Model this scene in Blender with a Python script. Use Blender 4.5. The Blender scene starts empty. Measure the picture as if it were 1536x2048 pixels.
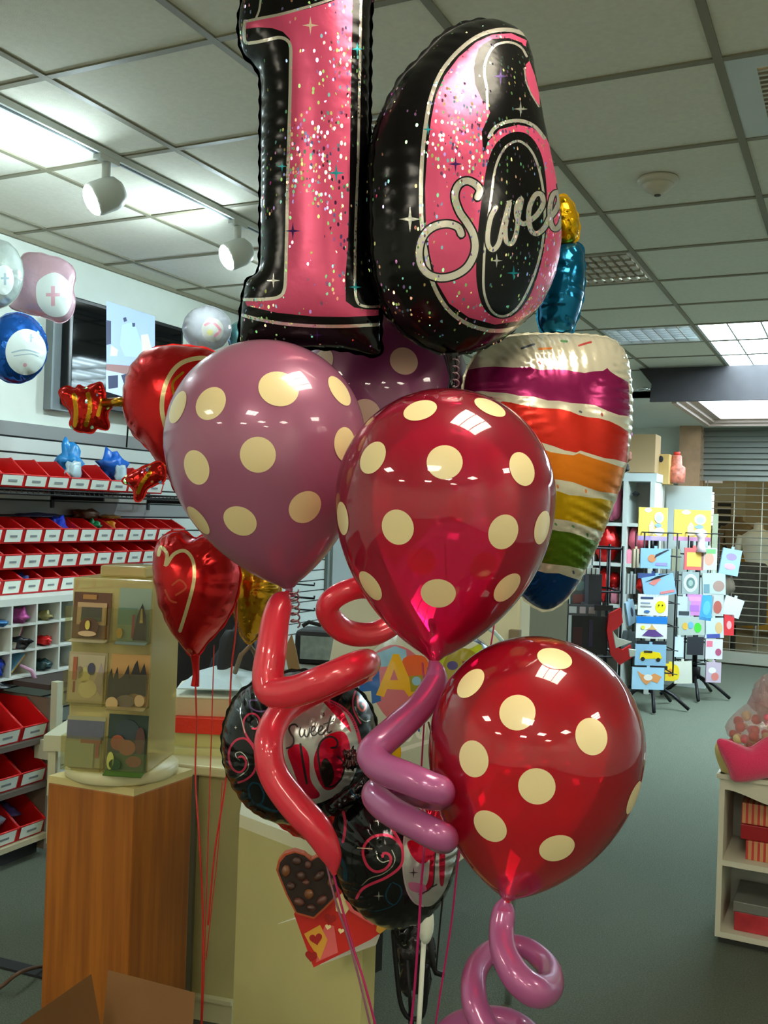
import bpy, math, random
import numpy as np
from mathutils import Vector, Matrix, geometry
random.seed(7); np.random.seed(7)
C = bpy.context.scene.collection
PI = math.pi
# ---------------------------------------------------------------- camera
FPX = 1950.0; TH = math.radians(26.0); RO = math.radians(1.95); EYE = Vector((0, 0, 1.5))
cs, sn = math.cos(TH), math.sin(TH)
FW = Vector((-sn, cs, 0)); R0 = Vector((cs, sn, 0)); ZZ = Vector((0, 0, 1))
RT = R0 * math.cos(RO) + ZZ * math.sin(RO)
UP = ZZ * math.cos(RO) - R0 * math.sin(RO)
cd = bpy.data.cameras.new('camera'); cam = bpy.data.objects.new('camera', cd); C.objects.link(cam)
cam.matrix_world = Matrix(((RT.x, UP.x, -FW.x, EYE.x), (RT.y, UP.y, -FW.y, EYE.y), (RT.z, UP.z, -FW.z, EYE.z), (0, 0, 0, 1)))
cd.sensor_fit = 'VERTICAL'; cd.sensor_height = 24.0; cd.lens = 24.0 * FPX / 2048.0; cd.clip_start = .02; cd.clip_end = 100
bpy.context.scene.camera = cam
def ray(px, py): return FW + RT * ((px - 768) / FPX) + UP * ((1024 - py) / FPX)
def P(px, py, d): return EYE + ray(px, py) * d
def PX(px, py, X): r = ray(px, py); return EYE + r * ((X - EYE.x) / r.x)
def PY(px, py, Y): r = ray(px, py); return EYE + r * ((Y - EYE.y) / r.y)
def PZ(px, py, Z): r = ray(px, py); return EYE + r * ((Z - EYE.z) / r.z)
aF, aR, aU, aE = [np.array(v) for v in (FW, RT, UP, EYE)]
def proj(p):
    v = p - aE; w = v @ aF
    return np.stack([768 + FPX * (v @ aR) / w, 1024 - FPX * (v @ aU) / w], -1)
# ---------------------------------------------------------------- materials
def lin(c):
    return tuple((x / 255 / 12.92) if x / 255 <= .04045 else ((x / 255 + .055) / 1.055) ** 2.4 for x in c[:3]) + (1,)
MT = {}
def mat(name, col, rough=.5, metal=0., spec=.5, coat=0., bump=0., bscale=50., var=0., vscale=8., emit=0., alpha=1., trans=0., sheen=0., sss=0.):
    if name in MT: return MT[name]
    m = bpy.data.materials.new(name); m.use_nodes = True; nt = m.node_tree; b = nt.nodes['Principled BSDF']
    c = lin(col); b.inputs['Base Color'].default_value = c
    b.inputs['Roughness'].default_value = rough; b.inputs['Metallic'].default_value = metal
    b.inputs['Specular IOR Level'].default_value = spec; b.inputs['Coat Weight'].default_value = coat; b.inputs['Coat Roughness'].default_value = .05
    b.inputs['Transmission Weight'].default_value = trans; b.inputs['Alpha'].default_value = alpha; b.inputs['Sheen Weight'].default_value = sheen
    if emit:
        b.inputs['Emission Color'].default_value = c; b.inputs['Emission Strength'].default_value = emit
    if bump or var:
        tc = nt.nodes.new('ShaderNodeTexCoord')
    if bump:
        n = nt.nodes.new('ShaderNodeTexNoise'); n.inputs['Scale'].default_value = bscale; n.inputs['Detail'].default_value = 4
        nt.links.new(tc.outputs['Object'], n.inputs['Vector'])
        bp = nt.nodes.new('ShaderNodeBump'); bp.inputs['Strength'].default_value = bump; bp.inputs['Distance'].default_value = .01
        nt.links.new(n.outputs['Fac'], bp.inputs['Height']); nt.links.new(bp.outputs['Normal'], b.inputs['Normal'])
    if var:
        n = nt.nodes.new('ShaderNodeTexNoise'); n.inputs['Scale'].default_value = vscale; n.inputs['Detail'].default_value = 5
        nt.links.new(tc.outputs['Object'], n.inputs['Vector'])
        rp = nt.nodes.new('ShaderNodeMapRange'); rp.inputs['From Min'].default_value = .3; rp.inputs['From Max'].default_value = .7
        rp.inputs['To Min'].default_value = 1 - var; rp.inputs['To Max'].default_value = 1 + var
        nt.links.new(n.outputs['Fac'], rp.inputs['Value'])
        mx = nt.nodes.new('ShaderNodeVectorMath'); mx.operation = 'SCALE'; mx.inputs[0].default_value = c[:3]
        nt.links.new(rp.outputs['Result'], mx.inputs['Scale']); nt.links.new(mx.outputs['Vector'], b.inputs['Base Color'])
    MT[name] = m; return m
def wood(name, c1, c2, sc=(60, 60, 3)):
    if name in MT: return MT[name]
    m = mat(name, c1, .42); nt = m.node_tree; b = nt.nodes['Principled BSDF']
    tc = nt.nodes.new('ShaderNodeTexCoord'); mp = nt.nodes.new('ShaderNodeMapping'); mp.inputs['Scale'].default_value = sc
    n = nt.nodes.new('ShaderNodeTexNoise'); n.inputs['Scale'].default_value = 1; n.inputs['Detail'].default_value = 6
    cr = nt.nodes.new('ShaderNodeValToRGB'); cr.color_ramp.elements[0].color = lin(c2); cr.color_ramp.elements[1].color = lin(c1)
    cr.color_ramp.elements[0].position = .35; cr.color_ramp.elements[1].position = .65
    nt.links.new(tc.outputs['Object'], mp.inputs['Vector']); nt.links.new(mp.outputs['Vector'], n.inputs['Vector'])
    nt.links.new(n.outputs['Fac'], cr.inputs['Fac']); nt.links.new(cr.outputs['Color'], b.inputs['Base Color']); return m
def holo(name, col, flake=.30, scale=210., tilt=.9, metal=.85, rough=.25, crinkle=.15, spec=.5, flen=1.0):
    """foil with tiny tilted rainbow flakes pressed into it"""
    if name in MT: return MT[name]
    m = bpy.data.materials.new(name); m.use_nodes = True; nt = m.node_tree; L = nt.links.new; b = nt.nodes['Principled BSDF']
    N = nt.nodes.new
    tc = N('ShaderNodeTexCoord'); mp = N('ShaderNodeMapping'); mp.inputs['Scale'].default_value = (1, 1, .6)
    vo = N('ShaderNodeTexVoronoi'); vo.inputs['Scale'].default_value = scale; L(tc.outputs['Object'], mp.inputs['Vector']); L(mp.outputs['Vector'], vo.inputs['Vector'])
    sp = N('ShaderNodeSeparateColor'); L(vo.outputs['Color'], sp.inputs['Color'])
    # big patches where flakes crowd
    nz = N('ShaderNodeTexNoise'); nz.inputs['Scale'].default_value = 7; L(tc.outputs['Object'], nz.inputs['Vector'])
    mr = N('ShaderNodeMapRange'); mr.inputs['From Min'].default_value = .42; mr.inputs['From Max'].default_value = .62
    mr.inputs['To Min'].default_value = 1 - flake * .12; mr.inputs['To Max'].default_value = 1 - flake * 1.6; L(nz.outputs['Fac'], mr.inputs['Value'])
    g = N('ShaderNodeMath'); g.operation = 'GREATER_THAN'; L(sp.outputs['Red'], g.inputs[0]); L(mr.outputs['Result'], g.inputs[1])
    ds = N('ShaderNodeMath'); ds.operation = 'LESS_THAN'; L(vo.outputs['Distance'], ds.inputs[0]); ds.inputs[1].default_value = .42 * flen
    mk = N('ShaderNodeMath'); mk.operation = 'MULTIPLY'; L(g.outputs[0], mk.inputs[0]); L(ds.outputs[0], mk.inputs[1])
    hs = N('ShaderNodeCombineColor'); hs.mode = 'HSV'; L(sp.outputs['Green'], hs.inputs['Red']); hs.inputs['Green'].default_value = .62; hs.inputs['Blue'].default_value = 1.0
    mx = N('ShaderNodeMix'); mx.data_type = 'RGBA'; mx.inputs['A'].default_value = lin(col); L(hs.outputs['Color'], mx.inputs['B']); L(mk.outputs[0], mx.inputs['Factor'])
    L(mx.outputs['Result'], b.inputs['Base Color'])
    mm = N('ShaderNodeMix'); mm.data_type = 'FLOAT'; mm.inputs['A'].default_value = metal; mm.inputs['B'].default_value = 1.0; L(mk.outputs[0], mm.inputs['Factor']); L(mm.outputs['Result'], b.inputs['Metallic'])
    b.inputs['Roughness'].default_value = rough; b.inputs['Specular IOR Level'].default_value = spec
    v1 = N('ShaderNodeVectorMath'); v1.operation = 'SUBTRACT'; L(vo.outputs['Color'], v1.inputs[0]); v1.inputs[1].default_value = (.5, .5, .5)
    sc = N('ShaderNodeMath'); sc.operation = 'MULTIPLY'; sc.inputs[1].default_value = tilt * 2; L(mk.outputs[0], sc.inputs[0])
    v2 = N('ShaderNodeVectorMath'); v2.operation = 'SCALE'; L(v1.outputs[0], v2.inputs[0]); L(sc.outputs[0], v2.inputs['Scale'])
    # fine crinkles
    n2 = N('ShaderNodeTexNoise'); n2.inputs['Scale'].default_value = 26; n2.inputs['Detail'].default_value = 3; L(tc.outputs['Object'], n2.inputs['Vector'])
    bp = N('ShaderNodeBump'); bp.inputs['Strength'].default_value = crinkle; bp.inputs['Distance'].default_value = .01; L(n2.outputs['Fac'], bp.inputs['Height'])
    v3 = N('ShaderNodeVectorMath'); v3.operation = 'ADD'; L(bp.outputs['Normal'], v3.inputs[0]); L(v2.outputs[0], v3.inputs[1])
    v4 = N('ShaderNodeVectorMath'); v4.operation = 'NORMALIZE'; L(v3.outputs[0], v4.inputs[0]); L(v4.outputs[0], b.inputs['Normal'])
    MT[name] = m; return m
def foilmat(name, col, rough=.2, metal=.8, crinkle=.25, sc=30):
    return mat(name, col, rough, metal, bump=crinkle, bscale=sc)
def latex(name, col, see=0., tint=None, pearl=0.):
    if name in MT: return MT[name]
    m = bpy.data.materials.new(name); m.use_nodes = True; nt = m.node_tree; L = nt.links.new; N = nt.nodes.new
    b = nt.nodes['Principled BSDF']; out = nt.nodes['Material Output']
    b.inputs['Base Color'].default_value = lin(col); b.inputs['Roughness'].default_value = .32; b.inputs['Metallic'].default_value = pearl
    b.inputs['Coat Weight'].default_value = 1; b.inputs['Coat Roughness'].default_value = .015; b.inputs['Coat IOR'].default_value = 1.5
    tl = N('ShaderNodeBsdfTranslucent'); tl.inputs['Color'].default_value = lin(col) if not see else lin((255, min(255, col[1] + 30), min(255, col[2] + 40)))
    m1 = N('ShaderNodeMixShader'); m1.inputs[0].default_value = .30 if not see else .5; L(b.outputs[0], m1.inputs[1]); L(tl.outputs[0], m1.inputs[2])
    last = m1
    if see:
        tr = N('ShaderNodeBsdfTransparent'); tr.inputs['Color'].default_value = lin(tint)
        m2 = N('ShaderNodeMixShader'); m2.inputs[0].default_value = see; L(m1.outputs[0], m2.inputs[1]); L(tr.outputs[0], m2.inputs[2])
        gl = N('ShaderNodeBsdfGlossy'); gl.inputs['Roughness'].default_value = .015
        fr = N('ShaderNodeFresnel'); fr.inputs['IOR'].default_value = 1.5
        m3 = N('ShaderNodeMixShader'); L(fr.outputs[0], m3.inputs[0]); L(m2.outputs[0], m3.inputs[1]); L(gl.outputs[0], m3.inputs[2]); last = m3
    L(last.outputs[0], out.inputs['Surface']); MT[name] = m; return m
def clear(name, tint=(235, 240, 240), see=.7, rough=.08):
    if name in MT: return MT[name]
    m = bpy.data.materials.new(name); m.use_nodes = True; nt = m.node_tree; L = nt.links.new; N = nt.nodes.new
    b = nt.nodes['Principled BSDF']; out = nt.nodes['Material Output']; b.inputs['Base Color'].default_value = lin(tint); b.inputs['Roughness'].default_value = rough
    tr = N('ShaderNodeBsdfTransparent'); tr.inputs['Color'].default_value = lin(tint); mx = N('ShaderNodeMixShader'); mx.inputs[0].default_value = see
    L(b.outputs[0], mx.inputs[1]); L(tr.outputs[0], mx.inputs[2]); L(mx.outputs[0], out.inputs['Surface']); MT[name] = m; return m
# ---------------------------------------------------------------- mesh building
def frame(o, yaw=0., pitch=0., roll=0.):
    """local x right, y away, z up; yaw turns about the vertical"""
    return Matrix.Translation(Vector(o)) @ Matrix.Rotation(yaw, 4, 'Z') @ Matrix.Rotation(pitch, 4, 'X') @ Matrix.Rotation(roll, 4, 'Y')
CAMYAW = TH
class MB:
    def __init__(s): s.v = []; s.f = []; s.m = []; s.s = []
    def add(s, vs, fs, m=0, M=None, smooth=False):
        k = len(s.v)
        for v in vs:
            v = Vector(v); s.v.append(tuple(M @ v) if M is not None else tuple(v))
        for f in fs: s.f.append(tuple(i + k for i in f)); s.m.append(m); s.s.append(smooth)
        return s
    def box(s, x0, x1, y0, y1, z0, z1, m=0, M=None):
        vs = [(x, y, z) for z in (z0, z1) for y in (y0, y1) for x in (x0, x1)]
        return s.add(vs, [(0, 2, 3, 1), (4, 5, 7, 6), (0, 1, 5, 4), (2, 6, 7, 3), (0, 4, 6, 2), (1, 3, 7, 5)], m, M)
    def prism(s, poly, h0, h1, m=0, M=None, plane='xz'):
        n = len(poly); 
        a = sum(poly[i][0] * poly[(i + 1) % n][1] - poly[(i + 1) % n][0] * poly[i][1] for i in range(n))
        if a < 0: poly = poly[::-1]
        f = (lambda p, h: (p[0], h, p[1])) if plane == 'xz' else (lambda p, h: (p[0], p[1], h))
        vs = [f(p, h0) for p in poly] + [f(p, h1) for p in poly]
        fs = [tuple(range(n)), tuple(range(2 * n - 1, n - 1, -1))] + [(i + n, (i + 1) % n + n, (i + 1) % n, i) for i in range(n)]
        if plane != 'xz': fs = [f_[::-1] for f_ in fs]
        return s.add(vs, fs, m, M)
    def tube(s, pts, r, m=0, n=8, M=None, closed=False, caps=True):
        pts = [Vector(p) for p in pts]; k = len(pts); rs = r if hasattr(r, '__len__') else [r] * k
        vs = []; nrm = None
        for i in range(k):
            if closed: t = pts[(i + 1) % k] - pts[i - 1]
            else: t = pts[min(i + 1, k - 1)] - pts[max(i - 1, 0)]
            if t.length < 1e-9: t = Vector((0, 0, 1))
            t.normalize()
            if nrm is None:
                nrm = t.orthogonal().normalized()
            else:
                nrm = nrm - t * nrm.dot(t)
                nrm = nrm.normalized() if nrm.length > 1e-6 else t.orthogonal().normalized()
            b = t.cross(nrm)
            for j in range(n):
                a = 2 * PI * j / n; vs.append(pts[i] + (nrm * math.cos(a) + b * math.sin(a)) * rs[i])
        fs = []
        for i in range(k if closed else k - 1):
            i2 = (i + 1) % k
            for j in range(n): fs.append((i * n + j, i * n + (j + 1) % n, i2 * n + (j + 1) % n, i2 * n + j))
        if caps and not closed:
            fs.append(tuple(range(n - 1, -1, -1))); fs.append(tuple(range((k - 1) * n, k * n)))
        return s.add(vs, fs, m, M, True)
    def lathe(s, prof, m=0, n=32, M=None, smooth=True, caps=True):
        vs = []; k = len(prof)
        for r, z in prof:
            for j in range(n): a = 2 * PI * j / n; vs.append((r * math.cos(a), r * math.sin(a), z))
        fs = []
        for i in range(k - 1):
            for j in range(n): fs.append((i * n + j, i * n + (j + 1) % n, (i + 1) * n + (j + 1) % n, (i + 1) * n + j))
        if caps:
            if prof[0][0] > 1e-6: fs.append(tuple(range(n - 1, -1, -1)))
            if prof[-1][0] > 1e-6: fs.append(tuple(range((k - 1) * n, k * n)))
        return s.add(vs, fs, m, M, smooth)
    def cyl(s, r, z0, z1, m=0, n=24, M=None): return s.lathe([(r, z0), (r, z1)], m, n, M, True)
    def ball(s, c, r, m=0, n=16, M=None):
        rr = r if hasattr(r, '__len__') else (r, r, r); vs = []; fs = []; h = n // 2
        for i in range(h + 1):
            t = PI * i / h
            for j in range(n): a = 2 * PI * j / n; vs.append((c[0] + rr[0] * math.sin(t) * math.cos(a), c[1] + rr[1] * math.sin(t) * math.sin(a), c[2] + rr[2] * math.cos(t)))
        for i in range(h):
            for j in range(n): fs.append((i * n + j, (i + 1) * n + j, (i + 1) * n + (j + 1) % n, i * n + (j + 1) % n))
        return s.add(vs, fs, m, M, True)
    def blob(s, c, r, m=0, n=16, seed=0, amp=.25, fr=3., M=None):
        """crumpled lump"""
        k = len(s.v); s.ball((0, 0, 0), 1.0, m, n); rnd = random.Random(seed); ph = [rnd.uniform(0, 6) for _ in range(6)]
        rr = r if hasattr(r, '__len__') else (r, r, r)
        for i in range(k, len(s.v)):
            x, y, z = s.v[i]
            q = 1 + amp * (math.sin(fr * x * 2 + ph[0]) * math.sin(fr * y + ph[1]) + math.sin(fr * z * 2 + ph[2]) * .6 + math.sin(fr * (x + y - z) * 2.3 + ph[3]) * .5)
            v = Vector((c[0] + rr[0] * x * q, c[1] + rr[1] * y * q, c[2] + rr[2] * z * q)); s.v[i] = tuple(M @ v) if M is not None else tuple(v)
        return s
def obj(name, mb, mats, parent=None, bevel=0, origin=None, local=False, M=None):
    """one mesh object. verts in world space unless local"""
    me = bpy.data.meshes.new(name)
    vs = mb.v
    o = bpy.data.objects.new(name, me); C.objects.link(o)
    if not isinstance(mats, (list, tuple)): mats = [mats]
    if local:
        off = Vector((0, 0, 0))
    elif parent is not None:
        off = parent['_o'] if '_o' in parent else (0, 0, 0); off = Vector(off)
    else:
        a = np.array(vs); off = Vector(((a[:, 0].min() + a[:, 0].max()) / 2, (a[:, 1].min() + a[:, 1].max()) / 2, a[:, 2].min())) if origin is None else Vector(origin)
        o.location = off
    me.from_pydata([tuple(Vector(v) - off) for v in vs], [], mb.f); me.update()
    for m in mats: me.materials.append(m)
    me.polygons.foreach_set('material_index', mb.m); me.polygons.foreach_set('use_smooth', mb.s)
    if parent is not None: o.parent = parent
    else: ORG[o.name] = off.copy()
    o['_o'] = tuple(off)
    if bevel:
        bm = o.modifiers.new('bevel', 'BEVEL'); bm.width = bevel; bm.segments = 2; bm.limit_method = 'ANGLE'; bm.angle_limit = .6
    return o
ORG = {}
LABELS = {}
def tag(o, label=None, cat=None, group=None):
    if label: o['label'] = label
    if cat: o['category'] = cat
    if group: o['group'] = group
    return o
def thing(name, label, cat, loc, group=None, rotz=0):
    o = bpy.data.objects.new(name, None); C.objects.link(o); o.location = Vector(loc); o.rotation_euler = (0, 0, rotz); o.empty_display_size = .05
    o['_o'] = tuple(Vector(loc)) if not rotz else (0, 0, 0)
    return tag(o, label, cat, group)
def struct(name, mb, m, **k):
    o = obj(name, mb, m, origin=(0, 0, 0), **k); o['kind'] = 'structure'; return o
def dup(root, loc, rotz=None, label=None, group=None):
    r = root.copy(); C.objects.link(r); r.location = Vector(loc)
    if rotz is not None: r.rotation_euler = (0, 0, rotz)
    if label: r['label'] = label
    if group: r['group'] = group
    for ch in list(root.children):
        c = ch.copy(); C.objects.link(c); c.parent = r
        for g in list(ch.children):
            d = g.copy(); C.objects.link(d); d.parent = c
    return r
def cr(pts, n=8, closed=False):
    """Catmull-Rom through points of any dimension"""
    p = [np.array(q, float) for q in pts]; k = len(p); out = []
    for i in range(k if closed else k - 1):
        if closed: a, b, c, d = p[i - 1], p[i], p[(i + 1) % k], p[(i + 2) % k]
        else: a, b, c, d = p[max(i - 1, 0)], p[i], p[i + 1], p[min(i + 2, k - 1)]
        for j in range(n):
            t = j / n
            out.append(.5 * (2 * b + (c - a) * t + (2 * a - 5 * b + 4 * c - d) * t * t + (3 * b - a - 3 * c + d) * t ** 3))
    if not closed: out.append(p[-1])
    return out
# ---------------------------------------------------------------- foil balloon
def segdist(pts, poly, closed=True):
    A = np.array(poly, float); B = np.roll(A, -1, 0) if closed else A[1:]
    if not closed: A = A[:-1]
    D = B - A; L2 = (D ** 2).sum(1) + 1e-12; Ls = np.sqrt(L2); cum = np.concatenate([[0], np.cumsum(Ls)[:-1]])
    bd = np.full(len(pts), 1e9); ba = np.zeros(len(pts))
    for i in range(len(A)):
        t = np.clip(((pts - A[i]) @ D[i]) / L2[i], 0, 1); q = A[i] + t[:, None] * D[i]; d = np.hypot(*(pts - q).T)
        w = d < bd; bd = np.where(w, d, bd); ba = np.where(w, cum[i] + t * Ls[i], ba)
    return bd, ba
def inpoly(pts, poly):
    P_ = np.array(poly, float); x, y = pts[:, 0], pts[:, 1]; r = np.zeros(len(pts), bool); j = len(P_) - 1
    for i in range(len(P_)):
        xi, yi = P_[i]; xj, yj = P_[j]
        c = ((yi > y) != (yj > y)); t = (xj - xi) * (y - yi) / (yj - yi + 1e-15) + xi
        r ^= c & (x < t); j = i
    return r
def star(cx, cy, r, k=.22, rx=None, rot=0):
    rx = rx or r * .8; out = []
    for i in range(8):
        a = PI / 4 * i + rot; q = 1 if i % 2 == 0 else k
        out.append((cx + rx * q * math.sin(a), cy - r * q * math.cos(a)))
    return out
def foil(name, center, outline, thick, base, prints=(), yaw=0., roll=0., pitch=0., step=.006, uv=False, rim=.004, pucker=.35, lam=.022, wp=.016, backmat=None, parent=None, smoothn=6, back_thick=None):
    """center=(px,py,d). outline px (or plane metres when uv). prints: ('p',pts,mat) or ('s',pts,width,mat,closed)"""
    O = np.array(P(*center))
    ang = TH + yaw
    u = np.array((math.cos(ang), math.sin(ang), 0)); n = np.array((math.sin(ang), -math.cos(ang), 0)); v = np.array((0, 0, 1.))
    if pitch: v, n = v * math.cos(pitch) + n * math.sin(pitch), n * math.cos(pitch) - v * math.sin(pitch)
    if roll: u, v = u * math.cos(roll) + v * math.sin(roll), v * math.cos(roll) - u * math.sin(roll)
    def to_uv_plane(px, py):
        r = np.array(ray(px, py)); t = ((O - aE) @ n) / (r @ n); q = aE + r * t - O; return (q @ u, q @ v)
    ol = [tuple(q) for q in cr(outline, smoothn, True)]
    if not uv: ol = [to_uv_plane(*q) for q in ol]
    ol = np.array(ol)
    # resample boundary evenly
    seg = np.hypot(*(np.roll(ol, -1, 0) - ol).T); cum = np.concatenate([[0], np.cumsum(seg)]); nb = max(40, int(cum[-1] / (step * .8)))
    tt = np.linspace(0, cum[-1], nb, endpoint=False); olc = np.vstack([ol, ol[:1]])
    ol = np.stack([np.interp(tt, cum, olc[:, 0]), np.interp(tt, cum, olc[:, 1])], 1)
    x0, y0 = ol.min(0); x1, y1 = ol.max(0); g = max(x1 - x0, y1 - y0) / 90
    gx = np.arange(x0 - 2 * g, x1 + 2.5 * g, g); gy = np.arange(y0 - 2 * g, y1 + 2.5 * g, g); XX, YY = np.meshgrid(gx, gy, indexing='ij')
    pp = np.stack([XX.ravel(), YY.ravel()], 1); ins = inpoly(pp, ol).reshape(XX.shape); dd, _ = segdist(pp, ol); dd = dd.reshape(XX.shape)
    phi = np.zeros_like(XX); ins2 = ins & (dd > g * .3)
    for _ in range(1500):
        phi[1:-1, 1:-1] = .25 * (phi[2:, 1:-1] + phi[:-2, 1:-1] + phi[1:-1, 2:] + phi[1:-1, :-2] + g * g); phi[~ins2] = 0
    ratio = np.where(ins2, phi / np.maximum(dd, g * .3), 0); known = ins2 & (dd > g * .9); ratio[~known] = 0; k_ = known.copy()
    for _ in range(6):
        sm = np.zeros_like(ratio); ct = np.zeros_like(ratio)
        for a, b in ((1, 0), (-1, 0), (0, 1), (0, -1), (1, 1), (-1, -1), (1, -1), (-1, 1)):
            sm += np.roll(np.roll(ratio * k_, a, 0), b, 1); ct += np.roll(np.roll(k_, a, 0), b, 1)
        new = (~k_) & (ct > 0); ratio[new] = sm[new] / ct[new]; k_ |= new
    hmax = math.sqrt(phi.max()); total = cum[-1]; nw = max(6, round(total / lam)); rp = np.random.RandomState(len(name) + nb).uniform(0, 6, 4)
    def H(q):
        q = np.atleast_2d(q); d, a = segdist(q, ol); inside = inpoly(q, ol)
        fx = np.clip((q[:, 0] - gx[0]) / g, 0, len(gx) - 1.001); fy = np.clip((q[:, 1] - gy[0]) / g, 0, len(gy) - 1.001)
        i, j = fx.astype(int), fy.astype(int); fx -= i; fy -= j
        rr = ratio[i, j] * (1 - fx) * (1 - fy) + ratio[i + 1, j] * fx * (1 - fy) + ratio[i, j + 1] * (1 - fx) * fy + ratio[i + 1, j + 1] * fx * fy
        ph_ = phi[i, j] * (1 - fx) * (1 - fy) + phi[i + 1, j] * fx * (1 - fy) + phi[i, j + 1] * (1 - fx) * fy + phi[i + 1, j + 1] * fx * fy
        wb = np.clip((d - 1.5 * g) / (3 * g), 0, 1); wb = wb * wb * (3 - 2 * wb)
        h = np.sqrt(np.maximum(rr * d * (1 - wb) + ph_ * wb, 0)) / hmax * thick
        w = a / total * 2 * PI
        c = .5 + .5 * np.cos(w * nw + 1.5 * np.sin(3 * w + rp[0]) + 1.2 * np.sin(7 * w + rp[1]))
        am = pucker * (.6 + .4 * np.sin(5 * w + rp[2]))
        h = h * (1 - am * np.exp(-d / wp) * c)
        return np.where(inside, h, 0)
    Hg = H(pp).reshape(XX.shape)
    def HF(q):
        fx = np.clip((q[:, 0] - gx[0]) / g, 0, len(gx) - 1.001); fy = np.clip((q[:, 1] - gy[0]) / g, 0, len(gy) - 1.001)
        i, j = fx.astype(int), fy.astype(int); fx -= i; fy -= j
        return Hg[i, j] * (1 - fx) * (1 - fy) + Hg[i + 1, j] * fx * (1 - fy) + Hg[i, j + 1] * (1 - fx) * fy + Hg[i + 1, j + 1] * fx * fy
    def grid_pts():
        r = []; k = 0; y = y0
        while y < y1:
            xs = np.arange(x0 + (step / 2 if k % 2 else 0), x1, step); r.append(np.stack([xs, np.full(len(xs), y)], 1)); y += step * .87; k += 1
        q = np.vstack(r); d, _ = segdist(q, ol); return q[inpoly(q, ol) & (d > step * .5)]
    G = grid_pts()
    # a few extra rings close to the seam, where the foil turns over
    cen = np.roll(ol, -1, 0) - np.roll(ol, 1, 0); nrm2 = np.stack([cen[:, 1], -cen[:, 0]], 1); nrm2 /= np.linalg.norm(nrm2, axis=1)[:, None] + 1e-9
    if not inpoly(np.array([ol[0] - nrm2[0] * 1e-4]), ol)[0]: nrm2 = -nrm2
    rings = []
    for e in (.0006, .002, .0042):
        q = ol - nrm2 * e; d, _ = segdist(q, ol); rings.append(q[inpoly(q, ol) & (d > e * .8)])
    G0 = G
    dG, _ = segdist(G, ol); G = np.vstack([G[dG > .006]] + rings)
    # prints
    def hit(pts):
        pts = np.array(pts, float); dirs = aF + ((pts[:, :1] - 768) / FPX) * aR + ((1024 - pts[:, 1:2]) / FPX) * aU
        dn = dirs @ n; tp = ((O - aE) @ n) / dn; res = np.full((len(pts), 2), np.nan); t0 = tp - (thick * 1.2 + .15); found = np.zeros(len(pts), bool)
        prev = t0.copy(); N_ = 60; span = (2 * thick + .3)
        for s_ in range(1, N_ + 1):
            t = t0 + span * s_ / N_; q = aE + dirs * t[:, None] - O; uvq = np.stack([q @ u, q @ v], 1)
            below = (q @ n < HF(uvq)) & ~found & (q @ n > -.001)
            if below.any(): below &= inpoly(uvq, ol)
            if below.any():
                lo, hi = prev[below].copy(), t[below].copy(); dr = dirs[below]
                for _ in range(12):
                    md = (lo + hi) / 2; q2 = aE + dr * md[:, None] - O; uq = np.stack([q2 @ u, q2 @ v], 1); b_ = (q2 @ n < HF(uq)); hi = np.where(b_, md, hi); lo = np.where(b_, lo, md)
                q2 = aE + dr * hi[:, None] - O; res[below] = np.stack([q2 @ u, q2 @ v], 1); found |= below
            prev = t
        return res
    cons_v = []; cons_e = []; rules = []; mats = [base]
    def addline(pts, closed):
        r = hit(pts); idx = []
        for q in r:
            if np.isnan(q[0]): idx.append(-1)
            else: idx.append(len(cons_v)); cons_v.append(q)
        k = len(idx)
        for i in range(k if closed else k - 1):
            a, b = idx[i], idx[(i + 1) % k]
            if a >= 0 and b >= 0 and np.hypot(*(cons_v[a] - cons_v[b])) < .05 and a != b: cons_e.append((a, b))
    def fine(pts, closed, mx=4.0):
        o_ = []; k = len(pts)
        for i in range(k if closed else k - 1):
            a, b_ = np.array(pts[i], float), np.array(pts[(i + 1) % k], float); m_ = max(1, int(np.hypot(*(b_ - a)) / mx))
            o_ += [tuple(a + (b_ - a) * j / m_) for j in range(m_)]
        if not closed: o_.append(tuple(pts[-1]))
        return o_
    for pr in prints:
        m = pr[3] if pr[0] == 's' else pr[2]
        if m not in mats: mats.append(m)
        mi = mats.index(m)
        if pr[0] in ('p', 'q'):
            pts = fine([tuple(q) for q in (cr(pr[1], 5, True) if pr[0] == 'p' else pr[1])], True, 4.0 if step < .008 else 8.0)
            addline(pts, True); rules.append(('p', pts, 0, mi, None))
        else:
            closed = len(pr) > 4 and pr[4]; pts = np.array(fine(cr(pr[1], 6, closed), closed, 6.0)); w = pr[2] / 2
            if len(pr[1]) == 2: pts = np.linspace(np.array(pr[1][0], float), np.array(pr[1][1], float), 8)
            T = np.gradient(pts, axis=0); T /= np.linalg.norm(T, axis=1)[:, None] + 1e-9; Nn = np.stack([-T[:, 1], T[:, 0]], 1)
            if closed: addline(pts + Nn * w, True); addline(pts - Nn * w, True)
            else:
                ca = [pts[0] + (Nn[0] * math.cos(a) - T[0] * math.sin(a)) * w for a in np.linspace(0, PI, 5)[1:-1]]
                cb = [pts[-1] + (-Nn[-1] * math.cos(a) + T[-1] * math.sin(a)) * w for a in np.linspace(0, PI, 5)[1:-1]]
                loop = list(pts + Nn * w) ; loop = loop[::-1] + ca + list(pts - Nn * w) + [c_ for c_ in cb]
                addline(loop, True)
            rules.append(('s', pts, w, mi, closed))
    if cons_v:   # drop grid points too near a print line
        cv = np.array(cons_v); keep = np.ones(len(G), bool)
        for i in range(0, len(cv), 400):
            dmat = np.hypot(G[:, None, 0] - cv[None, i:i + 400, 0], G[:, None, 1] - cv[None, i:i + 400, 1]); keep &= dmat.min(1) > .0012
        Gf = G[keep]
    else: Gf = G
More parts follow.
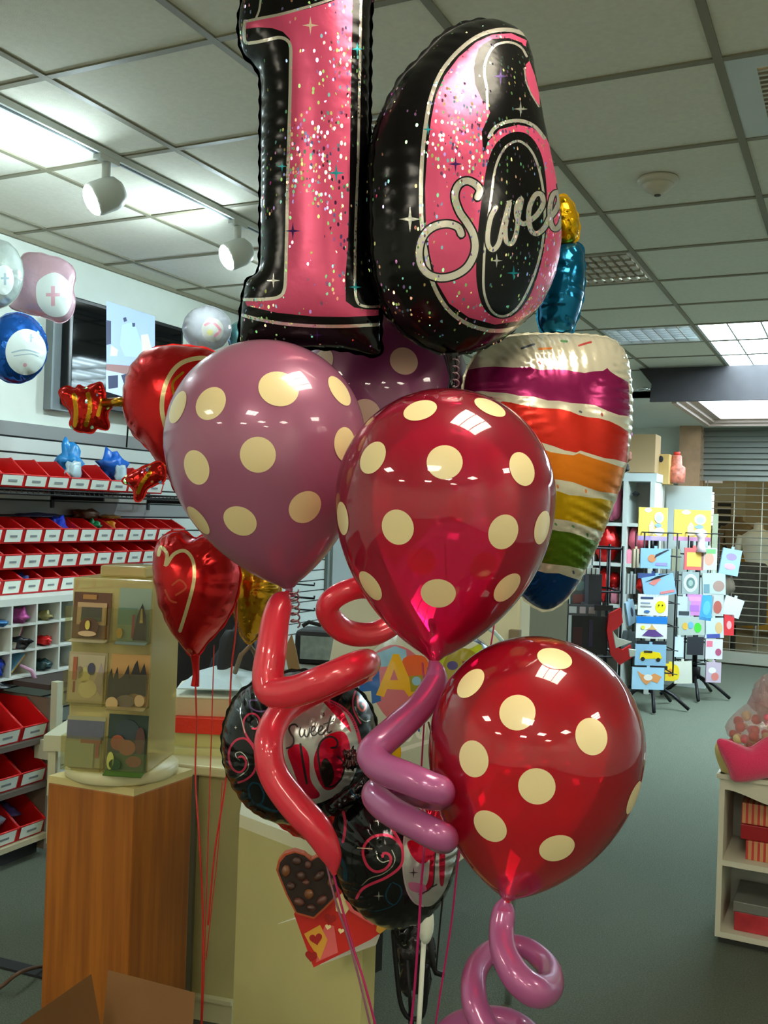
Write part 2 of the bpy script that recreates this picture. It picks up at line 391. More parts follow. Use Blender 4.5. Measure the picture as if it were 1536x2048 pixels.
    def triangulate(Gp, cv, ce):
        vs = [Vector(q) for q in ol] + [Vector(q) for q in cv] + [Vector(q) for q in Gp]
        nbv = len(ol); es = [(i, (i + 1) % nbv) for i in range(nbv)] + [(a + nbv, b + nbv) for a, b in ce]
        r = geometry.delaunay_2d_cdt(vs, es, [], 0, 1e-6, False)
        V = np.array([tuple(q) for q in r[0]]); F = np.array([f for f in r[2] if len(f) == 3])
        c = V[F].mean(1); F = F[inpoly(c, ol)]; return V, F
    def lift(V, sgn):
        h = H(V); e = .0007
        d, _ = segdist(V, ol); e_ = np.minimum(e, np.maximum(d * .5, 1e-5))[:, None]
        ex = np.array([[1, 0]]) * e_; ey = np.array([[0, 1]]) * e_
        gx_ = (H(V + ex) - H(V - ex)) / (2 * e_[:, 0]); gy_ = (H(V + ey) - H(V - ey)) / (2 * e_[:, 0])
        gm = np.hypot(gx_, gy_); k = np.minimum(1, 4 / (gm + 1e-6)); gx_ *= k; gy_ *= k
        p = O + V[:, :1] * u + V[:, 1:] * v + (h * sgn)[:, None] * n
        nn = n * sgn - gx_[:, None] * u - gy_[:, None] * v; nn /= np.linalg.norm(nn, axis=1)[:, None]
        return p, nn
    V, F = triangulate(Gf, cons_v, cons_e); p, nn = lift(V, 1)
    cpx = proj(p[F].mean(1)); fm = np.zeros(len(F), int); facing = ((p[F].mean(1) - aE) * nn[F].mean(1)).sum(1) < .02
    for kind, pts, w, mi, closed in rules:
        if kind == 'p': t = inpoly(cpx, pts)
        else:
            lo = pts.min(0) - w; hi = pts.max(0) + w; cand = ((cpx > lo) & (cpx < hi)).all(1); t = np.zeros(len(F), bool)
            if cand.any(): dv, _ = segdist(cpx[cand], pts, bool(closed)); t[cand] = dv < w * 1.0
        fm[t & facing] = mi
    # orientation
    def orient(p, F, nref):
        a = np.cross(p[F[:, 1]] - p[F[:, 0]], p[F[:, 2]] - p[F[:, 0]]); fl = (a @ nref) < 0; F = F.copy(); F[fl] = F[fl][:, ::-1]; return F
    F = orient(p, F, n)
    V2, F2 = triangulate(G, [], []); p2, nn2 = lift(V2, -1); F2 = orient(p2, F2, -n)
    bm_i = 0
    if backmat is not None:
        if backmat not in mats: mats.append(backmat)
        bm_i = mats.index(backmat)
    # rim
    a_ = np.arange(len(ol)) ; rip = np.sin(a_ / len(ol) * 2 * PI * nw) * rim * .35
    rin = O + ol[:, :1] * u + ol[:, 1:] * v; wob = rim * (1 + .25 * np.cos(a_ / len(ol) * 2 * PI * nw * 1.0))
    rout = O + (ol + nrm2 * wob[:, None])[:, :1] * u + (ol + nrm2 * wob[:, None])[:, 1:] * v + rip[:, None] * n
    k1 = len(p); k2 = k1 + len(p2); k3 = k2 + len(rin); nbv = len(ol)
    allp = np.vstack([p, p2, rin, rout]); alln = np.vstack([nn, nn2, np.tile(n, (nbv, 1)), np.tile(n, (nbv, 1))])
    faces = [tuple(int(i) for i in f) for f in F] + [tuple(int(i) + k1 for i in f) for f in F2]
    fms = list(fm) + [bm_i] * len(F2)
    for i in range(nbv):
        j = (i + 1) % nbv; f = (k2 + i, k2 + j, k3 + j, k3 + i)
        faces.append(f); fms.append(0)
    me = bpy.data.meshes.new(name); o = bpy.data.objects.new(name, me); C.objects.link(o)
    if parent is not None: off = Vector(parent['_o']); o.parent = parent
    else: off = Vector(P(*center)); o.location = off
    o['_o'] = tuple(off)
    me.from_pydata([tuple(q) for q in (allp - np.array(off))], [], faces)
    for m in mats: me.materials.append(m)
    me.polygons.foreach_set('material_index', [int(x) for x in fms]); me.polygons.foreach_set('use_smooth', [True] * len(faces))
    me.update(); me.normals_split_custom_set_from_vertices([tuple(q) for q in alln])
    return o
# ---------------------------------------------------------------- latex balloon
def brad(t):
    """unit profile: t 0 knot .. 1 top, radius 0..1 (max)"""
    t = np.asarray(t, float); up = np.sqrt(np.maximum(0, 1 - np.clip((t - .6) / .4, 0, 1) ** 2))
    s_ = np.clip((.6 - t) / .6, 0, 1); lo = np.maximum(0, 1 - s_ ** 2.1) ** .8
    return np.where(t >= .6, up, np.maximum(lo, .055))
def balloon(name, knot, top, rad_px, m, dotm, dots, bdots=(), label=None, dot_r=.02, group=None):
    K = P(*knot); T = P(*top); ax = T - K; Lg = ax.length; ax.normalize(); d = (knot[2] + top[2]) / 2; Rm = rad_px * d / FPX
    e1 = ax.orthogonal().normalized(); e2 = ax.cross(e1)
    th = thing(name, label, 'balloon', K, group)
    b = MB(); prof = []
    for i in range(61):
        t = i / 60; t = .6 * (1 - math.cos(t * PI / 2 * 1.0) ** 1) / 1 if False else t
        prof.append(t)
    ts = [.6 * (i / 36) ** 1.0 for i in range(36)] + [.6 + .4 * math.sin(PI / 2 * i / 30) for i in range(31)]
    Mx = Matrix(((e1.x, e2.x, ax.x, K.x), (e1.y, e2.y, ax.y, K.y), (e1.z, e2.z, ax.z, K.z), (0, 0, 0, 1)))
    b.lathe([(float(brad(t)) * Rm if t < 1 else 1e-5, t * Lg) for t in ts], 0, 72, Mx, caps=False)
    Cc = np.array((0, 0, .58 * Lg)); iM = np.array(Mx.inverted())
    def surf(dirs, scale=1.0):
        lo = np.zeros(len(dirs)); hi = np.full(len(dirs), Lg * 1.5)
        for _ in range(34):
            md = (lo + hi) / 2; q = Cc + dirs * md[:, None]; t = q[:, 2] / Lg
            ins = (t > 0) & (t < 1) & (np.hypot(q[:, 0], q[:, 1]) < brad(np.clip(t, 0, 1)) * Rm); lo = np.where(ins, md, lo); hi = np.where(ins, hi, md)
        return Cc + dirs * (lo * scale)[:, None]
    def disc(px, py, back, r):
        rr = np.array(ray(px, py)); ts_ = np.linspace(d - Rm * 2.2, d + Rm * 2.2, 700); q = aE + rr * ts_[:, None]
        ql = q @ iM[:3, :3].T + iM[:3, 3]; t = ql[:, 2] / Lg
        ins = (t > 0) & (t < 1) & (np.hypot(ql[:, 0], ql[:, 1]) < brad(np.clip(t, 0, 1)) * Rm); w = np.where(ins)[0]
        if len(w) == 0: return
        c = ql[w[-1] if back else w[0]]; dr = c - Cc; L_ = np.linalg.norm(dr); dr /= L_
        # surface normal by finite differences
        a = np.cross(dr, (0, 0, 1.)) ; a /= np.linalg.norm(a); bb = np.cross(dr, a)
        s0, s1, s2 = surf(np.array([dr, dr + a * .02, dr + bb * .02]) / 1.0)
        nn = np.cross(s1 - s0, s2 - s0); nn /= np.linalg.norm(nn)
        a = np.cross(nn, (0, 0, 1.)); a /= np.linalg.norm(a); bb = np.cross(nn, a)
        pts = [c]; 
        for k in range(1, 5):
            for j in range(32):
                an = 2 * PI * j / 32; pts.append(c + (a * math.cos(an) + bb * math.sin(an)) * r * k / 4)
        pts = np.array(pts) - Cc; pts /= np.linalg.norm(pts, axis=1)[:, None]; q = surf(pts, 1.004)
        fs = [(0, 1 + j, 1 + (j + 1) % 32) for j in range(32)]
        for k in range(3):
            for j in range(32): o_ = 1 + k * 32; fs.append((o_ + j, o_ + 32 + j, o_ + 32 + (j + 1) % 32, o_ + (j + 1) % 32))
        q0, q1, q2 = q[0], q[1], q[2 + 6]
        if np.dot(np.cross(q[1] - q[0], q[9] - q[0]), c - Cc) < 0: fs = [f[::-1] for f in fs]
        b.add([tuple(x) for x in q], fs, 1, Mx, True)
    for q in dots: disc(q[0], q[1], False, dot_r * (q[2] if len(q) > 2 else 1))
    for q in bdots: disc(q[0], q[1], True, dot_r)
    obj('latex_skin', b, [m, dotm], th)
    k = MB(); k.lathe([(.004, .004), (.006, -.002), (.0045, -.006), (.009, -.012), (.008, -.014), (.003, -.012)], 0, 16, Mx)
    obj('knot', k, m, th)
    return th
def twisty(name, pts, m, label, cat='balloon', group=None):
    """long thin modelling balloon along px points (px,py,d,r_px)"""
    q = cr([tuple(P(x, y, d)) + (r * d / FPX,) for x, y, d, r in pts], 10)
    b = MB(); b.tube([p[:3] for p in q], [float(max(p[3], .001)) for p in q], 0, 20)
    # rounded ends
    for e, nx in ((q[0], q[1]), (q[-1], q[-2])): b.ball(tuple(e[:3]), float(e[3]) * .995, 0, 20)
    return tag(obj(name, b, m), label, cat, group)
def ribbon(pts, r, m, label, name='ribbon', n=6, wob=0.):
    q = cr([tuple(P(*p)) for p in pts], 10)
    if wob: q = [x + np.array((math.sin(i * 1.3) * wob, math.cos(i * 1.7) * wob, 0)) for i, x in enumerate(q)]
    b = MB(); b.tube(q, r, 0, n); return tag(obj(name, b, m), label, 'ribbon')
EXPO = 0.5
# ================================================================ SETTING
H = 2.76; GX0 = -.383; GY0 = 2.755; T = .61
tile = mat('ceiling_tile', (226, 222, 206), .9, spec=.2, var=.04, vscale=60, bump=.15, bscale=300)
tbar = mat('ceiling_bar', (128, 122, 100), .6)
white = mat('white_paint', (215, 220, 212), .6, var=.02)
wallm = mat('wall_paint', (218, 224, 214), .7, var=.02)
carpet = mat('carpet', (100, 106, 92), .95, spec=.1, bump=.9, bscale=260, var=.22, vscale=170)
XL, XR, YB, YF = -3.65, 3.2, -5.0, 11.0
SOF = 8.25   # where the dropped soffit of the shop front begins
b = MB(); b.box(XL - .1, XR + .1, YB - .1, 18, -.1, 0); struct('floor', b, carpet)
lit = {(0, 1.23), (0, -1.21), (4, 1.23), (4, -1.2)}
def cell(k): return GX0 + T * k, GX0 + T * (k + 1)
def rowc(j): return GY0 + T * j, GY0 + T * (j + 1)
special = {(0, -3), (0, -7), (4, -3), (4, -7), (-4, -7), (0, -11), (4, -11), (-4, -11), (2, -9), (0, 0), (-2, 0), (-2, 3), (-2, 6), (-1, 7), (0, 7), (1, 7), (-1, 8), (0, 8), (1, 8), (-1, 6), (0,6), (1,6), (4, 3), (-3,-4),(-5,-4)}
special = {q for q in special if q not in ((-3,-4),(-5,-4))}
b = MB()
kx0, kx1 = -6, 6; jy0, jy1 = -13, 9
for k in range(kx0, kx1):
    for j in range(jy0, jy1):
        if (k, j) in special: continue
        x0, x1 = cell(k); y0, y1 = rowc(j)
        x0, x1 = max(x0, XL), min(x1, XR); y1 = min(y1, SOF)
        if x1 - x0 < .02 or y1 - y0 < .02: continue
        b.box(x0, x1, y0, y1, H, H + .015)
for k in range(kx0, kx1 + 1):
    x = cell(k)[0]
    if XL < x < XR: b.box(x - .012, x + .012, YB, SOF, H - .006, H, 1)
for j in range(jy0, jy1 + 1):
    y = rowc(j)[0]
    if y < SOF: b.box(XL, XR, y - .012, y + .012, H - .0055, H, 1)
b.box(XL, XL + .02, YB, SOF, H - .02, H, 1)
b.box(XL, XR, YB, SOF, H + .3, H + .32, 0)
struct('ceiling', b, [tile, tbar])
# one ceiling tile sits crooked, above the left wall
b = MB(); M = frame((-3.10, 3.05, H - .012), 0, 0, 0); b.box(-.28, .29, -.29, .29, 0, .008, 0, M @ Matrix.Rotation(.012, 4, 'X'))
# walls
b = MB(); b.box(XL - .12, XL, YB, 11.2, 0, H + .3); struct('wall_left', b, wallm)
b = MB(); b.box(XR, XR + .12, YB, 11.2, 0, H + .3); struct('wall_right', b, wallm)
b = MB(); b.box(XL, XR, YB - .12, YB, 0, H + .3); struct('wall_rear', b, wallm)
XC = PY(1366, 900, YF).x; XC2 = PY(1408, 900, YF).x
b = MB(); b.box(XL, XC, YF, YF + .15, 0, 2.9); struct('wall_front', b, wallm)
marble = mat('marble', (176, 140, 108), .15, spec=.6, var=.25, vscale=5)
b = MB(); b.box(XC, XC2, YF - .25, YF + .15, 0, 2.56); b.box(XC - .01, XC2 + .01, YF - .26, YF + .16, 0, .12); struct('wall_column', b, marble)
# soffit with tray light
ZS = 2.53
pinkish = mat('tray_trim', (196, 176, 164), .5)
glow = mat('lamp_panel', (235, 248, 255), .5, emit=5.5)
glow2 = mat('lamp_panel_soft', (225, 245, 255), .5, emit=4.0)
tx0, ty0, ty1 = PZ(1441, 846, ZS).x, 8.65, PZ(1441, 846, ZS).y
b = MB()
b.box(XL, XR, SOF, SOF + .05, ZS, H + .3)
b.box(XL, tx0 - .16, SOF, YF, ZS, ZS + .05); b.box(tx0 - .16, XR, ty1 + .14, YF, ZS, ZS + .05); b.box(tx0 - .16, XR, SOF, ty0 - .1, ZS, ZS + .05)
struct('ceiling_soffit', b, white)
b = MB()
for q, (w0, w1, h) in enumerate(((.16, .12, 0), (.12, .07, .03), (.07, .0, .06))):
    b.box(tx0 - w0, tx0 - w1, ty0 - .1, ty1 + w0, ZS - .02 + h, ZS + .03 + h); b.box(tx0 - w1, XR, ty1 + w1 - .0, ty1 + w0, ZS - .02 + h, ZS + .03 + h)
struct('trim_1', b, pinkish)
t = thing('ceiling_light', 'big bright rectangular light tray beyond the dark valance, near the roller shutter', 'light', (tx0 + 1.5, (ty0 + ty1) / 2, ZS + .06))
b = MB(); b.box(tx0, XR, ty0 - .1, ty1, ZS + .055, ZS + .075); obj('diffuser', b, glow2, t)
b = MB()
for k in range(1, 5): b.box(tx0 + k * .62, tx0 + k * .62 + .012, ty0 - .1, ty1, ZS + .05, ZS + .054)
obj('frame', b, white, t)
# dark valance hanging below
dk = mat('dark_valance', (42, 37, 39), .7, var=.15, vscale=12)
y_ = SOF - .12
a0 = PY(1279, 744, y_); a1 = PY(1304, 768, y_); a2 = PY(1300, 804, y_); a3 = PY(1536, 736, y_); a4 = PY(1536, 806, y_)
sl = (a3.z - a0.z) / (a3.x - a0.x)
zt, zb = a0.z, a2.z
pl = [(a0.x, H - .01), (a1.x, (zt + zb) / 2 + .02), (a2.x, zb), (XR - .02, zb), (XR - .02, H - .01)]
b = MB(); b.prism(pl, y_ - .02, y_ + .02); tag(obj('valance', b, dk), 'long dark grey valance with notched left end hanging below the ceiling', 'valance')
sil = mat('chrome', (210, 214, 214), .2, 1.0)
b = MB(); hk = PY(1288, 782, y_ - .02); b.ball((a2.x - .06, y_ - .03, (zt + zb) / 2 - .02), (.05, .02, .018), 0); b.tube([(a2.x - .1, y_ - .03, (zt + zb) / 2 - .02), (a2.x + .04, y_, (zt + zb) / 2 - .02)], .008)
tag(obj('ceiling_clamp', b, sil), 'small shiny metal clamp at the notched end of the dark valance', 'clamp')
# lit ceiling panels and vents
fr = mat('fixture_frame', (200, 204, 200), .4)
def panel(k, j, label, em, nx=2, grid=False):
    x0, x1 = cell(k); y0, y1 = rowc(j)
    t = thing('ceiling_light', label, 'light', ((x0 + x1) / 2, (y0 + y1) / 2, H), 'lit ceiling panels')
    b = MB(); w = .03
    b.box(x0 + .012, x1 - .012, y0 + .012, y0 + w, H - .004, H + .03); b.box(x0 + .012, x1 - .012, y1 - w, y1 - .012, H - .004, H + .03)
    b.box(x0 + .012, x0 + w, y0 + w, y1 - w, H - .004, H + .03); b.box(x1 - w, x1 - .012, y0 + w, y1 - w, H - .004, H + .03)
    xm = (x0 + x1) / 2
    if not grid:
        for q in (-.1, .1): b.box(xm + q - .006, xm + q + .006, y0 + w, y1 - w, H - .002, H + .02)
    obj('frame', b, fr, t)
    b = MB(); b.box(x0 + w, x1 - w, y0 + w, y1 - w, H + .022 + (.03 if grid else 0), H + .03 + (.03 if grid else 0)); obj('diffuser', b, em, t)
    if grid:
        b = MB(); n = 7
        for q in range(1, n): x = x0 + w + (x1 - x0 - 2 * w) * q / n; b.box(x - .003, x + .003, y0 + w, y1 - w, H, H + .035)
        for q in range(1, n): y = y0 + w + (y1 - y0 - 2 * w) * q / n; b.box(x0 + w, x1 - w, y - .003, y + .003, H, H + .035)
        obj('louvre', b, sil, t)
    return t
lampw = mat('lamp_near', (255, 244, 220), .5, emit=17.)
lampadd = mat('lamp_added', (255, 246, 226), .5, emit=24.)  # for out-of-view ceiling panels, added to light the room
lampc = mat('lamp_far', (215, 242, 255), .5, emit=26.)
lamps = mat('lamp_dim', (215, 235, 245), .5, emit=1.1)
panel(0, -3, 'lit square ceiling panel above the balloon bunch', lampw)
panel(0, -7, 'added unseen lit square ceiling panel behind the camera', lampadd)
panel(4, -3, 'added unseen lit square ceiling panel right of the balloon bunch', lampadd)
panel(4, -7, 'added unseen lit square ceiling panel in the rear right corner', lampadd)
for k_, j_, l_ in ((-4, -7, 'in the left half behind the camera'), (0, -11, 'in the middle by the rear wall'), (4, -11, 'in the right corner by the rear wall'), (-4, -11, 'in the left corner by the rear wall'), (2, -9, 'between the rear rows of lights')): panel(k_, j_, 'added unseen lit square ceiling panel ' + l_, lampadd)  # more added panels out of view that brighten the room
panel(-2, 6, 'pale louvred ceiling light left of the glaring panels', lamps, grid=True)
for k, j, l in ((-1, 7, 'glaring square ceiling panel nearest the left end of the valance'), (0, 7, 'glaring square ceiling panel second from the left end of the valance'), (1, 7, 'glaring square ceiling panel third from the left end of the valance'), (-1, 8, 'added glaring square ceiling panel directly above the left part of the valance'), (0, 8, 'added glaring square ceiling panel directly above the valance, second from its left'), (1, 8, 'added glaring square ceiling panel directly above the valance, third from its left'), (-1, 6, 'glaring square ceiling panel beside the pale louvred light'), (0, 6, 'glaring square ceiling panel in the front row, second from the louvred light'), (1, 6, 'glaring square ceiling panel in the front row, third from the louvred light')):  # the row right above the valance is added to whiten the ceiling there
    if j == 7: panel(k, j, l, lampc)
    else: panel(k, j, l, lampc)
vg = mat('vent_metal', (190, 180, 160), .45, .3); vd = mat('vent_dark', (90, 84, 72), .8)
def vent(k, j, label, dark):
    x0, x1 = cell(k); y0, y1 = rowc(j)
    t = thing('ceiling_vent', label, 'vent', ((x0 + x1) / 2, (y0 + y1) / 2, H), 'square ceiling vents'); w = .09 if dark else .03
    b = MB(); b.box(x0 + .012, x1 - .012, y0 + .012, y0 + w, H - .003, H + .01); b.box(x0 + .012, x1 - .012, y1 - w, y1 - .012, H - .003, H + .01)
    b.box(x0 + .012, x0 + w, y0 + w, y1 - w, H - .003, H + .01); b.box(x1 - w, x1 - .012, y0 + w, y1 - w, H - .003, H + .01); obj('frame', b, fr if dark else vg, t)
    b = MB(); b.box(x0 + w, x1 - w, y0 + w, y1 - w, H + .05, H + .06); obj('backing', b, vd if dark else mat('vent_mid', (140, 132, 116), .8), t)
    b = MB(); n = 14 if dark else 5
    if dark:
        for q in range(1, n): y = y0 + w + (y1 - y0 - 2 * w) * q / n; b.box(x0 + w, x1 - w, y - .006, y + .006, H, H + .03)
        for q in range(1, n): x = x0 + w + (x1 - x0 - 2 * w) * q / n; b.box(x - .002, x + .002, y0 + w, y1 - w, H, H + .03)
    else:
        b.box(x0 + w, x1 - w, y0 + w, y1 - w, H + .018, H + .024)
        for q in range(n):
            y = y0 + w + .03 + q * .11
            for z in range(12): x = x0 + w + .015 + z * .045; b.box(x, x + .03, y, y + .07, H - .002, H + .02, 0)
    obj('grille', b, vg, t); return t
vent(0, 0, 'square egg-crate ceiling vent with dark grille at the right edge', True)
vent(-2, 3, 'square beige ceiling vent beyond the yellow flame tip', False)
vent(-2, 0, 'square ceiling vent showing between the two number balloons', False)
vent(4, 3, 'square ceiling vent over the right side of the shop', True)
# crooked tile rim
b = MB(); x0, x1 = cell(-5); y0, y1 = rowc(0)
# smoke detector
p = PZ(1316, 356, H); pl = mat('aged_plastic', (196, 188, 168), .35)
t = thing('smoke_detector', 'round cream smoke detector on the ceiling', 'smoke detector', (p.x, p.y, H - .05))
Mf = Matrix.Translation((p.x, p.y, H)); b = MB(); b.lathe([(.0, -.001), (.07, -.001), (.075, -.008), (.072, -.02), (.055, -.024)][::-1], 0, 32, Mf); obj('base', b, pl, t)
b = MB(); b.lathe([(.0, -.062), (.02, -.062), (.026, -.056), (.045, -.045), (.056, -.03), (.056, -.02)], 0, 32, Mf); obj('cap', b, pl, t)
b = MB(); b.cyl(.012, -.066, -.0621, 0, 16, Mf); obj('sensor', b, vd, t)
# lighting track
trk = mat('track_white', (205, 208, 204), .4)
XT = -1.95 * 1.26
b = MB(); b.box(XT - .018, XT + .018, .2, 6.4, H - .028, H - .006); b.box(XT - .006, XT + .006, .2, 6.4, H - .03, H - .0281, 1); tag(obj('lighting_track', b, [trk, mat('track_slot', (70, 78, 78), .6)]), 'long white lighting track along the ceiling with a dark slot', 'lighting track')
bulb = mat('spot_bulb', (222, 248, 255), .5, emit=300.)
def spot(Y, label, hid=False):
    q = Vector((XT, Y, H - .028)); c = q + Vector((.0, 0, -.135)); dr = Vector((-.5, -.62, -.42)).normalized()
    t = thing('spotlight', label, 'spotlight', q, 'spotlights on the lighting track')
    b = MB(); b.box(XT - .017, XT + .017, Y - .05, Y + .05, H - .045, H - .028); b.tube([(XT, Y, H - .04), (XT, Y, H - .12)], .016, 0, 12); obj('stem', b, trk, t)
    zz = dr; xx = Vector((0, 1, 0)).cross(zz).normalized(); yy = zz.cross(xx)
    Mh = Matrix(((xx.x, yy.x, zz.x, c.x), (xx.y, yy.y, zz.y, c.y), (xx.z, yy.z, zz.z, c.z), (0, 0, 0, 1)))
    b = MB(); pr = [(.0001, -.07), (.03, -.068), (.052, -.05), (.06, -.02), (.06, .035), (.056, .05), (.052, .05), (.052, .03), (.045, .0), (.0001, -.02)]
    b.lathe(pr, 0, 32, Mh, caps=False); obj('housing', b, trk, t)
    b = MB(); b.ball((0, 0, .045), (.056, .056, .03), 0, 24, Mh); obj('bulb', b, bulb, t)
    return t
spot(2.68, 'white track spotlight nearer the camera, with glaring bulb')
spot(3.5, 'white track spotlight next to the tall number balloon, with glaring bulb')
spot(1.75, 'white track spotlight just outside the left edge')
spot(4.7, 'white track spotlight hidden behind the number one balloon')
# slatwall
slat = mat('slatwall_grey', (196, 204, 198), .5); slotm = mat('slat_slot', (46, 50, 50), .7); gband = mat('slat_trim_shade', (132, 134, 134), .6)  # last grey: real top trim, and bin shade painted on a lower slat
b = MB(); zt = 1.87; n = 0; z = zt
b.box(XL, XL + .012, 1.0, 9.5, .0, zt)
k = 0
while z > .1:
    b.box(XL + .012, XL + .024, 1.0, 9.5, z - .066, z - .0, 2 if k in (0, 5) else 0); z -= .075; b.box(XL + .012, XL + .0125, 1.0, 9.5, z, z + .009, 1); k += 1
struct('trim_2', b, [slat, slotm, gband])
# front: shutter, gate, the shop across
gx0 = XC2; gm = mat('shutter_grey', (138, 142, 134), .5, .4); ggl = mat('gate_metal', (196, 196, 180), .35, .6)
zsh = PY(1470, 962, YF).z
t = thing('roller_shutter', 'grey ribbed roller shutter half lowered over the shop entrance', 'shutter', ((gx0 + XR) / 2, YF, zsh))
b = MB(); z = zsh
while z < ZS: b.add([(gx0, YF - .02, z), (XR, YF - .02, z), (XR, YF + .01, z + .06), (gx0, YF + .01, z + .06), (gx0, YF + .012, z), (XR, YF + .012, z)], [(0, 1, 2, 3), (4, 5, 1, 0)]); z += .06
obj('slats', b, gm, t)
t = thing('security_gate', 'see-through rolling gate of thin bars across the shop entrance', 'gate', ((gx0 + XR) / 2, YF, .1))
b = MB(); z = .16
while z < zsh - .02: b.tube([(gx0, YF, z), (XR, YF, z)], .006, 0, 6); z += .075
obj('horizontal_bars', b, ggl, t)
b = MB(); x = gx0 + .05
while x < XR: b.tube([(x, YF, .1), (x, YF, zsh)], .005, 0, 6); x += .28
obj('vertical_links', b, ggl, t)
b = MB(); b.box(gx0, XR, YF - .03, YF + .03, .02, .14); obj('bottom_rail', b, ggl, t)
# the shop across the mall
warm = mat('across_wall', (214, 200, 160), .7, var=.12, vscale=1.5); YO = 16.5
b = MB(); b.box(-2, 12, YO, YO + .1, 0, 3.4); struct('wall_across', b, warm)
b = MB(); b.box(-6, 12, 11.15, YO, 3.0, 3.1); struct('ceiling_across', b, mat('across_ceiling', (180, 170, 140), .8))
b = MB(); b.box(XL, 12, 11.16, YO, .0, .012); struct('floor_across', b, mat('across_floor', (150, 152, 132), .4))
b = MB(); b.box(-6, -5.9, 11.15, YO, 0, 3.0); b.box(11.9, 12, 11.15, YO, 0, 3.0); struct('wall_across_side', b, warm)
wl = mat('warm_lamp', (255, 228, 170), .5, emit=14.)
for q, (x, y) in enumerate(((-.4, 12.4), (1.2, 12.4), (2.8, 12.4), (.4, 13.9), (2.0, 13.9), (3.6, 13.9), (1.2, 15.2), (2.8, 15.2))):
    b = MB(); b.cyl(.13, 2.985, 2.999, 0, 20, Matrix.Translation((x, y, 0)))
    tag(obj('downlight', b, wl), 'small warm downlight in the ceiling of the shop across', 'light', 'downlights in the shop across')
cream = mat('cream_counter', (226, 216, 176), .5)
c0 = PY(1440, 1330, 13.0); b = MB(); b.box(-.6, 4.5, 13.2, 13.8, 0, .42); b.box(-.65, 4.55, 13.15, 13.85, .42, .5); tag(obj('display_plinth', b, cream), 'long cream display plinth seen through the gate', 'plinth')
b = MB(); q0 = PY(1414, 1050, 12.0); q1 = PY(1428, 985, 12.0); b.box(q0.x, q1.x, 11.98, 12.02, q0.z, q1.z); tag(obj('light_box', b, mat('cold_lamp', (225, 245, 255), .5, emit=5.)), 'bright white upright light box behind the gate', 'light box')
b = MB(); q0 = PY(1434, 1100, 15.5); q1 = PY(1463, 1020, 15.5); b.box(q0.x - .2, q1.x + .2, 15.45, 15.5, 0, q1.z + .4, 1); b.box(q0.x, q1.x, 15.40, 15.44, q0.z - .3, q1.z + .1, 0)
for k in range(9): b.box(q0.x, q1.x, 15.37, 15.40, q0.z - .25 + k * .11, q0.z - .22 + k * .11, 1)
tag(obj('dark_doorway', b, [mat('door_dark', (52, 54, 48), .6), cream]), 'cream framed dark louvred doorway across the mall', 'doorway')
skin = mat('mannequin_white', (236, 230, 200), .3); yel = mat('dress_mustard', (196, 150, 50), .8); blk = mat('near_black', (24, 24, 27), .6)
def mannequin(px, Y, zb, dress, label, m1):
    o = PY(px, 1200, Y); o.z = zb; t = thing('mannequin', label, 'mannequin', o)
    M = Matrix.Translation(o)
    b = MB(); prof = [(.001, .62), (.11, .63), (.15, .72), (.16, .80), (.125, .95), (.115, 1.02), (.15, 1.16), (.165, 1.28), (.17, 1.36), (.10, 1.42), (.05, 1.45), (.045, 1.52), (.001, 1.53)]
    b.lathe(prof, 0, 24, M @ Matrix.Diagonal((1.15, .75, 1, 1)));
    for sx in (-1, 1): b.tube([(sx * .19, 0, 1.36), (sx * .25, .02, 1.12), (sx * .24, -.06, .88)], [.05, .04, .03], 0, 10, M)
    obj('torso', b, m1, t)
    b = MB(); b.lathe([(.165, .0), (.17, 1.3)] if not dress else [(.34, .1), (.27, .4), (.2, .72), (.15, .96)], 0, 28, M @ Matrix.Diagonal((1.1, .8, 1, 1)), caps=False) if dress else b.tube([(0, 0, 0), (0, 0, .65)], .02, 0, 10, M)
    obj('skirt' if dress else 'stand', b, yel if dress else sil, t)
mannequin(1512, 12.7, .0, False, 'white mannequin torso with raised shoulders behind the gate bars', skin)
mannequin(1472, 14.6, .1, True, 'mannequin in mustard skirt left of the white torso', mat('mannequin_bronze', (150, 130, 90), .4))
mannequin(1546, 14.2, .0, True, 'mannequin in mustard skirt at the right edge of the gate', skin)
b = MB(); o = PY(1465, 1300, 12.1); b.lathe([(.36, .35), (.36, 1.02), (.33, 1.05), (.001, 1.06)], 0, 30, Matrix.Translation((o.x, 12.1, 0)), caps=False); b.tube([(o.x, 12.1, 0), (o.x, 12.1, .35)], .03, 0, 10)
tag(obj('round_garment_rack', b, mat('dark_garments', (50, 46, 34), .9, var=.4, vscale=14)), 'round rack of dark garments behind the lower gate bars', 'clothes rack')
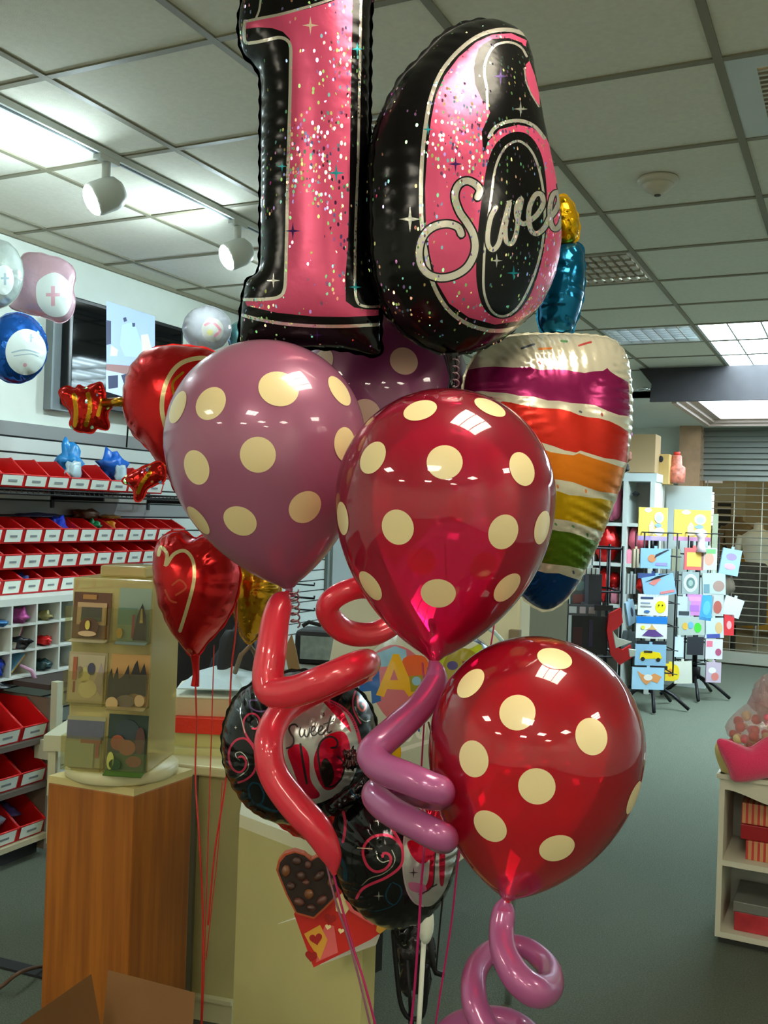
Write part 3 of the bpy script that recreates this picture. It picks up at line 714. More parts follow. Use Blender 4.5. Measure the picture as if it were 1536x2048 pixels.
# ================================================================ LEFT WALL GOODS
red = mat('red_bin', (206, 22, 24), .38, spec=.5); card = mat('label_card', (228, 236, 226), .7); ink = mat('label_ink', (120, 126, 130), .8)
def make_bin(W, D, Hh, label, group, lipf=.58):
    """open-fronted stacking bin. local: front towards +x (into the room), width along y"""
    t = thing('storage_bin', label, 'storage bin', (0, 0, 0), group); w = .0035; hb = Hh; hl = Hh * lipf
    b = MB(); y0, y1 = -W / 2, W / 2
    side = [(0, 0), (D, 0), (D + .018, hl), (D * .62, hb), (0, hb)]
    for ya, yb in ((y0, y0 + w), (y1 - w, y1)): b.prism([(p[0], p[1]) for p in side], ya, yb)
    b.box(0, w, y0 + w, y1 - w, 0, hb); b.box(0, D, y0 + w, y1 - w, 0, w)
    b.add([(D, y0 + w, 0), (D, y1 - w, 0), (D + .018, y1 - w, hl), (D + .018, y0 + w, hl), (D - w, y0 + w, 0), (D - w, y1 - w, 0), (D + .018 - w, y1 - w, hl), (D + .018 - w, y0 + w, hl)], [(0, 1, 2, 3), (5, 4, 7, 6), (3, 2, 6, 7), (0, 4, 5, 1)])
    # rolled front rim
    b.tube([(D * .62, y0, hb), (D + .018, y0, hl)], .004, 0, 6); b.tube([(D * .62, y1, hb), (D + .018, y1, hl)], .004, 0, 6); b.tube([(D + .018, y0, hl), (D + .018, y1, hl)], .004, 0, 6)
    body = obj('bin_body', b, red, t, local=True)
    b = MB(); s = .018 / hl
    xa = D + s * hl * .12 + .004; xb = D + s * hl * .92 + .004
    b.add([(xa, y0 + .010, hl * .12), (xa, y1 - .012, hl * .12), (xb, y1 - .012, hl * .94), (xb, y0 + .010, hl * .94)], [(0, 1, 2, 3)])
    k = hl * .5; xk = D + s * k + .0048; b.add([(xk, -W * .18, k - .004), (xk, W * .18, k - .004), (xk + .001, W * .18, k + .005), (xk + .001, -W * .18, k + .005)], [(0, 1, 2, 3)], 1)
    obj('label_card', b, [card, ink], body, local=True)
    return t
Wb = .1165; Y0 = 3.07
ords = ['first', 'second', 'third', 'fourth', 'fifth', 'sixth', 'seventh', 'eighth', 'ninth', 'tenth', 'eleventh', 'twelfth', 'thirteenth', 'fourteenth']
rows = [('top', 1.302, .118), ('middle', 1.186, .110), ('bottom', 1.073, .108)]
fb = XL + .03
proto = make_bin(Wb - .002, .22, .115, 'x', 'small red bins in three tight rows'); first = True
binpos = {}
for rn, z, h in rows:
    for i in range(12 if rn == 'top' else 11 if rn == 'middle' else 9):
        lab = f'small red plastic bin with white card, {ords[i]} from the left edge in the {rn} row'
        loc = (fb, Y0 + i * Wb, z)
        if first: proto.location = loc; proto['label'] = lab; first = False
        else: dup(proto, loc, None, lab)
        binpos[(rn, i)] = loc
b = MB(); b.box(XL + .024, fb, Y0 - .1, Y0 + 11 * Wb, 1.07, 1.42); tag(obj('bin_rail', b, mat('rail_grey', (120, 120, 120), .5, .5)), 'grey hanging rail behind the three rows of small red bins', 'rail')
def lump(name, label, cat, c, r, m, seed, amp=.3, n=18):
    b = MB(); b.blob(c, r, 0, n, seed, amp); return tag(obj(name, b, m), label, cat)
poly_b = mat('blue_poly', (30, 66, 190), .35); 
def inbin(rn, i, col, name, label, cat, r=(.05, .04, .04), dz=.05):
    x, y, z = binpos[(rn, i)]; lump(name, label, cat, (x + .15, y, z + dz), r, mat('goods_%d_%d_%d' % col, col, .4), i * 7 + len(rn))
inbin('top', 4, (30, 60, 200), 'balloon_bunch', 'bunch of blue balloons in a top row bin', 'balloons', dz=.075)
inbin('top', 6, (10, 120, 70), 'balloon_bunch', 'green balloon poking out of a top row bin', 'balloons', (.05, .02, .035), dz=.075)
inbin('top', 7, (200, 120, 20), 'balloon_bunch', 'orange balloon at the side of a top row bin', 'balloons', (.05, .02, .03), dz=.075)
inbin('middle', 5, (215, 200, 40), 'balloon_bunch', 'yellow balloon tip in a middle row bin', 'balloons', (.05, .025, .025), dz=.05)
inbin('bottom', 2, (20, 40, 110), 'balloon_bunch', 'dark blue balloons in a bottom row bin', 'balloons', (.04, .045, .04))
inbin('bottom', 0, (30, 30, 60), 'balloon_bunch', 'navy balloons in the bottom row bin at the left edge', 'balloons', (.04, .05, .03))
# things lying on top of the small bins
lump('foil_bag', 'brown crumpled foil bag lying on the small red bins', 'bag', (fb + .06, Y0 + 6.5 * Wb, 1.435), (.05, .07, .03), mat('brown_foil', (96, 60, 40), .4, .3), 5)
lump('foil_bag', 'dark blue flat bag lying on the small red bins', 'bag', (fb + .06, Y0 + 3.6 * Wb, 1.425), (.05, .14, .012), mat('navy_bag', (40, 42, 78), .5), 6)
lump('foil_bag', 'mustard flat bag lying on the small red bins', 'bag', (fb + .06, Y0 + 7.9 * Wb, 1.425), (.05, .07, .012), mat('mustard', (170, 120, 40), .5), 8)
# upper wire shelf with slanted bins
wire = mat('black_wire', (22, 22, 24), .45, .5); ZW = 1.555
t = thing('wire_shelf', 'black wire shelf holding slanted red bins on the left wall', 'shelf', (XL + .2, 3.6, ZW - .03))
b = MB()
for k in range(9): x = XL + .03 + k * .042; b.tube([(x, 2.5, ZW - .01), (x, 4.42, ZW - .01)], .0035, 0, 6)
b.tube([(XL + .37, 2.5, ZW - .03), (XL + .37, 4.42, ZW - .03)], .005, 0, 6)
for k in range(60): y = 2.52 + k * .032; b.tube([(XL + .03, y, ZW - .013), (XL + .36, y, ZW - .013), (XL + .372, y, ZW - .03)], .0022, 0, 5)
obj('wire_deck', b, wire, t)
for y in (2.9, 3.65, 4.38):
    b = MB(); b.box(XL + .024, XL + .36, y - .004, y + .004, ZW - .05, ZW - .018); b.box(XL + .024, XL + .03, y - .01, y + .01, ZW - .09, ZW + .05); obj('bracket', b, wire, t)
Wu = .136; U0 = PX(30, 950, XL + .3).y
proto = make_bin(Wu - .008, .25, .13, 'x', 'slanted red bins on the black wire shelf', .42)
for i in range(-1, 8):
    lab = f'red bin with white card on the black wire shelf, {ords[i]} from the left' if i >= 0 else 'large red bin cut off by the left edge on the black wire shelf'
    if i == 7: lab = 'red bin at the right end of the black wire shelf, under the foil arrowhead'
    loc = (XL + .06, U0 + i * Wu, ZW)
    o = proto if i == -1 else dup(proto, loc, None, lab); o.location = loc; o['label'] = lab; o.rotation_euler = (0, 0, -.12)
lump('blue_bag', 'bright blue plastic bag of balloons on the wire shelf bins, nearer the left edge', 'bag', (XL + .24, PX(138, 905, XL + .24).y, 1.70), (.05, .055, .07), mat('blue_poly2', (24, 128, 196), .3), 3, .35)
lump('blue_bag', 'deep blue plastic bag of balloons on the wire shelf bins, nearer the red heart', 'bag', (XL + .24, PX(224, 910, XL + .24).y, 1.69), (.05, .075, .065), mat('blue_poly3', (22, 96, 190), .3), 9, .35)
wp = mat('clear_poly', (190, 214, 222), .2, trans=.3)
lump('plastic_bag', 'pale plastic packet under the bright blue bag', 'bag', (XL + .30, PX(142, 928, XL + .28).y, 1.645), (.02, .05, .045), wp, 12, .2)
lump('plastic_bag', 'pale plastic packet under the deep blue bag', 'bag', (XL + .30, PX(236, 925, XL + .28).y, 1.645), (.02, .04, .05), wp, 14, .2)
# white pigeonhole unit
XF = -3.25; yc0, yc1, cw = 2.785, 3.77, .1405; z1, z0 = 1.072, .725; ch = (z1 - z0 - .008) / 3
t = thing('pigeonhole_unit', 'white pigeonhole unit full of party packets under the small red bins', 'shelf unit', (XL + .2, 3.2, z0))
b = MB(); b.box(XL + .03, XL + .036, yc0, yc1, z0, z1); b.box(XL + .03, XF, yc0, yc1, z1 - .03, z1)
obj('carcass', b, white, t)
for k in range(3): b = MB(); b.box(XL + .036, XF, yc0, yc1, z0 + k * ch, z0 + k * ch + .009); obj('shelf', b, white, t)
for k in range(8): y = yc0 + k * cw; b = MB(); b.box(XL + .036, XF - .001, y - .0045, y + .0045, z0, z1 - .03); obj('divider', b, white, t)
def cellc(i, k): return yc0 + (i + .5) * cw, z0 + k * ch + .009   # i column, k row from the bottom
goods = [(1, 2, (60, 120, 180), (.1, .055, .014), 'flat blue packet in the top left pigeonhole'), (2, 2, (180, 80, 150), (.06, .03, .03), 'mauve and black crumpled packet in the top row of pigeonholes'),
 (3, 2, (150, 140, 90), (.05, .02, .02), 'olive packet in the top row of pigeonholes by the card stand'), (3, 1, (206, 30, 30), (.07, .035, .022), 'shiny red foil packet in the middle row of pigeonholes'),
 (1, 0, (24, 60, 170), (.09, .06, .045), 'shiny deep blue bag bulging from the lowest pigeonhole'), (3, 0, (40, 66, 66), (.07, .04, .025), 'dark green foil packet in the lowest row of pigeonholes'),
 (2, 1, (40, 44, 50), (.1, .03, .03), 'black foil packet in the middle row of pigeonholes')]
for q, (i, k, col, r, lab) in enumerate(goods):
    y, z = cellc(i, k); lump('packet', lab, 'packet', (XF - r[0] * .8, y + .01, z + r[2] * 1.05), r, mat('g%d' % q, col, .25, .3), q + 30, .25)
def leaner(i, k, col, col2, lab, a, w=.09, edge=True):
    y, z = cellc(i, k); M = Matrix.Translation((XF - .11, y, z + .05)) @ Matrix.Rotation(a, 4, 'X')
    b = MB(); b.box(-.08, .08, -w / 2, w / 2, -.004, .004, 0, M); b.box(-.08, .0815, -w / 2 - .001, w / 2 + .001, .004, .006, 1, M); tag(obj('card_packet', b, [mat('gl%d%d' % (i, k), col, .5), mat('gm%d%d' % (i, k), col2, .5)]), lab, 'packet')
leaner(1, 1, (196, 138, 40), (150, 130, 100), 'mustard packet leaning in the middle row of pigeonholes at the left edge', .95)
leaner(2, 1, (150, 30, 80), (205, 200, 180), 'crimson packet with white edge leaning in a pigeonhole', 1.2, .1)
leaner(2, 0, (196, 150, 70), (110, 170, 205), 'light blue and tan packet leaning in the lowest row of pigeonholes', .75, .1)
b = MB(); y, z = cellc(2, 0); b.tube([(XF - .02, y + .0, z + .045), (XF + .02, y + .03, z + .02), (XF + .03, y + .05, z - .04)], [.006, .009, .012], 0, 10); tag(obj('rolled_packet', b, mat('lilac', (196, 150, 180), .5)), 'lilac strip hanging out of the lowest pigeonhole', 'packet')
lump('black_bag', 'black plastic bag hanging under the left pigeonhole', 'bag', (XF - .02, cellc(1, 0)[0], z0 - .022), (.06, .07, .018), mat('black_poly', (22, 24, 28), .3), 77, .2)
# lower shelving with big bins
XS = -3.05; ye = PX(101, 1500, XS).y; tan = mat('shelf_tan', (176, 164, 132), .6); ubk = mat('unit_back', (108, 84, 74), .8)
t = thing('bin_shelving', 'tan shelving with three tiers of large red bins along the left wall', 'shelving', ((XL + XS) / 2, 2.0, 0))
b = MB(); b.box(XL + .03, XL + .045, .6, ye, .06, z0 - .0); obj('back_panel', b, ubk, t)
b = MB(); b.box(XL + .045, XS - .02, ye - .0, ye + .018, .02, .66); obj('end_panel', b, mat('unit_side', (120, 104, 88), .7), t)
tz = [.505, .315, .095]
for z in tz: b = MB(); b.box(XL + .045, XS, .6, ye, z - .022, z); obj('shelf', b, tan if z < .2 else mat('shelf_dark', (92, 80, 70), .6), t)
b = MB(); b.box(XL + .045, XS - .06, .6, ye, 0, .073); obj('toe_kick', b, mat('kick', (36, 38, 40), .7), t)
q = PX(113, 1450, XS + .02); b = MB(); b.box(XS - .0, XS + .035, q.y - .018, q.y + .018, .05, .735); b.box(XS - .03, XS + .05, q.y - .07, q.y + .05, .42, .50); obj('upright', b, mat('post_cream', (196, 196, 168), .5), t)
b = MB(); b.box(XL + .03, XS + .0, q.y - .03, q.y + 1.2, .70, .722); obj('top_board', b, mat('shelf_dark2', (66, 54, 50), .7), t)
WB = .145
proto = make_bin(WB - .004, .32, .15, 'x', 'large red bins on the tan shelving', .4)
names3 = ['top', 'middle', 'bottom']; first = True
for k, z in enumerate(tz):
    for i in range(6):
        y = ye - .0 - WB * (i + .55)
        lab = f'large red bin on the {names3[k]} tier of the shelving, {["at", "next to", "third from", "fourth from", "fifth from", "sixth from"][i]} the right end'
        loc = (XS - .345, y, z)
        if first: proto.location = loc; proto['label'] = lab; first = False
        else: dup(proto, loc, None, lab)
sg = mat('silver_poly', (140, 150, 160), .2, .5)
lump('foil_pack', 'silver packet in the bottom tier bin', 'packet', (XS - .12, ye - WB * 1.5, .095 + .085), (.07, .04, .05), sg, 51)
lump('foil_pack', 'blue packet in the bottom tier bin', 'packet', (XS - .12, ye - WB * 2.25, .095 + .075), (.07, .05, .055), mat('bl2', (20, 70, 140), .3), 52)
lump('foil_pack', 'violet packet in the bottom tier bin at the right end', 'packet', (XS - .16, ye - WB * .75, .095 + .09), (.07, .045, .03), mat('vi2', (84, 74, 140), .3), 53)
lump('foil_pack', 'grey packet in the middle tier bin', 'packet', (XS - .14, ye - WB * 2.3, .315 + .07), (.07, .05, .05), mat('gr3', (90, 104, 110), .3), 54)
lump('foil_pack', 'dark grey packet in the top tier bin', 'packet', (XS - .16, ye - WB * 1.7, .505 + .07), (.09, .06, .05), mat('gr4', (50, 46, 52), .5), 55)
# television on the wall
scr = mat('tv_black', (8, 9, 11), .04, spec=.4); XTV = XL + .10
q0 = PX(141, 590, XTV); q1 = PX(368, 640, XTV); yA, yB = q0.y, q1.y; zA = q0.z; zB = zA - (yB - yA) * .60
t = thing('television', 'black flat screen television on the left wall showing a picture', 'television', (XTV, (yA + yB) / 2, zB))
b = MB(); b.box(XTV - .05, XTV, yA, yB, zB, zA); obj('casing', b, mat('tv_case', (8, 8, 10), .35), t, bevel=.006)
b = MB(); b.box(XTV, XTV + .002, yA + .025, yB - .02, zB + .03, zA - .02); obj('screen', b, scr, t)
ss = Matrix.Translation((XTV + .003, 0, 0))
def TV(px, py): p = PX(px, py, XTV + .003); return p.y, p.z
def tvp(pts, m, b, e=0): vs = [(XTV + .0025 + e, *TV(*p)) for p in pts]; b.add(vs, [tuple(range(len(vs)))], m)
b = MB(); em = lambda n, c, s=.9: mat(n, c, .5, emit=s * .5)
tvp([(213, 602), (310, 633), (310, 735), (213, 728)], 0, b); tvp([(213, 728), (310, 735), (306, 760), (212, 740)], 1, b, .0002)
tvp([(212, 740), (300, 752), (255, 796), (212, 783)], 2, b, .0001); tvp([(216, 752), (236, 750), (236, 775), (217, 778)], 3, b, .0006); tvp([(242, 750), (256, 747), (262, 764), (248, 768)], 3, b, .0006)
tvp([(244, 650), (262, 645), (272, 655), (284, 690), (282, 715), (250, 712), (240, 690)], 4, b, .0006)
tvp([(282, 670), (296, 668), (304, 700), (284, 704)], 5, b, .0006); tvp([(222, 690), (236, 700), (234, 712), (220, 712)], 5, b, .0006)
tvp([(246, 636), (252, 634), (254, 642), (248, 644)], 3, b, .0009); tvp([(264, 646), (270, 646), (270, 653), (265, 654)], 3, b, .0009)
tvp([(212, 640), (222, 642), (222, 688), (212, 690)], 3, b, .0009)
obj('screen_picture', b, [em('tv_sky', (150, 176, 240)), em('tv_brown', (150, 110, 110), .6), em('tv_pale', (176, 196, 232), .9), em('tv_navy', (40, 50, 90), .4), em('tv_mint', (160, 210, 235)), em('tv_cream', (205, 200, 190), .8)], t)
gp = mat('grey_box', (136, 146, 150), .6); a = PX(98, 640, XL + .02).y
b = MB(); b.box(XL, XTV - .05, a, yA + .1, zB - .03, zA - .12); tag(obj('wall_box', b, gp), 'grey upright box on the wall behind the television', 'box')
# ---------------------------------------------------------------- balloons near the left wall
pearlw = foilmat('foil_clear_white', (190, 200, 196), .15, .5); pinkf = foilmat('foil_baby_pink', (196, 160, 172), .2, .45); bluef = foilmat('foil_royal', (24, 84, 168), .15, .75); paper = mat('print_white', (206, 214, 208), .35)
soft = mat('print_soft', (150, 168, 176), .4); pkt = mat('print_pinkish', (200, 150, 160), .4)
def circ(cx, cy, rx, ry=None, n=14, a0=0): ry = ry or rx; return [(cx + rx * math.cos(a0 + 2 * PI * i / n), cy + ry * math.sin(a0 + 2 * PI * i / n)) for i in range(n)]
def cross(cx, cy, s): return [(cx - s * .2, cy - s), (cx + s * .2, cy - s), (cx + s * .2, cy - s * .3), (cx + s * .7, cy - s * .3), (cx + s * .7, cy + s * .05), (cx + s * .2, cy + s * .05), (cx + s * .2, cy + s), (cx - s * .2, cy + s), (cx - s * .2, cy + s * .05), (cx - s * .7, cy + s * .05), (cx - s * .7, cy - s * .3), (cx - s * .2, cy - s * .3)]
o = foil('foil_balloon', (0, 550, 4.0), circ(-6, 548, 52, 68), .07, pearlw, [('p', circ(8, 560, 20, 30), paper), ('q', cross(10, 558, 12), soft)], step=.012, lam=.05)
tag(o, 'round silvery white foil balloon with a pale cross at the left edge', 'balloon')
o = foil('foil_balloon', (84, 575, 4.15), [(50, 508), (75, 506), (100, 512), (130, 522), (150, 545), (146, 580), (150, 605), (140, 635), (118, 645), (95, 636), (70, 630), (40, 622), (18, 610), (24, 580), (22, 550), (36, 525)], .06, pinkf, [('p', [(78, 560), (110, 545), (138, 565), (144, 600), (130, 630), (100, 632), (78, 612), (72, 585)], paper), ('q', cross(106, 592, 20), pkt)], step=.012, lam=.07, yaw=.1)
tag(o, 'wavy square pale pink foil balloon with a cross, left of the television', 'balloon')
o = foil('foil_balloon', (36, 697, 4.0), circ(32, 696, 62, 70), .09, bluef, [('p', circ(52, 704, 41, 46, 16), paper), ('q', cross(62, 676, 8), soft), ('s', [(24, 705), (50, 700), (78, 706)], 3, soft), ('s', [(28, 712), (60, 708), (76, 713)], 2, soft), ('p', circ(50, 730, 4), pkt)], step=.012, lam=.05, yaw=.15)
tag(o, 'round royal blue foil balloon with a white oval at the left edge', 'balloon')
o = foil('foil_balloon', (415, 655, 4.6), circ(414, 657, 48, 44), .1, clear('bubble', (198, 196, 200), .45), [('p', circ(425, 660, 22, 24), mat('bubble_print', (176, 170, 160), .3)), ('s', [(410, 650), (425, 645), (440, 660), (430, 672)], 5, mat('bubble_pink', (190, 120, 130), .3)), ('p', circ(420, 665, 6), mat('bubble_gold', (180, 170, 110), .3))], step=.012, lam=.05)
tag(o, 'translucent pale round balloon with printed flowers right of the television', 'balloon')
o = foil('foil_balloon', (478, 672, 4.7), circ(480, 674, 24, 30), .06, foilmat('foil_teal', (90, 140, 140), .2, .6), [], step=.014, lam=.05)
tag(o, 'pale teal foil balloon half hidden by the number one balloon', 'balloon')
redf = foilmat('foil_red', (186, 18, 20), .22, .7, .2, 18); goldl = foilmat('foil_gold_line', (206, 190, 140), .25, .6); goldf = foilmat('foil_gold', (180, 130, 30), .2, .9)
# heart with arrow, upper left
t = thing('heart_balloon', 'red heart foil balloon pierced by a gold and red arrow', 'balloon', P(345, 950, 2.45))
o = foil('heart_body', (345, 820, 2.45), [(262, 738), (285, 708), (320, 694), (370, 692), (430, 705), (460, 750), (440, 850), (405, 930), (360, 985), (335, 950), (300, 900), (268, 868), (252, 830), (251, 780)], .085, redf, [('s', [(440, 722), (400, 716), (360, 728), (335, 760), (324, 805), (330, 850), (360, 930)], 9, goldl), ('s', [(366, 745), (346, 765), (348, 790)], 5, goldf)], parent=t, step=.008, lam=.045, yaw=-.25)
featherm = holo('red_gold_foil', (176, 30, 22), .2, 90, .5, .85, .2, .3)
o = foil('arrow_feather', (178, 815, 2.5), [(120, 785), (130, 774), (150, 778), (158, 772), (172, 776), (198, 766), (207, 778), (210, 796), (224, 812), (214, 826), (216, 858), (196, 855), (184, 864), (160, 862), (142, 852), (143, 826), (128, 806)], .02, featherm, [('s', [(148, 790), (152, 820), (150, 850)], 9, goldf), ('s', [(176, 788), (180, 815), (172, 850)], 9, goldf), ('s', [(205, 800), (196, 830)], 8, goldf)], parent=t, lam=.03, pucker=.5)
b = MB(); b.tube([P(210, 806, 2.49), P(262, 802, 2.45)], .012, 0, 12); obj('arrow_shaft', b, goldf, t)
o = foil('arrow_head', (292, 952, 2.38), [(246, 962), (268, 944), (300, 930), (322, 925), (330, 945), (326, 962), (306, 970), (292, 980), (284, 998), (272, 1000), (266, 975)], .018, featherm, [('s', [(300, 945), (285, 965), (276, 985)], 8, goldf)], parent=t, lam=.03)
ribbon([(252, 800, 2.45), (256, 840, 2.46), (253, 895, 2.47)], .0022, wire, 'short black cord hanging by the left side of the pierced heart')
# lower red heart with gold outline
t = thing('heart_balloon', 'plain red heart foil balloon with a thin gold heart outline', 'balloon', P(390, 1375, 2.25))
o = foil('heart_body', (395, 1190, 2.25), [(311, 1120), (318, 1084), (340, 1066), (368, 1064), (392, 1078), (412, 1070), (442, 1078), (468, 1105), (480, 1150), (470, 1205), (446, 1250), (414, 1285), (390, 1314), (365, 1288), (338, 1245), (318, 1190)], .10, redf, [('s', [(360, 1262), (376, 1210), (388, 1160), (386, 1122), (370, 1102), (348, 1108), (332, 1130), (334, 1108), (322, 1094), (317, 1110)], 7, goldl), ('s', [(345, 1170), (360, 1160), (372, 1175), (352, 1190)], 4, mat('rosegold', (176, 70, 40), .3, .5)), ('s', [(330, 1180), (340, 1200), (352, 1205)], 4, mat('rosegold', (176, 70, 40), .3, .5))], parent=t, step=.007, lam=.04, yaw=-.15)
b = MB(); q = cr([tuple(P(390, 1308, 2.25)) + (.012,), tuple(P(391, 1325, 2.25)) + (.009,), tuple(P(392, 1350, 2.25)) + (.008,), tuple(P(390, 1372, 2.25)) + (.010,)], 6); b.tube([x[:3] for x in q], [float(x[3]) for x in q], 0, 12); obj('tail', b, redf, t)
o = foil('foil_balloon', (508, 1200, 2.5), [(462, 1130), (500, 1110), (550, 1120), (562, 1170), (548, 1230), (520, 1268), (498, 1286), (480, 1262), (462, 1200)], .07, goldf, [], step=.009, lam=.03)
tag(o, 'dark gold foil balloon tucked behind the gold outlined red heart', 'balloon')
# ================================================================ COUNTER AREA
oak = wood('oak', (170, 100, 30), (140, 78, 22), (50, 50, 2.5)); cream2 = mat('cream_laminate', (182, 176, 122), .5, var=.03)
zp = .80
def at(px, py, z): return PZ(px, py, z)
A, B_, Cq = at(97, 1551, zp), at(268, 1578, zp), at(386, 1538, zp); D_ = A + Cq - B_
poly = [(p.x, p.y) for p in (A, B_, Cq, D_)]
t = thing('display_pedestal', 'orange brown wooden pedestal carrying the rotating card stand', 'pedestal', ((A.x + Cq.x) / 2, (A.y + Cq.y) / 2, 0))
b = MB(); b.prism(poly, 0, zp - .018, plane='xy'); obj('pedestal_body', b, oak, t, bevel=.003)
b = MB(); b.prism(poly, zp - .018, zp, plane='xy'); obj('pedestal_top', b, [mat('pedestal_top', (206, 190, 130), .5)], t)
# rotating card stand
ctr = at(233, 1530, zp); cx, cy = (A.x + Cq.x) / 2, (A.y + Cq.y) / 2; rb = 118 * 2.36 / FPX
Mc = Matrix.Translation((cx, cy, 0)); acr = clear('acrylic', (226, 212, 156), .5, .12)
t = thing('card_stand', 'clear acrylic rotating card stand on a round cream base', 'card stand', (cx, cy, zp))
b = MB(); b.lathe([(rb * .95, zp), (rb, zp + .006), (rb, zp + .024), (rb * .96, zp + .030)], 0, 48, Mc); obj('round_base', b, mat('stand_base', (214, 208, 164), .4), t)
zt = zp + .51; ya = TH - .12
b = MB(); bw = .105
M = frame((cx, cy, 0), ya)
b.box(-bw, bw, -bw, bw, zp + .03, zt, 0, M); b.box(-bw * .55, bw * .62, -bw * .5, bw * .5, zt, zt + .03, 0, M); obj('acrylic_column', b, acr, t, bevel=.006)
M0 = M; acr2 = clear('acrylic_pocket', (244, 242, 226), .95, .06)
for k in range(3):
    z = zp + .035 + k * .16
    for x0, x1 in ((-.108, -.004), (.002, .106)):
        b = MB()
        b.box(x0, x1, -bw - .030, -bw - .028, z, z + .085, 0, M); b.box(x0, x1, -bw - .03, -bw, z, z + .002, 0, M); b.box(x0, x0 + .002, -bw - .03, -bw, z, z + .085, 0, M); b.box(x1 - .002, x1, -bw - .03, -bw, z, z + .085, 0, M)
        obj('card_pocket', b, acr2, t)
def standcard(x, k, w, h, label, bgc, pics, floorc=None, lean=0):
    """upright pop-up card in a pocket; pics: list of (poly in 0..1 card coordinates, colour)"""
    z = zp + .04 + k * .16; y = -bw - .014; Mk = M0 @ Matrix.Translation((x, y, z)) @ Matrix.Rotation(-.08, 4, 'X')
    b = MB(); b.box(-w / 2, w / 2, 0, .002, 0, h, 0, Mk); ms = [mat('cd_%d_%d_%d' % bgc, bgc, .5)]
    if floorc:
        ms.append(mat('cd_%d_%d_%d' % floorc, floorc, .5)); b.add([(-w / 2, 0, 0), (w / 2, 0, 0), (w / 2 + .008, -.05, -.006), (-w / 2 + .012, -.05, -.006)], [(0, 1, 2, 3)], 1, Mk); 
        b.add([(-w / 2, 0, -.001), (w / 2, 0, -.001), (w / 2 + .008, -.05, -.007), (-w / 2 + .012, -.05, -.007)], [(3, 2, 1, 0)], 1, Mk)
    for q, (pl, c, e) in enumerate(pics):
        m = mat('cd_%d_%d_%d' % c, c, .5)
        if m not in ms: ms.append(m)
        y_ = -.001 - e
        pp = [((px - .5) * w, py * h) for px, py in pl]; b.prism(pp, y_ - .0012, y_, ms.index(m), Mk)
    return tag(obj('greeting_card', b, ms), label, 'greeting card')
rc = lambda x0, y0, x1, y1: [(x0, y0), (x1, y0), (x1, y1), (x0, y1)]
el = lambda x, y, rx, ry, n=14: [(x + rx * math.cos(2 * PI * i / n), y + ry * math.sin(2 * PI * i / n)) for i in range(n)]
standcard(-.048, 2, .098, .115, 'brown pop-up card with a window and a seated figure, top left of the card stand', (104, 66, 42), [(rc(.12, .3, .9, .78), (196, 164, 124), .001), (rc(.24, .38, .78, .68), (44, 44, 60), .0025), (rc(.24, .38, .78, .46), (60, 76, 50), .004), (rc(.25, .85, .62, .95), (180, 130, 70), .001), (el(.5, .26, .26, .20), (96, 28, 28), .012), (el(.5, .12, .24, .06), (210, 180, 140), .02), (el(.5, .30, .065, .1), (220, 200, 90), .02), (rc(.02, .02, .2, .3), (120, 80, 50), .001), (rc(.8, .02, .98, .3), (130, 84, 50), .001)], (204, 190, 150))
standcard(.062, 2, .082, .13, 'pale green card with a dark figure, top right of the card stand', (146, 168, 150), [(rc(.0, .3, .6, .62), (96, 140, 130), .001), (rc(.0, .0, .6, .3), (126, 150, 122), .0015), ([(.55, .02), (.98, .02), (.92, .5), (.8, .72), (.66, .5)], (30, 18, 28), .012), ([(.76, .35), (.86, .35), (.82, .62), (.78, .62)], (190, 170, 90), .016), (el(.12, .14, .1, .1), (196, 160, 60), .01), (rc(.5, .05, .58, .5), (150, 60, 80), .01)], (150, 170, 160))
standcard(-.055, 1, .100, .125, 'pale card with a light figure and a navy ball, middle left of the card stand', (186, 172, 136), [(rc(.05, .05, .95, .95), (196, 184, 150), .001), (rc(.14, .45, .24, .9), (176, 96, 60), .004), (rc(.17, .2, .21, .42), (150, 60, 50), .004), (el(.62, .68, .1, .12), (66, 66, 92), .004), (el(.45, .55, .14, .16), (206, 196, 130), .003), (el(.55, .28, .24, .18), (216, 206, 160), .003), (el(.32, .6, .1, .12), (150, 132, 110), .003), ([(.68, .35), (.9, .15), (.96, .6), (.86, .8)], (176, 160, 160), .002)])
standcard(.055, 1, .100, .125, 'tan card with a row of black figures, middle right of the card stand', (204, 158, 92), [([(.0, .05), (.0, .55), (.07, .72), (.12, .5), (.22, .75), (.27, .5), (.4, .6), (.5, .8), (.55, .55), (.66, .82), (.72, .9), (.8, .62), (.9, .85), (.98, .6), (.98, .2), (.7, .25), (.4, .2), (.2, .05)], (28, 22, 20), .01), (el(.16, .04, .16, .13), (196, 166, 110), .018), (el(.86, .12, .13, .12), (186, 156, 106), .018), (el(.5, .1, .25, .12), (110, 96, 80), .014)], (196, 176, 120))
standcard(-.054, 0, .100, .125, 'pale card with a slate blue band, bottom left of the card stand', (168, 166, 128), [(rc(.02, .55, .98, .92), (96, 100, 116), .001), (rc(.4, .48, .95, .55), (150, 92, 60), .003), (rc(.8, .2, .88, .5), (160, 86, 60), .003), (rc(.0, .0, .75, .5), (158, 166, 132), .002)])
standcard(.055, 0, .102, .135, 'dark green garden scene card, bottom right of the card stand', (40, 62, 50), [(rc(.0, .0, 1, .3), (66, 104, 42), .001), (el(.5, .72, .3, .2), (46, 62, 66), .002), (el(.3, .5, .18, .14), (150, 76, 42), .01), (el(.55, .42, .22, .14), (150, 92, 50), .012), (el(.18, .18, .09, .16), (186, 186, 90), .02), (el(.3, .12, .15, .1), (36, 72, 30), .02), (el(.75, .18, .2, .1), (120, 80, 44), .015), (el(.85, .55, .12, .25), (84, 50, 40), .008)], (90, 130, 50))
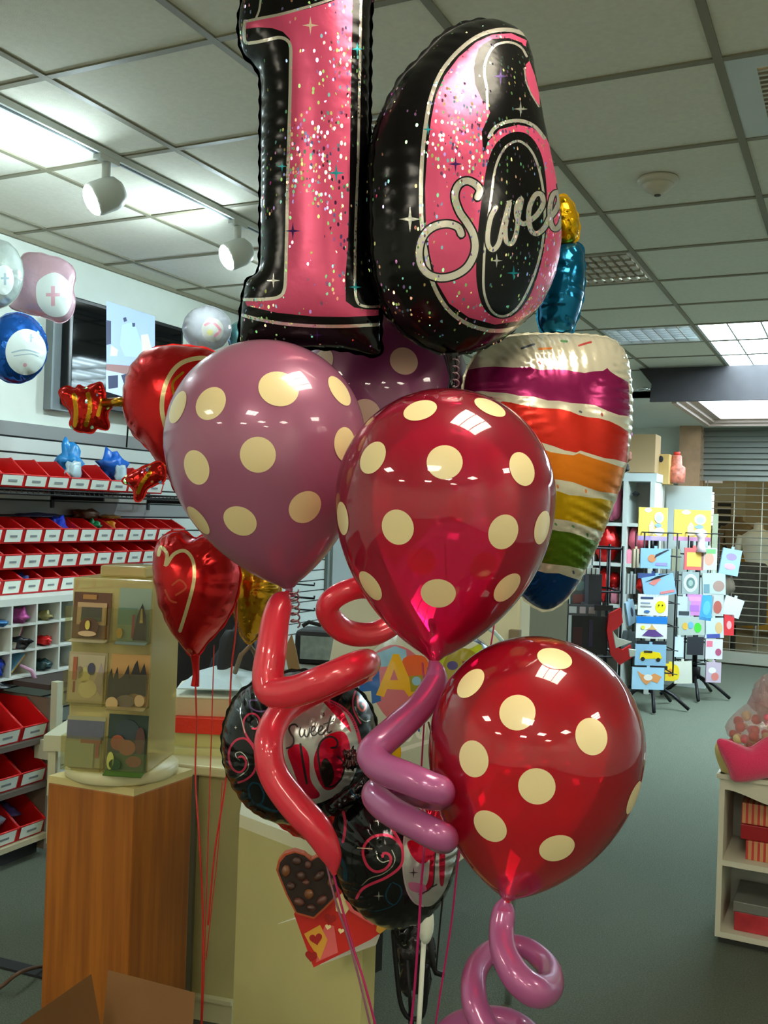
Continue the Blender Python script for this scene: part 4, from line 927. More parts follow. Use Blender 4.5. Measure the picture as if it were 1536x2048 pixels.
# white bracket fixed behind
q = P(112, 1480, 2.62); b = MB(); Mq = frame(q, TH); b.box(-.03, .06, -.01, .3, -.028, .014, 0, Mq); b.box(-.02, .0, 0, .02, -.15, -.028, 0, Mq); tag(obj('side_ledge', b, mat('post_cream', (196, 196, 168), .5)), 'small cream ledge sticking out left of the card stand', 'ledge')
# cream counter with white paper covered front
zc = .745
F1 = at(382, 1560, zc); F1.z = 0
# left counter panel
fl = PZ(400, 2046, 0); d_l = 2.86
def gp_(px, d): p = P(px, 1100, d); return Vector((p.x, p.y, 0))
a, b2 = gp_(330, 2.90), gp_(498, 2.83); dv = (b2 - a).normalized(); nb = Vector((-dv.y, dv.x, 0))
t = thing('counter', 'cream shop counter with a moulded base behind the wooden pedestal', 'counter', (a + b2) / 2 + nb * .3)
def quadbox(b, p0, p1, dep, z0, z1, m=0, off=0.):
    n_ = Vector((-(p1 - p0).y, (p1 - p0).x, 0)).normalized(); q0, q1 = p0 - n_ * off, p1 - n_ * off; q2, q3 = q1 + n_ * dep, q0 + n_ * dep
    b.prism([(q.x, q.y) for q in (q0, q1, q2, q3)], z0, z1, m, plane='xy')
b = MB(); quadbox(b, a, b2, .45, .02, zc - .03); obj('counter_body', b, cream2, t)
b = MB(); quadbox(b, a, b2, .48, zc - .03, zc, 0, .03); obj('counter_top', b, mat('counter_top', (214, 206, 160), .4), t, bevel=.006)
b = MB(); quadbox(b, a, b2, .02, .0, .06, 0, .012); quadbox(b, a, b2, .02, .06, .072, 0, .02); obj('base_moulding', b, mat('moulding', (206, 204, 160), .5), t)
b = MB(); quadbox(b, gp_(384, 2.87), gp_(412, 2.86), .02, .02, zc - .03, 0, .012); obj('shadow_strip', b, mat('counter_shadow_strip', (112, 108, 88), .6), t)  # dark strip stands in for shade on the counter front
# boxes on the counter
def boxat(name, px0, px1, pyb, d, h, dep, m, label, cat, top=None, yaw=0., topm=None):
    p0, p1 = P(px0, pyb, d), P(px1, pyb, d); w = (p1 - p0).length; o = (p0 + p1) / 2; M = frame(o, TH + yaw)
    b = MB(); b.box(-w / 2, w / 2, 0, dep, 0, h, 0, M)
    if topm: b.box(-w / 2 - .003, w / 2 + .003, -.003, dep + .003, h, h + .006, 1, M)
    return tag(obj(name, b, [m] + ([topm] if topm else []), bevel=.002), label, cat)
cardw = mat('box_white', (216, 220, 206), .6); boxc = mat('box_cream', (200, 196, 130), .5); boxb = mat('box_beige', (200, 176, 140), .6); boxr = mat('box_red', (222, 44, 20), .5, bump=.3, bscale=60)
d_ = 2.95
boxat('flat_tray', 340, 470, 1512, d_, .022, .25, mat('tray_cream', (206, 202, 144), .5), 'flat cream tray lowest in the stack on the counter', 'tray')
boxat('gift_box', 344, 470, 1508, d_ + .02, .070, .25, boxc, 'glossy pale yellow box second from the bottom of the counter stack', 'box', yaw=-.05)
bb = boxat('red_roll', 346, 452, 1468, d_ + .0, .048, .24, boxr, 'bright red wrapped packet in the middle of the counter stack', 'packet', yaw=-.08)
boxat('gift_box', 348, 466, 1433, d_ + .03, .055, .24, boxb, 'beige box with white lid under the loose white sheets on the counter', 'box', topm=cardw)
for q, (x0, y0, x1, dz, rot, lab) in enumerate(((343, 1396, 455, .0, .06, 'lower loose white sheet on top of the counter stack'), (352, 1382, 486, .0, -.1, 'bent bluish white card topmost on the counter stack'))):
    p0, p1 = P(x0, y0, d_ + .03), P(x1, y0, d_ + .03); M = frame((p0 + p1) / 2, TH + rot, .03 + .05 * q); w = (p1 - p0).length
    b = MB(); b.add([(-w / 2, 0, 0), (w / 2, .02, 0), (w / 2, .23, .01), (0, .25, .03), (-w / 2, .22, .0), (-w / 2, 0, .004), (w / 2, .02, .004), (w / 2, .23, .014), (0, .25, .034), (-w / 2, .22, .004)], [(0, 4, 3, 2, 1), (5, 6, 7, 8, 9), (0, 1, 6, 5), (1, 2, 7, 6), (2, 3, 8, 7), (3, 4, 9, 8), (4, 0, 5, 9)], 0, M)
    tag(obj('loose_card', b, mat('sheet%d' % q, (196, 216, 222) if q else (224, 226, 210), .6)), lab, 'card')
# black bags / chair behind the boxes
kb = mat('black_cloth', (18, 20, 24), .7, bump=.4, bscale=20)
def slab(px0, py0, px1, py1, d, dep, m, name, label, cat, amp=0., yaw=0.):
    p0, p1 = P(px0, py1, d), P(px1, py1, d); w = (p1 - p0).length; h = (py1 - py0) * d / FPX; M = frame((p0 + p1) / 2, TH + yaw)
    b = MB(); b.box(-w / 2, w / 2, 0, dep, 0, h, 0, M); return tag(obj(name, b, m, bevel=min(.012, h / 4, dep / 4)), label, cat)
t = thing('office_chair', 'black office chair standing behind the counter boxes', 'chair', PZ(425, 1800, 0) * .0 + Vector((gp_(425, 3.95).x, gp_(425, 3.95).y, 0)))
o = gp_(425, 3.95); M = frame(o, TH + .2)
b = MB(); prof = [(-.24, .55), (-.26, .8), (-.22, 1.12), (-.12, 1.24), (.1, 1.25), (.2, 1.15), (.24, .8), (.22, .55)]; b.prism(prof, -.04, .05, 0, M); obj('backrest', b, kb, t, bevel=.03)
b = MB(); b.box(-.25, .25, -.45, .05, .43, .52, 0, M); obj('seat', b, kb, t, bevel=.03)
b = MB(); b.tube([(0, -.2, .1), (0, -.2, .43)], .03, 0, 12, M)
for k in range(5): a_ = 2 * PI * k / 5; b.tube([(0, -.2, .1), (.28 * math.cos(a_), -.2 + .28 * math.sin(a_), .05)], .018, 0, 8, M); b.ball((.28 * math.cos(a_), -.2 + .28 * math.sin(a_), .03), .03, 0, 12, M)
obj('chair_base', b, kb, t)
for s_ in (-1, 1): b = MB(); b.tube([(s_ * .24, -.35, .5), (s_ * .29, -.35, .68), (s_ * .29, -.05, .7), (s_ * .25, .0, .62)], .018, 0, 10, M); obj('armrest', b, kb, t)
o = P(565, 1290, 3.3); M = frame((o.x, o.y, zc), TH)
def blobat(px, py, d, rx, ry, rz, m, name, label, cat, seed=1, amp=.2, n=22):
    b = MB(); b.blob((0, 0, 0), (rx, ry, rz), 0, n, seed, amp, M=frame(P(px, py, d), TH)); return tag(obj(name, b, m), label, cat)
blobat(478, 1335, 3.25, .085, .08, .13, kb, 'black_handbag', 'black bag slumped behind the counter stack', 'bag', 4, .15)
b = MB(); b.tube([P(*p) for p in ((470, 1345, 3.1), (482, 1310, 3.05), (500, 1292, 3.05), (512, 1310, 3.1), (518, 1350, 3.15))], .008, 0, 8); tag(obj('bag_strap', b, mat('tan_strap', (120, 96, 70), .6)), 'tan strap hanging over the black bag', 'strap')
b = MB(); q = [P(*p) for p in ((583, 1268, 3.2), (592, 1300, 3.2), (600, 1340, 3.2), (578, 1345, 3.2), (568, 1300, 3.2))]; n_ = FW * .01
b.add([tuple(x) for x in q] + [tuple(x + n_) for x in q], [(0, 1, 2, 3, 4), (9, 8, 7, 6, 5)] + [((i + 1) % 5, i, i + 5, (i + 1) % 5 + 5) for i in range(5)]); tag(obj('cardboard_tag', b, mat('kraft', (150, 120, 84), .8)), 'kraft cardboard piece left of the small printer', 'cardboard')
# printer / camera and wall hooks beyond the coil
t = thing('label_printer', 'small black and grey machine behind the red coil balloon', 'printer', P(625, 1330, 3.4))
p_ = P(628, 1330, 3.4); M = frame(p_, TH - .15); b = MB(); b.box(-.075, .085, 0, .14, 0, .12, 0, M); obj('casing', b, kb, t, bevel=.02)
b = MB(); b.box(-.05, .07, -.006, .0, .02, .10, 0, M); obj('front_panel', b, mat('printer_grey', (128, 144, 144), .4, var=.2, vscale=40), t)
b = MB(); b.tube([P(*p) for p in ((605, 1252, 3.3), (618, 1244, 3.3), (640, 1250, 3.3), (660, 1240, 3.35))], .007, 0, 8); tag(obj('cable', b, kb), 'black cable lying above the small machine', 'cable')
for q, (py, r) in enumerate(((1168, .003), (1194, .005), (1218, .003))):
    b = MB(); c0 = PX(590, py, XL + .03); c1 = c0 + Vector((.16, 0, 0)); b.tube([c0, c1, c1 + Vector((.0, 0, .02))], r + .003, 0, 8); tag(obj('wall_hook', b, wire), 'black slatwall hook behind the purple balloon knot', 'hook', 'black slatwall hooks')
b = MB(); c0 = PX(655, 1120, XL + .035); c1 = PX(655, 1200, XL + .035); b.box(XL + .024, XL + .05, c0.y - .02, c0.y + .02, .2, 1.6); tag(obj('wall_upright', b, mat('grey_post', (118, 126, 122), .6)), 'dark upright on the slatwall behind the red polka dot balloon', 'upright')
b = MB(); b.box(XL + .024, XL + .07, c0.y + .02, c0.y + 1.5, .2, 2.0); tag(obj('wall_panel', b, mat('grey_panel', (150, 158, 154), .6)), 'plain grey panel on the wall right of the slatwall', 'panel')
# dark mess low behind counter: back counter
a3, b3 = gp_(560, 3.33), gp_(790, 3.33)
t = thing('back_counter', 'grey back counter behind the balloon bunch', 'counter', (a3 + b3) / 2); b = MB(); quadbox(b, a3, b3, .5, 0, .92); obj('counter_body', b, mat('bc_grey', (110, 112, 104), .6), t)
b = MB(); quadbox(b, a3, b3, .55, .92, .957, 0, .03); obj('counter_top', b, mat('bc_top', (160, 166, 158), .4), t)
# leaning framed board
q = [P(*p) for p in ((684, 1204, 3.0), (790, 1200, 3.0), (790, 1320, 2.85), (660, 1330, 2.85))]
t = thing('framed_board', 'cream board in a white frame leaning behind the red balloon loop', 'board', q[3]); nn = (q[1] - q[0]).cross(q[3] - q[0]).normalized()
b = MB(); vs = q + [x - nn * .012 for x in q]; b.add(vs, [(0, 1, 2, 3), (7, 6, 5, 4), (0, 3, 7, 4), (1, 0, 4, 5), (2, 1, 5, 6), (3, 2, 6, 7)]); obj('board_panel', b, mat('board_cream', (188, 186, 164), .5), t)
b = MB(); b.tube([x + nn * .003 for x in q], .006, 0, 8, closed=True); obj('board_frame', b, cardw, t)
# white side counter (paper covered front) in front, running to the right
zf = .76; a1 = gp_(497, 2.35); a2 = gp_(753, 2.06); dz2 = zf
t = thing('display_counter', 'counter with a white paper covered front behind the balloon ribbons', 'counter', (a1 + a2) / 2)
b = MB(); quadbox(b, a1, a2, .04, 0, dz2 - .03); obj('paper_front', b, mat('paper_front', (184, 176, 118), .7, var=.05, vscale=5, bump=.25, bscale=6), t)
c1 = PZ(947, 1716, .62); c1.z = 0; c3 = gp_(1050, 3.75)
n_ = Vector((-(a2 - a1).y, (a2 - a1).x, 0)).normalized()
pl = [(p.x, p.y) for p in (a1, a2, gp_(1060, 2.95), gp_(1050, 3.4), gp_(760, 3.0), gp_(508, 2.7))]
b = MB(); b.prism(pl, dz2 - .03, dz2, plane='xy'); obj('counter_top', b, mat('top_white', (214, 212, 180), .5), t)
pl2 = [(p.x, p.y) for p in (gp_(753, 2.07), gp_(1060, 2.955), gp_(1050, 2.97), gp_(745, 2.09))]
b = MB(); b.prism(pl2, dz2 - .16, dz2 - .03, plane='xy'); obj('apron', b, mat('top_white', (214, 212, 180), .5), t)
b = MB(); quadbox(b, gp_(756, 2.09), gp_(792, 2.13), .1, .50, .59); obj('black_clamp', b, kb, t)
for (px, py) in ((640, 1845), (575, 1990)):
    b = MB(); p = P(px, py, 2.165 if px > 600 else 2.235); b.box(-.0015, .0015, -.002, .0, -.12 if px > 600 else -.2, .12 if px > 600 else .2, 0, frame(p, TH)); obj('paper_seam', b, mat('seam', (150, 146, 110), .8), t)
b = MB(); b.add([tuple(P(*p)) for p in ((496, 1632, 2.415), (530, 1660, 2.40), (560, 1755, 2.40), (515, 1700, 2.412))], [(0, 1, 2, 3)]); 
# right leg
for px, d in ((1040, 3.0), (1030, 3.3)): b = MB(); p = gp_(px, d); b.box(p.x - .0, p.x + .018, p.y, p.y + .018, 0, dz2 - .03); obj('leg', b, sil, t)
# heart shaped chocolates sign
dS = 1.98
def px3(pts, d): return [P(x, y, d) for x, y in pts]
def card3(b, pts, d, m, th=.004, e=0.):
    q = px3(pts, d - e); n2 = FW * th; k = len(q); ar = sum(pts[i][0] * pts[(i + 1) % k][1] - pts[(i + 1) % k][0] * pts[i][1] for i in range(k))
    f0 = tuple(range(k)) if ar < 0 else tuple(range(k))[::-1]
    b.add([tuple(x) for x in q] + [tuple(x + n2) for x in q], [f0, tuple(i + k for i in f0[::-1])] + [((i + 1) % k, i, i + k, (i + 1) % k + k) for i in range(k)], m)
t = thing('chocolate_sign', 'red valentine cardboard sign with a heart box of chocolates taped to the counter', 'sign', P(640, 1935, dS))
b = MB(); body = [(588, 1828), (700, 1700), (705, 1775), (785, 1850), (740, 1880), (627, 1935)]
card3(b, body, dS, 0)
def heart(cx, cy, s, rot=0, n=28):
    o_ = []
    for i in range(n):
        a_ = 2 * PI * i / n; x = 16 * math.sin(a_) ** 3; y = -(13 * math.cos(a_) - 5 * math.cos(2 * a_) - 2 * math.cos(3 * a_) - math.cos(4 * a_)); x *= s / 16; y *= s / 16
        o_.append((cx + x * math.cos(rot) - y * math.sin(rot), cy + x * math.sin(rot) + y * math.cos(rot)))
    return o_
pk = mat('sign_pink', (206, 90, 90), .5); yw = mat('sign_yellow', (206, 150, 50), .5); rd2 = mat('sign_dark_red', (150, 22, 20), .5)
card3(b, [(650, 1850), (668, 1852), (676, 1905), (632, 1925), (640, 1880)], dS, 1, .001, .001); card3(b, [(608, 1868), (640, 1850), (655, 1880), (640, 1920), (620, 1890)], dS, 2, .001, .0015)
card3(b, [(670, 1800), (684, 1786), (700, 1815), (690, 1830), (672, 1822)], dS, 4, .001, .001); card3(b, heart(632, 1878, 13, -.2), dS, 3, .001, .003); card3(b, heart(622, 1912, 12, .1), dS, 3, .001, .003); card3(b, heart(660, 1838, 12, .2), dS, 3, .001, .002)
card3(b, heart(656, 1854, 6, .2), dS, 4, .001, .004); card3(b, heart(682, 1862, 6, .2), dS, 4, .001, .004); card3(b, [(690, 1700 + 100), (760, 1845), (745, 1850), (700, 1822)], dS, 1, .001, .0035)
card3(b, [(755, 1845), (785, 1848), (760, 1868), (752, 1862)], dS, 2, .001, .003)
obj('sign_board', b, [mat('sign_red', (186, 30, 22), .5), pk, yw, rd2, mat('sign_cream', (224, 206, 150), .5)], t)
hh = [(552, 1740), (556, 1722), (568, 1708), (588, 1702), (608, 1708), (622, 1720), (636, 1712), (655, 1708), (672, 1718), (682, 1740), (680, 1775), (668, 1800), (650, 1818), (628, 1838), (592, 1828), (572, 1790)]
b = MB(); card3(b, hh, dS, 0, .02, .022)
h2 = [(617 + (x - 617) * .93, 1770 + (y - 1770) * .94) for x, y in hh]; card3(b, h2, dS, 1, .002, .024)
obj('heart_tray', b, [mat('sign_orange', (176, 76, 36), .5), mat('choc_dark', (40, 24, 20), .5)], t)
for q, (x, y, w, h, rt, c) in enumerate(((572, 1742, 9, 12, 0, 1), (594, 1722, 10, 8, 0, 0), (602, 1752, 10, 9, .5, 0), (582, 1772, 9, 8, 0, 0), (638, 1752, 14, 8, -.7, 0), (618, 1788, 10, 10, 0, 1), (598, 1804, 12, 8, .3, 2), (644, 1800, 12, 8, -.6, 2), (616, 1730, 8, 8, 0, 2), (660, 1732, 10, 9, 0, 2), (622, 1815, 10, 7, .2, 0), (662, 1765, 8, 9, 0, 1), (612, 1764, 8, 6, 0, 2))):
    b = MB(); p = P(x, y, dS - .028); b.ball((0, 0, 0), (w * dS / FPX, .008, h * dS / FPX), 0, 14, frame(p, TH, 0, rt)); obj('chocolate', b, [mat('choc_a', (66, 38, 28), .35), mat('choc_b', (110, 66, 34), .35), mat('choc_c', (84, 46, 36), .35)][c], t)
# small white sheet behind the sign
b = MB(); card3(b, [(556, 1848), (600, 1832), (760, 1870), (752, 1890), (640, 1930), (590, 1838)], dS + .06, 0, .002); tag(obj('paper_sheet', b, cardw), 'small white paper tucked behind the red chocolate sign', 'paper')
# wire stand with bulb beside it
b = MB(); w3 = [(786, 1862, 1.95), (792, 1930, 1.95), (800, 2000, 1.95), (812, 2030, 1.95), (828, 2038, 1.95), (845, 2030, 1.95), (852, 1990, 1.95), (852, 1930, 1.95)]
b.tube([P(*p) for p in [tuple(x) for x in cr(w3, 6)]], .005, 0, 8); b.tube([P(*p) for p in ((815, 1920, 1.95), (820, 2000, 1.95), (822, 2070, 1.95))], .004, 0, 8); b.tube([P(*p) for p in ((858, 1860, 1.95), (866, 1930, 1.95), (872, 1945, 1.95), (888, 1950, 1.95))], .006, 0, 8); b.tube([P(822, 2040, 1.95), P(824, 2180, 1.95)], .006, 0, 8)
tag(obj('wire_stand', b, wire), 'bent black wire stand below the black foil balloon', 'stand')
b = MB(); p = P(852, 1848, 1.93); M = frame(p, TH); b.ball((0, 0, 0), (.016, .018, .04), 0, 16, M); b.tube([(-.003, 0, -.03), (-.010, 0, -.30)], .005, 0, 8, M); b.ball((.02, 0, .05), (.013, .013, .013), 1, 12, M); tag(obj('balloon_weight', b, [cardw, mat('orange', (206, 120, 30), .5)]), 'white drop shaped balloon holder with an orange tip on a pale stick', 'balloon holder')
# crumpled cellophane behind
blobat(830, 1905, 2.0, .04, .03, .07, foilmat('dark_cello', (60, 56, 58), .15, .6, .6, 40), 'foil_tassel', 'crumpled dark foil tassel below the black foil balloon', 'tassel', 8, .3)
# happy birthday balloon
DH = 2.25; hb = mat('hb_base', (206, 210, 190), .35); hyg = mat('hb_lime', (176, 186, 30), .35); hbl = mat('hb_blue', (20, 96, 176), .35); hy = mat('hb_yellow', (232, 176, 10), .35); hor = mat('hb_orange', (224, 96, 36), .35); hsky = mat('hb_sky', (140, 190, 214), .35); hnv = mat('hb_navy', (24, 48, 84), .35); hmr = mat('hb_maroon', (130, 40, 50), .35); hpi = mat('hb_pink', (206, 110, 120), .35); hwh = mat('hb_white', (238, 238, 226), .35); hol = mat('hb_olive', (150, 140, 20), .35)
pr = [('p', [(860, 1290), (930, 1300), (1000, 1270), (1010, 1340), (985, 1400), (930, 1430), (880, 1380)], hyg), ('p', circ(925, 1340, 40, 44), hol), ('p', [(730, 1340), (780, 1290), (840, 1320), (860, 1420), (780, 1440)], hpi),
 ('q', [(745, 1310), (790, 1292), (812, 1300), (815, 1330), (745, 1335)], hsky), ('p', [(806, 1318), (850, 1314), (862, 1360), (842, 1385), (812, 1370)], hor), ('q', [(722, 1366), (745, 1362), (742, 1318), (757, 1316), (762, 1402), (744, 1408), (742, 1382), (715, 1384)], hbl),
 ('q', [(786, 1308), (798, 1308), (830, 1384), (818, 1394), (808, 1380), (774, 1378), (768, 1394), (752, 1390)], hy), ('q', [(788, 1338), (796, 1360), (780, 1360)], hpi), ('q', [(818, 1352), (848, 1350), (852, 1380), (822, 1384)], hol), ('p', circ(833, 1362, 9), hsky), ('p', circ(905, 1331, 11, 9), mat('hb_violet', (66, 56, 120), .35)), ('q', [(924, 1322), (955, 1324), (940, 1352), (930, 1346)], hmr), ('q', star(972, 1280, 34, .42, 30), hnv),
 ('p', [(880, 1360), (905, 1365), (890, 1400), (870, 1400)], hor), ('s', [(806, 1448), (815, 1480), (826, 1462)], 8, hwh), ('s', [(830, 1440), (836, 1470), (846, 1470), (852, 1430)], 8, hwh), ('s', [(862, 1470), (856, 1430), (868, 1425), (876, 1455)], 8, hwh), ('s', [(884, 1465), (880, 1430), (900, 1410), (905, 1450)], 9, hwh), ('s', [(836, 1448), (838, 1462)], 4, hbl), ('s', [(857, 1445), (861, 1460)], 4, mat('hb_brown', (90, 50, 30), .4)), ('s', [(802, 1500), (850, 1485), (900, 1472)], 8, hwh), ('p', [(720, 1500), (760, 1470), (800, 1490), (790, 1530)], hy), ('q', star(885, 1500, 14, .4), mat('hb_green', (40, 150, 60), .35))]
o = foil('foil_balloon', (865, 1410, DH), circ(865, 1412, 165, 160, 20), .10, hb, pr, step=.010, lam=.035)
tag(o, 'round pale foil balloon with colourful HAPPY letters behind the purple coil', 'balloon')
b = MB(); b.tube([tuple(x) for x in cr([tuple(P(*p)) for p in ((955, 1248, 2.4), (985, 1262, 2.4), (1010, 1290, 2.4), (1022, 1320, 2.4))], 8)], .005, 0, 8); tag(obj('clear_tube', b, clear('tube_clear', (200, 226, 224), .4)), 'pale clear tube arching beside the star of the HAPPY balloon', 'tube')
# white till / paper stacks behind at right
t = thing('cash_register', 'cream cash register back panel under the rainbow cake balloon', 'cash register', P(1000, 1285, 3.15)); p_ = P(990, 1290, 3.15); M = frame(p_, TH - .35)
b = MB(); b.box(-.11, .08, 0, .16, -.33, .165, 0, M); obj('casing', b, mat('till_cream', (226, 222, 190), .5), t, bevel=.01)
b = MB(); b.box(.05, .085, -.03, .0, .0, .055, 0, M); obj('brown_block', b, mat('till_brown', (128, 112, 90), .6), t)
t = thing('wall_divider', 'grey divider panel right of the cream cash register', 'divider', P(1085, 1290, 4.6)); M = frame(P(1090, 1290, 4.6), TH)
b = MB(); b.box(-.13, .10, 0, .03, -1.0, .26, 0, M); obj('divider_panel', b, mat('divider_grey', (150, 158, 148), .6), t)
# cardboard box at the bottom left
kr = mat('kraft_box', (122, 84, 44), .8, var=.05); zb = .62
q = [PZ(70, 2050, .47), PZ(205, 1952, .47), PZ(372, 2000, .47)]
dB = 1.9; e0, e1, e2 = P(78, 2046, 1.80), P(208, 1953, 2.06), P(398, 2012, 1.90)
e0.z = e1.z = e2.z = (e1.z); 
e0 = PZ(60, 2060, e1.z); e2 = PZ(385, 2000, e1.z); e3 = e0 + e2 - e1
t = thing('cardboard_box', 'open brown cardboard box in front of the wooden pedestal', 'box', ((e0.x + e2.x) / 2, (e0.y + e2.y) / 2, 0))
def wallq(b, p0, p1, z0, z1, th=.004):
    n2 = Vector((-(p1 - p0).y, (p1 - p0).x, 0)).normalized() * th
    b.prism([(p.x, p.y) for p in (p0, p1, p1 + n2, p0 + n2)], z0, z1, plane='xy')
zt_ = e1.z; b = MB()
for p0, p1 in ((e1, e0), (e2, e1), (e3, e2), (e0, e3)): wallq(b, p0, p1, 0.0, zt_ - .12)
b.prism([(p.x, p.y) for p in (e0, e1, e2, e3)], .0, .004, plane='xy'); obj('box_walls', b, kr, t)
b = MB()
def flap(b, p0, p1, up, out): v = [p0.copy(), p1.copy(), p1 + out, p0 + out]; v[0].z = v[1].z = zt_ - .12; v[2].z = v[3].z = zt_ + up - .0; w = [x + Vector((0, 0, -.004)) for x in v]; b.add(v + w, [(0, 1, 2, 3), (7, 6, 5, 4), (0, 3, 7, 4), (1, 0, 4, 5), (2, 1, 5, 6), (3, 2, 6, 7)])
b = MB(); flap(b, e1, e2, 0, Vector((0, 0, 0)) + FW * .03); obj('flap', b, kr, t)
b = MB(); flap(b, e0, e1, 0, -R0 * .03 + FW * .01); obj('flap', b, kr, t)
b = MB(); flap(b, e2, e3, -.08, R0 * .12 - FW * .03); obj('flap', b, kr, t)
# floor cable
b = MB(); b.tube([tuple(x) for x in cr([tuple(PZ(*p)) for p in ((-60, 2010, .02), (0, 1975, .02), (40, 1945, .06), (90, 1932, .02), (140, 1935, .01))], 10)], .006, 0, 8); tag(obj('power_cable', b, mat('brown_cable', (90, 60, 40), .5)), 'brown cable on the carpet at the bottom left', 'cable')
b = MB(); q0, q1 = PZ(0, 1948, 0), PZ(120, 1968, 0); quadbox(b, Vector((q0.x - .3, q0.y, 0)), Vector((q1.x, q1.y, 0)), .05, 0, .008); tag(obj('cable_cover', b, mat('rubber_black', (30, 32, 34), .7)), 'flat black rubber strip across the carpet at the bottom left', 'cable cover')
# ================================================================ FAR RIGHT SHOP GOODS
def rack(px, d, label, h=1.5):
    o = gp_(px, d); t = thing('card_rack', label, 'display rack', o); M = frame(o, TH)
    b = MB(); b.tube([(0, 0, .12), (0, 0, h)], .022, 0, 10, M); b.tube([(0, 0, .16), (0, 0, .26)], .05, 0, 12, M); obj('pole', b, wire, t)
    for k in range(5):
        a_ = 2 * PI * k / 5 - .5; b = MB(); b.tube([(0, 0, .2), (.17 * math.cos(a_), .17 * math.sin(a_), .12), (.30 * math.cos(a_), .30 * math.sin(a_), .02)], .014, 0, 8, M); obj('leg', b, wire, t)
    b = MB()
    for k in range(7):
        z = .30 + k * .185
        for s_ in (-.13, .13):
            b.tube([(-.13, s_, z), (.13, s_, z)], .005, 0, 6, M); b.tube([(s_, -.13, z), (s_, .13, z)], .005, 0, 6, M)
        b.tube([(-.15, -.18, z), (.13, .13, z)], .004, 0, 6, M); b.tube([(-.13, .13, z), (.15, -.18, z)], .004, 0, 6, M)
    for sx in (-.13, .13):
        for sy in (-.13, .13): b.tube([(sx, sy, .28), (sx, sy, h - .09)], .006, 0, 6, M)
    obj('wire_cage', b, wire, t); return M
def pack(px, py, w, h, d, bg, pics, label, rot=0., name='card_pack', yaw=0.):
    """hanging packet: px,py centre, w,h in px"""
    s = d / FPX; M = frame(P(px, py, d), TH + yaw, 0, -rot); ms = [mat('pk_%d_%d_%d' % bg, bg, .4)]; W, Hh = w * s, h * s
    b = MB(); b.box(-W / 2, W / 2, -.002, .018, -Hh / 2, Hh / 2, 0, M); b.box(-.012, .012, 0, .004, Hh / 2, Hh / 2 + .02, 0, M)
    for q, (pl, c) in enumerate(pics):
        m = mat('pk_%d_%d_%d' % c, c, .4)
        if m not in ms: ms.append(m)
        b.prism([((x - .5) * W, (y - .5) * Hh) for x, y in pl], -.0035 - .0006 * q, -.002, ms.index(m), M)
    return tag(obj(name, b, ms), label, 'packet')
M1 = rack(1312, 7.85, 'black wire spinner rack hung with light blue card packs, nearer one'); M2 = rack(1397, 8.4, 'black wire spinner rack hung with toy packets, farther one', 1.48)
LB = (140, 180, 206); d1 = 7.60
pack(1311, 1117, 60, 40, d1, LB, [(el(.38, .5, .14, .2), (196, 130, 90)), ([(.45, .5), (.55, .6), (.95, .95), (.9, .98), (.5, .7)], (50, 50, 60)), (rc(.5, .15, .9, .3), (150, 140, 200))], 'light blue card pack with a guitar, top of the nearer rack')
pack(1306, 1152, 60, 10, d1 + .02, (60, 80, 130), [], 'dark blue strip pack below the guitar pack')
pack(1318, 1172, 64, 42, d1, LB, [([(.2, .7), (.5, .95), (.6, .8), (.35, .55)], (220, 130, 120)), (rc(.5, .1, .95, .22), (220, 130, 130)), ([(.1, .8), (.5, .98), (.9, 1.), (.5, .85)], (30, 32, 40))], 'tilted light blue card pack with pink drawing on the nearer rack', .2)
pack(1306, 1210, 60, 42, d1, (232, 236, 226), [(el(.75, .42, .18, .3), (232, 212, 30)), (rc(.08, .78, .5, .88), (60, 70, 110)), (rc(.08, .55, .4, .62), (140, 150, 170)), (rc(.08, .4, .45, .46), (150, 150, 160)), (el(.3, .18, .1, .07), (70, 110, 160)), (el(.69, .5, .02, .04), (30, 30, 30)), (el(.81, .5, .02, .04), (30, 30, 30))], 'white card pack with a yellow smiling face on the nearer rack')
pack(1303, 1255, 62, 44, d1, (230, 234, 228), [(rc(0, .68, 1, 1), (30, 120, 200)), ([(.2, .12), (.4, .4), (.6, .42), (.9, .12), (.6, .08)], (96, 64, 130)), ([(.3, .4), (.45, .5), (.5, .66), (.62, .45), (.7, .4)], (220, 180, 110)), (el(.22, .5, .07, .09), (230, 220, 80))], 'white and blue card pack with a purple creature on the nearer rack')
pack(1301, 1310, 62, 42, d1, LB, [([(.15, .3), (.18, .62), (.35, .72), (.8, .62), (.88, .35)], (240, 206, 10)), (el(.25, .3, .07, .1), (30, 30, 34)), (el(.75, .28, .07, .1), (30, 30, 34)), (rc(.28, .6, .55, .7), (60, 50, 30))], 'light blue card pack with a yellow car on the nearer rack')
pack(1296, 1357, 64, 44, d1, (160, 200, 222), [([(.15, .85), (.3, .7), (.5, .6), (.7, .75), (.92, .6), (.8, .3), (.6, .4), (.45, .2), (.3, .4)], (226, 150, 90)), (el(.5, .55, .14, .14), (232, 226, 216))], 'light blue card pack with an orange animal, lowest on the nearer rack')
pack(1304, 1286, 58, 8, d1 + .01, (30, 32, 40), [], 'black backed pack edge above the yellow car pack'); pack(1304, 1335, 62, 7, d1 + .01, (36, 38, 44), [], 'black backed pack edge below the yellow car pack')
pack(1262, 1225, 26, 48, d1 + .1, (160, 190, 210), [(el(.6, .5, .15, .2), (60, 60, 80))], 'pale blue pack seen edge on at the left of the nearer rack', .3, yaw=.7)
pack(1263, 1168, 24, 40, d1 + .12, (190, 196, 190), [(rc(.2, .0, .35, 1), (90, 90, 90)), (rc(.6, 0, .7, 1), (90, 90, 90))], 'grey striped pack at the left side of the nearer rack', yaw=.6)
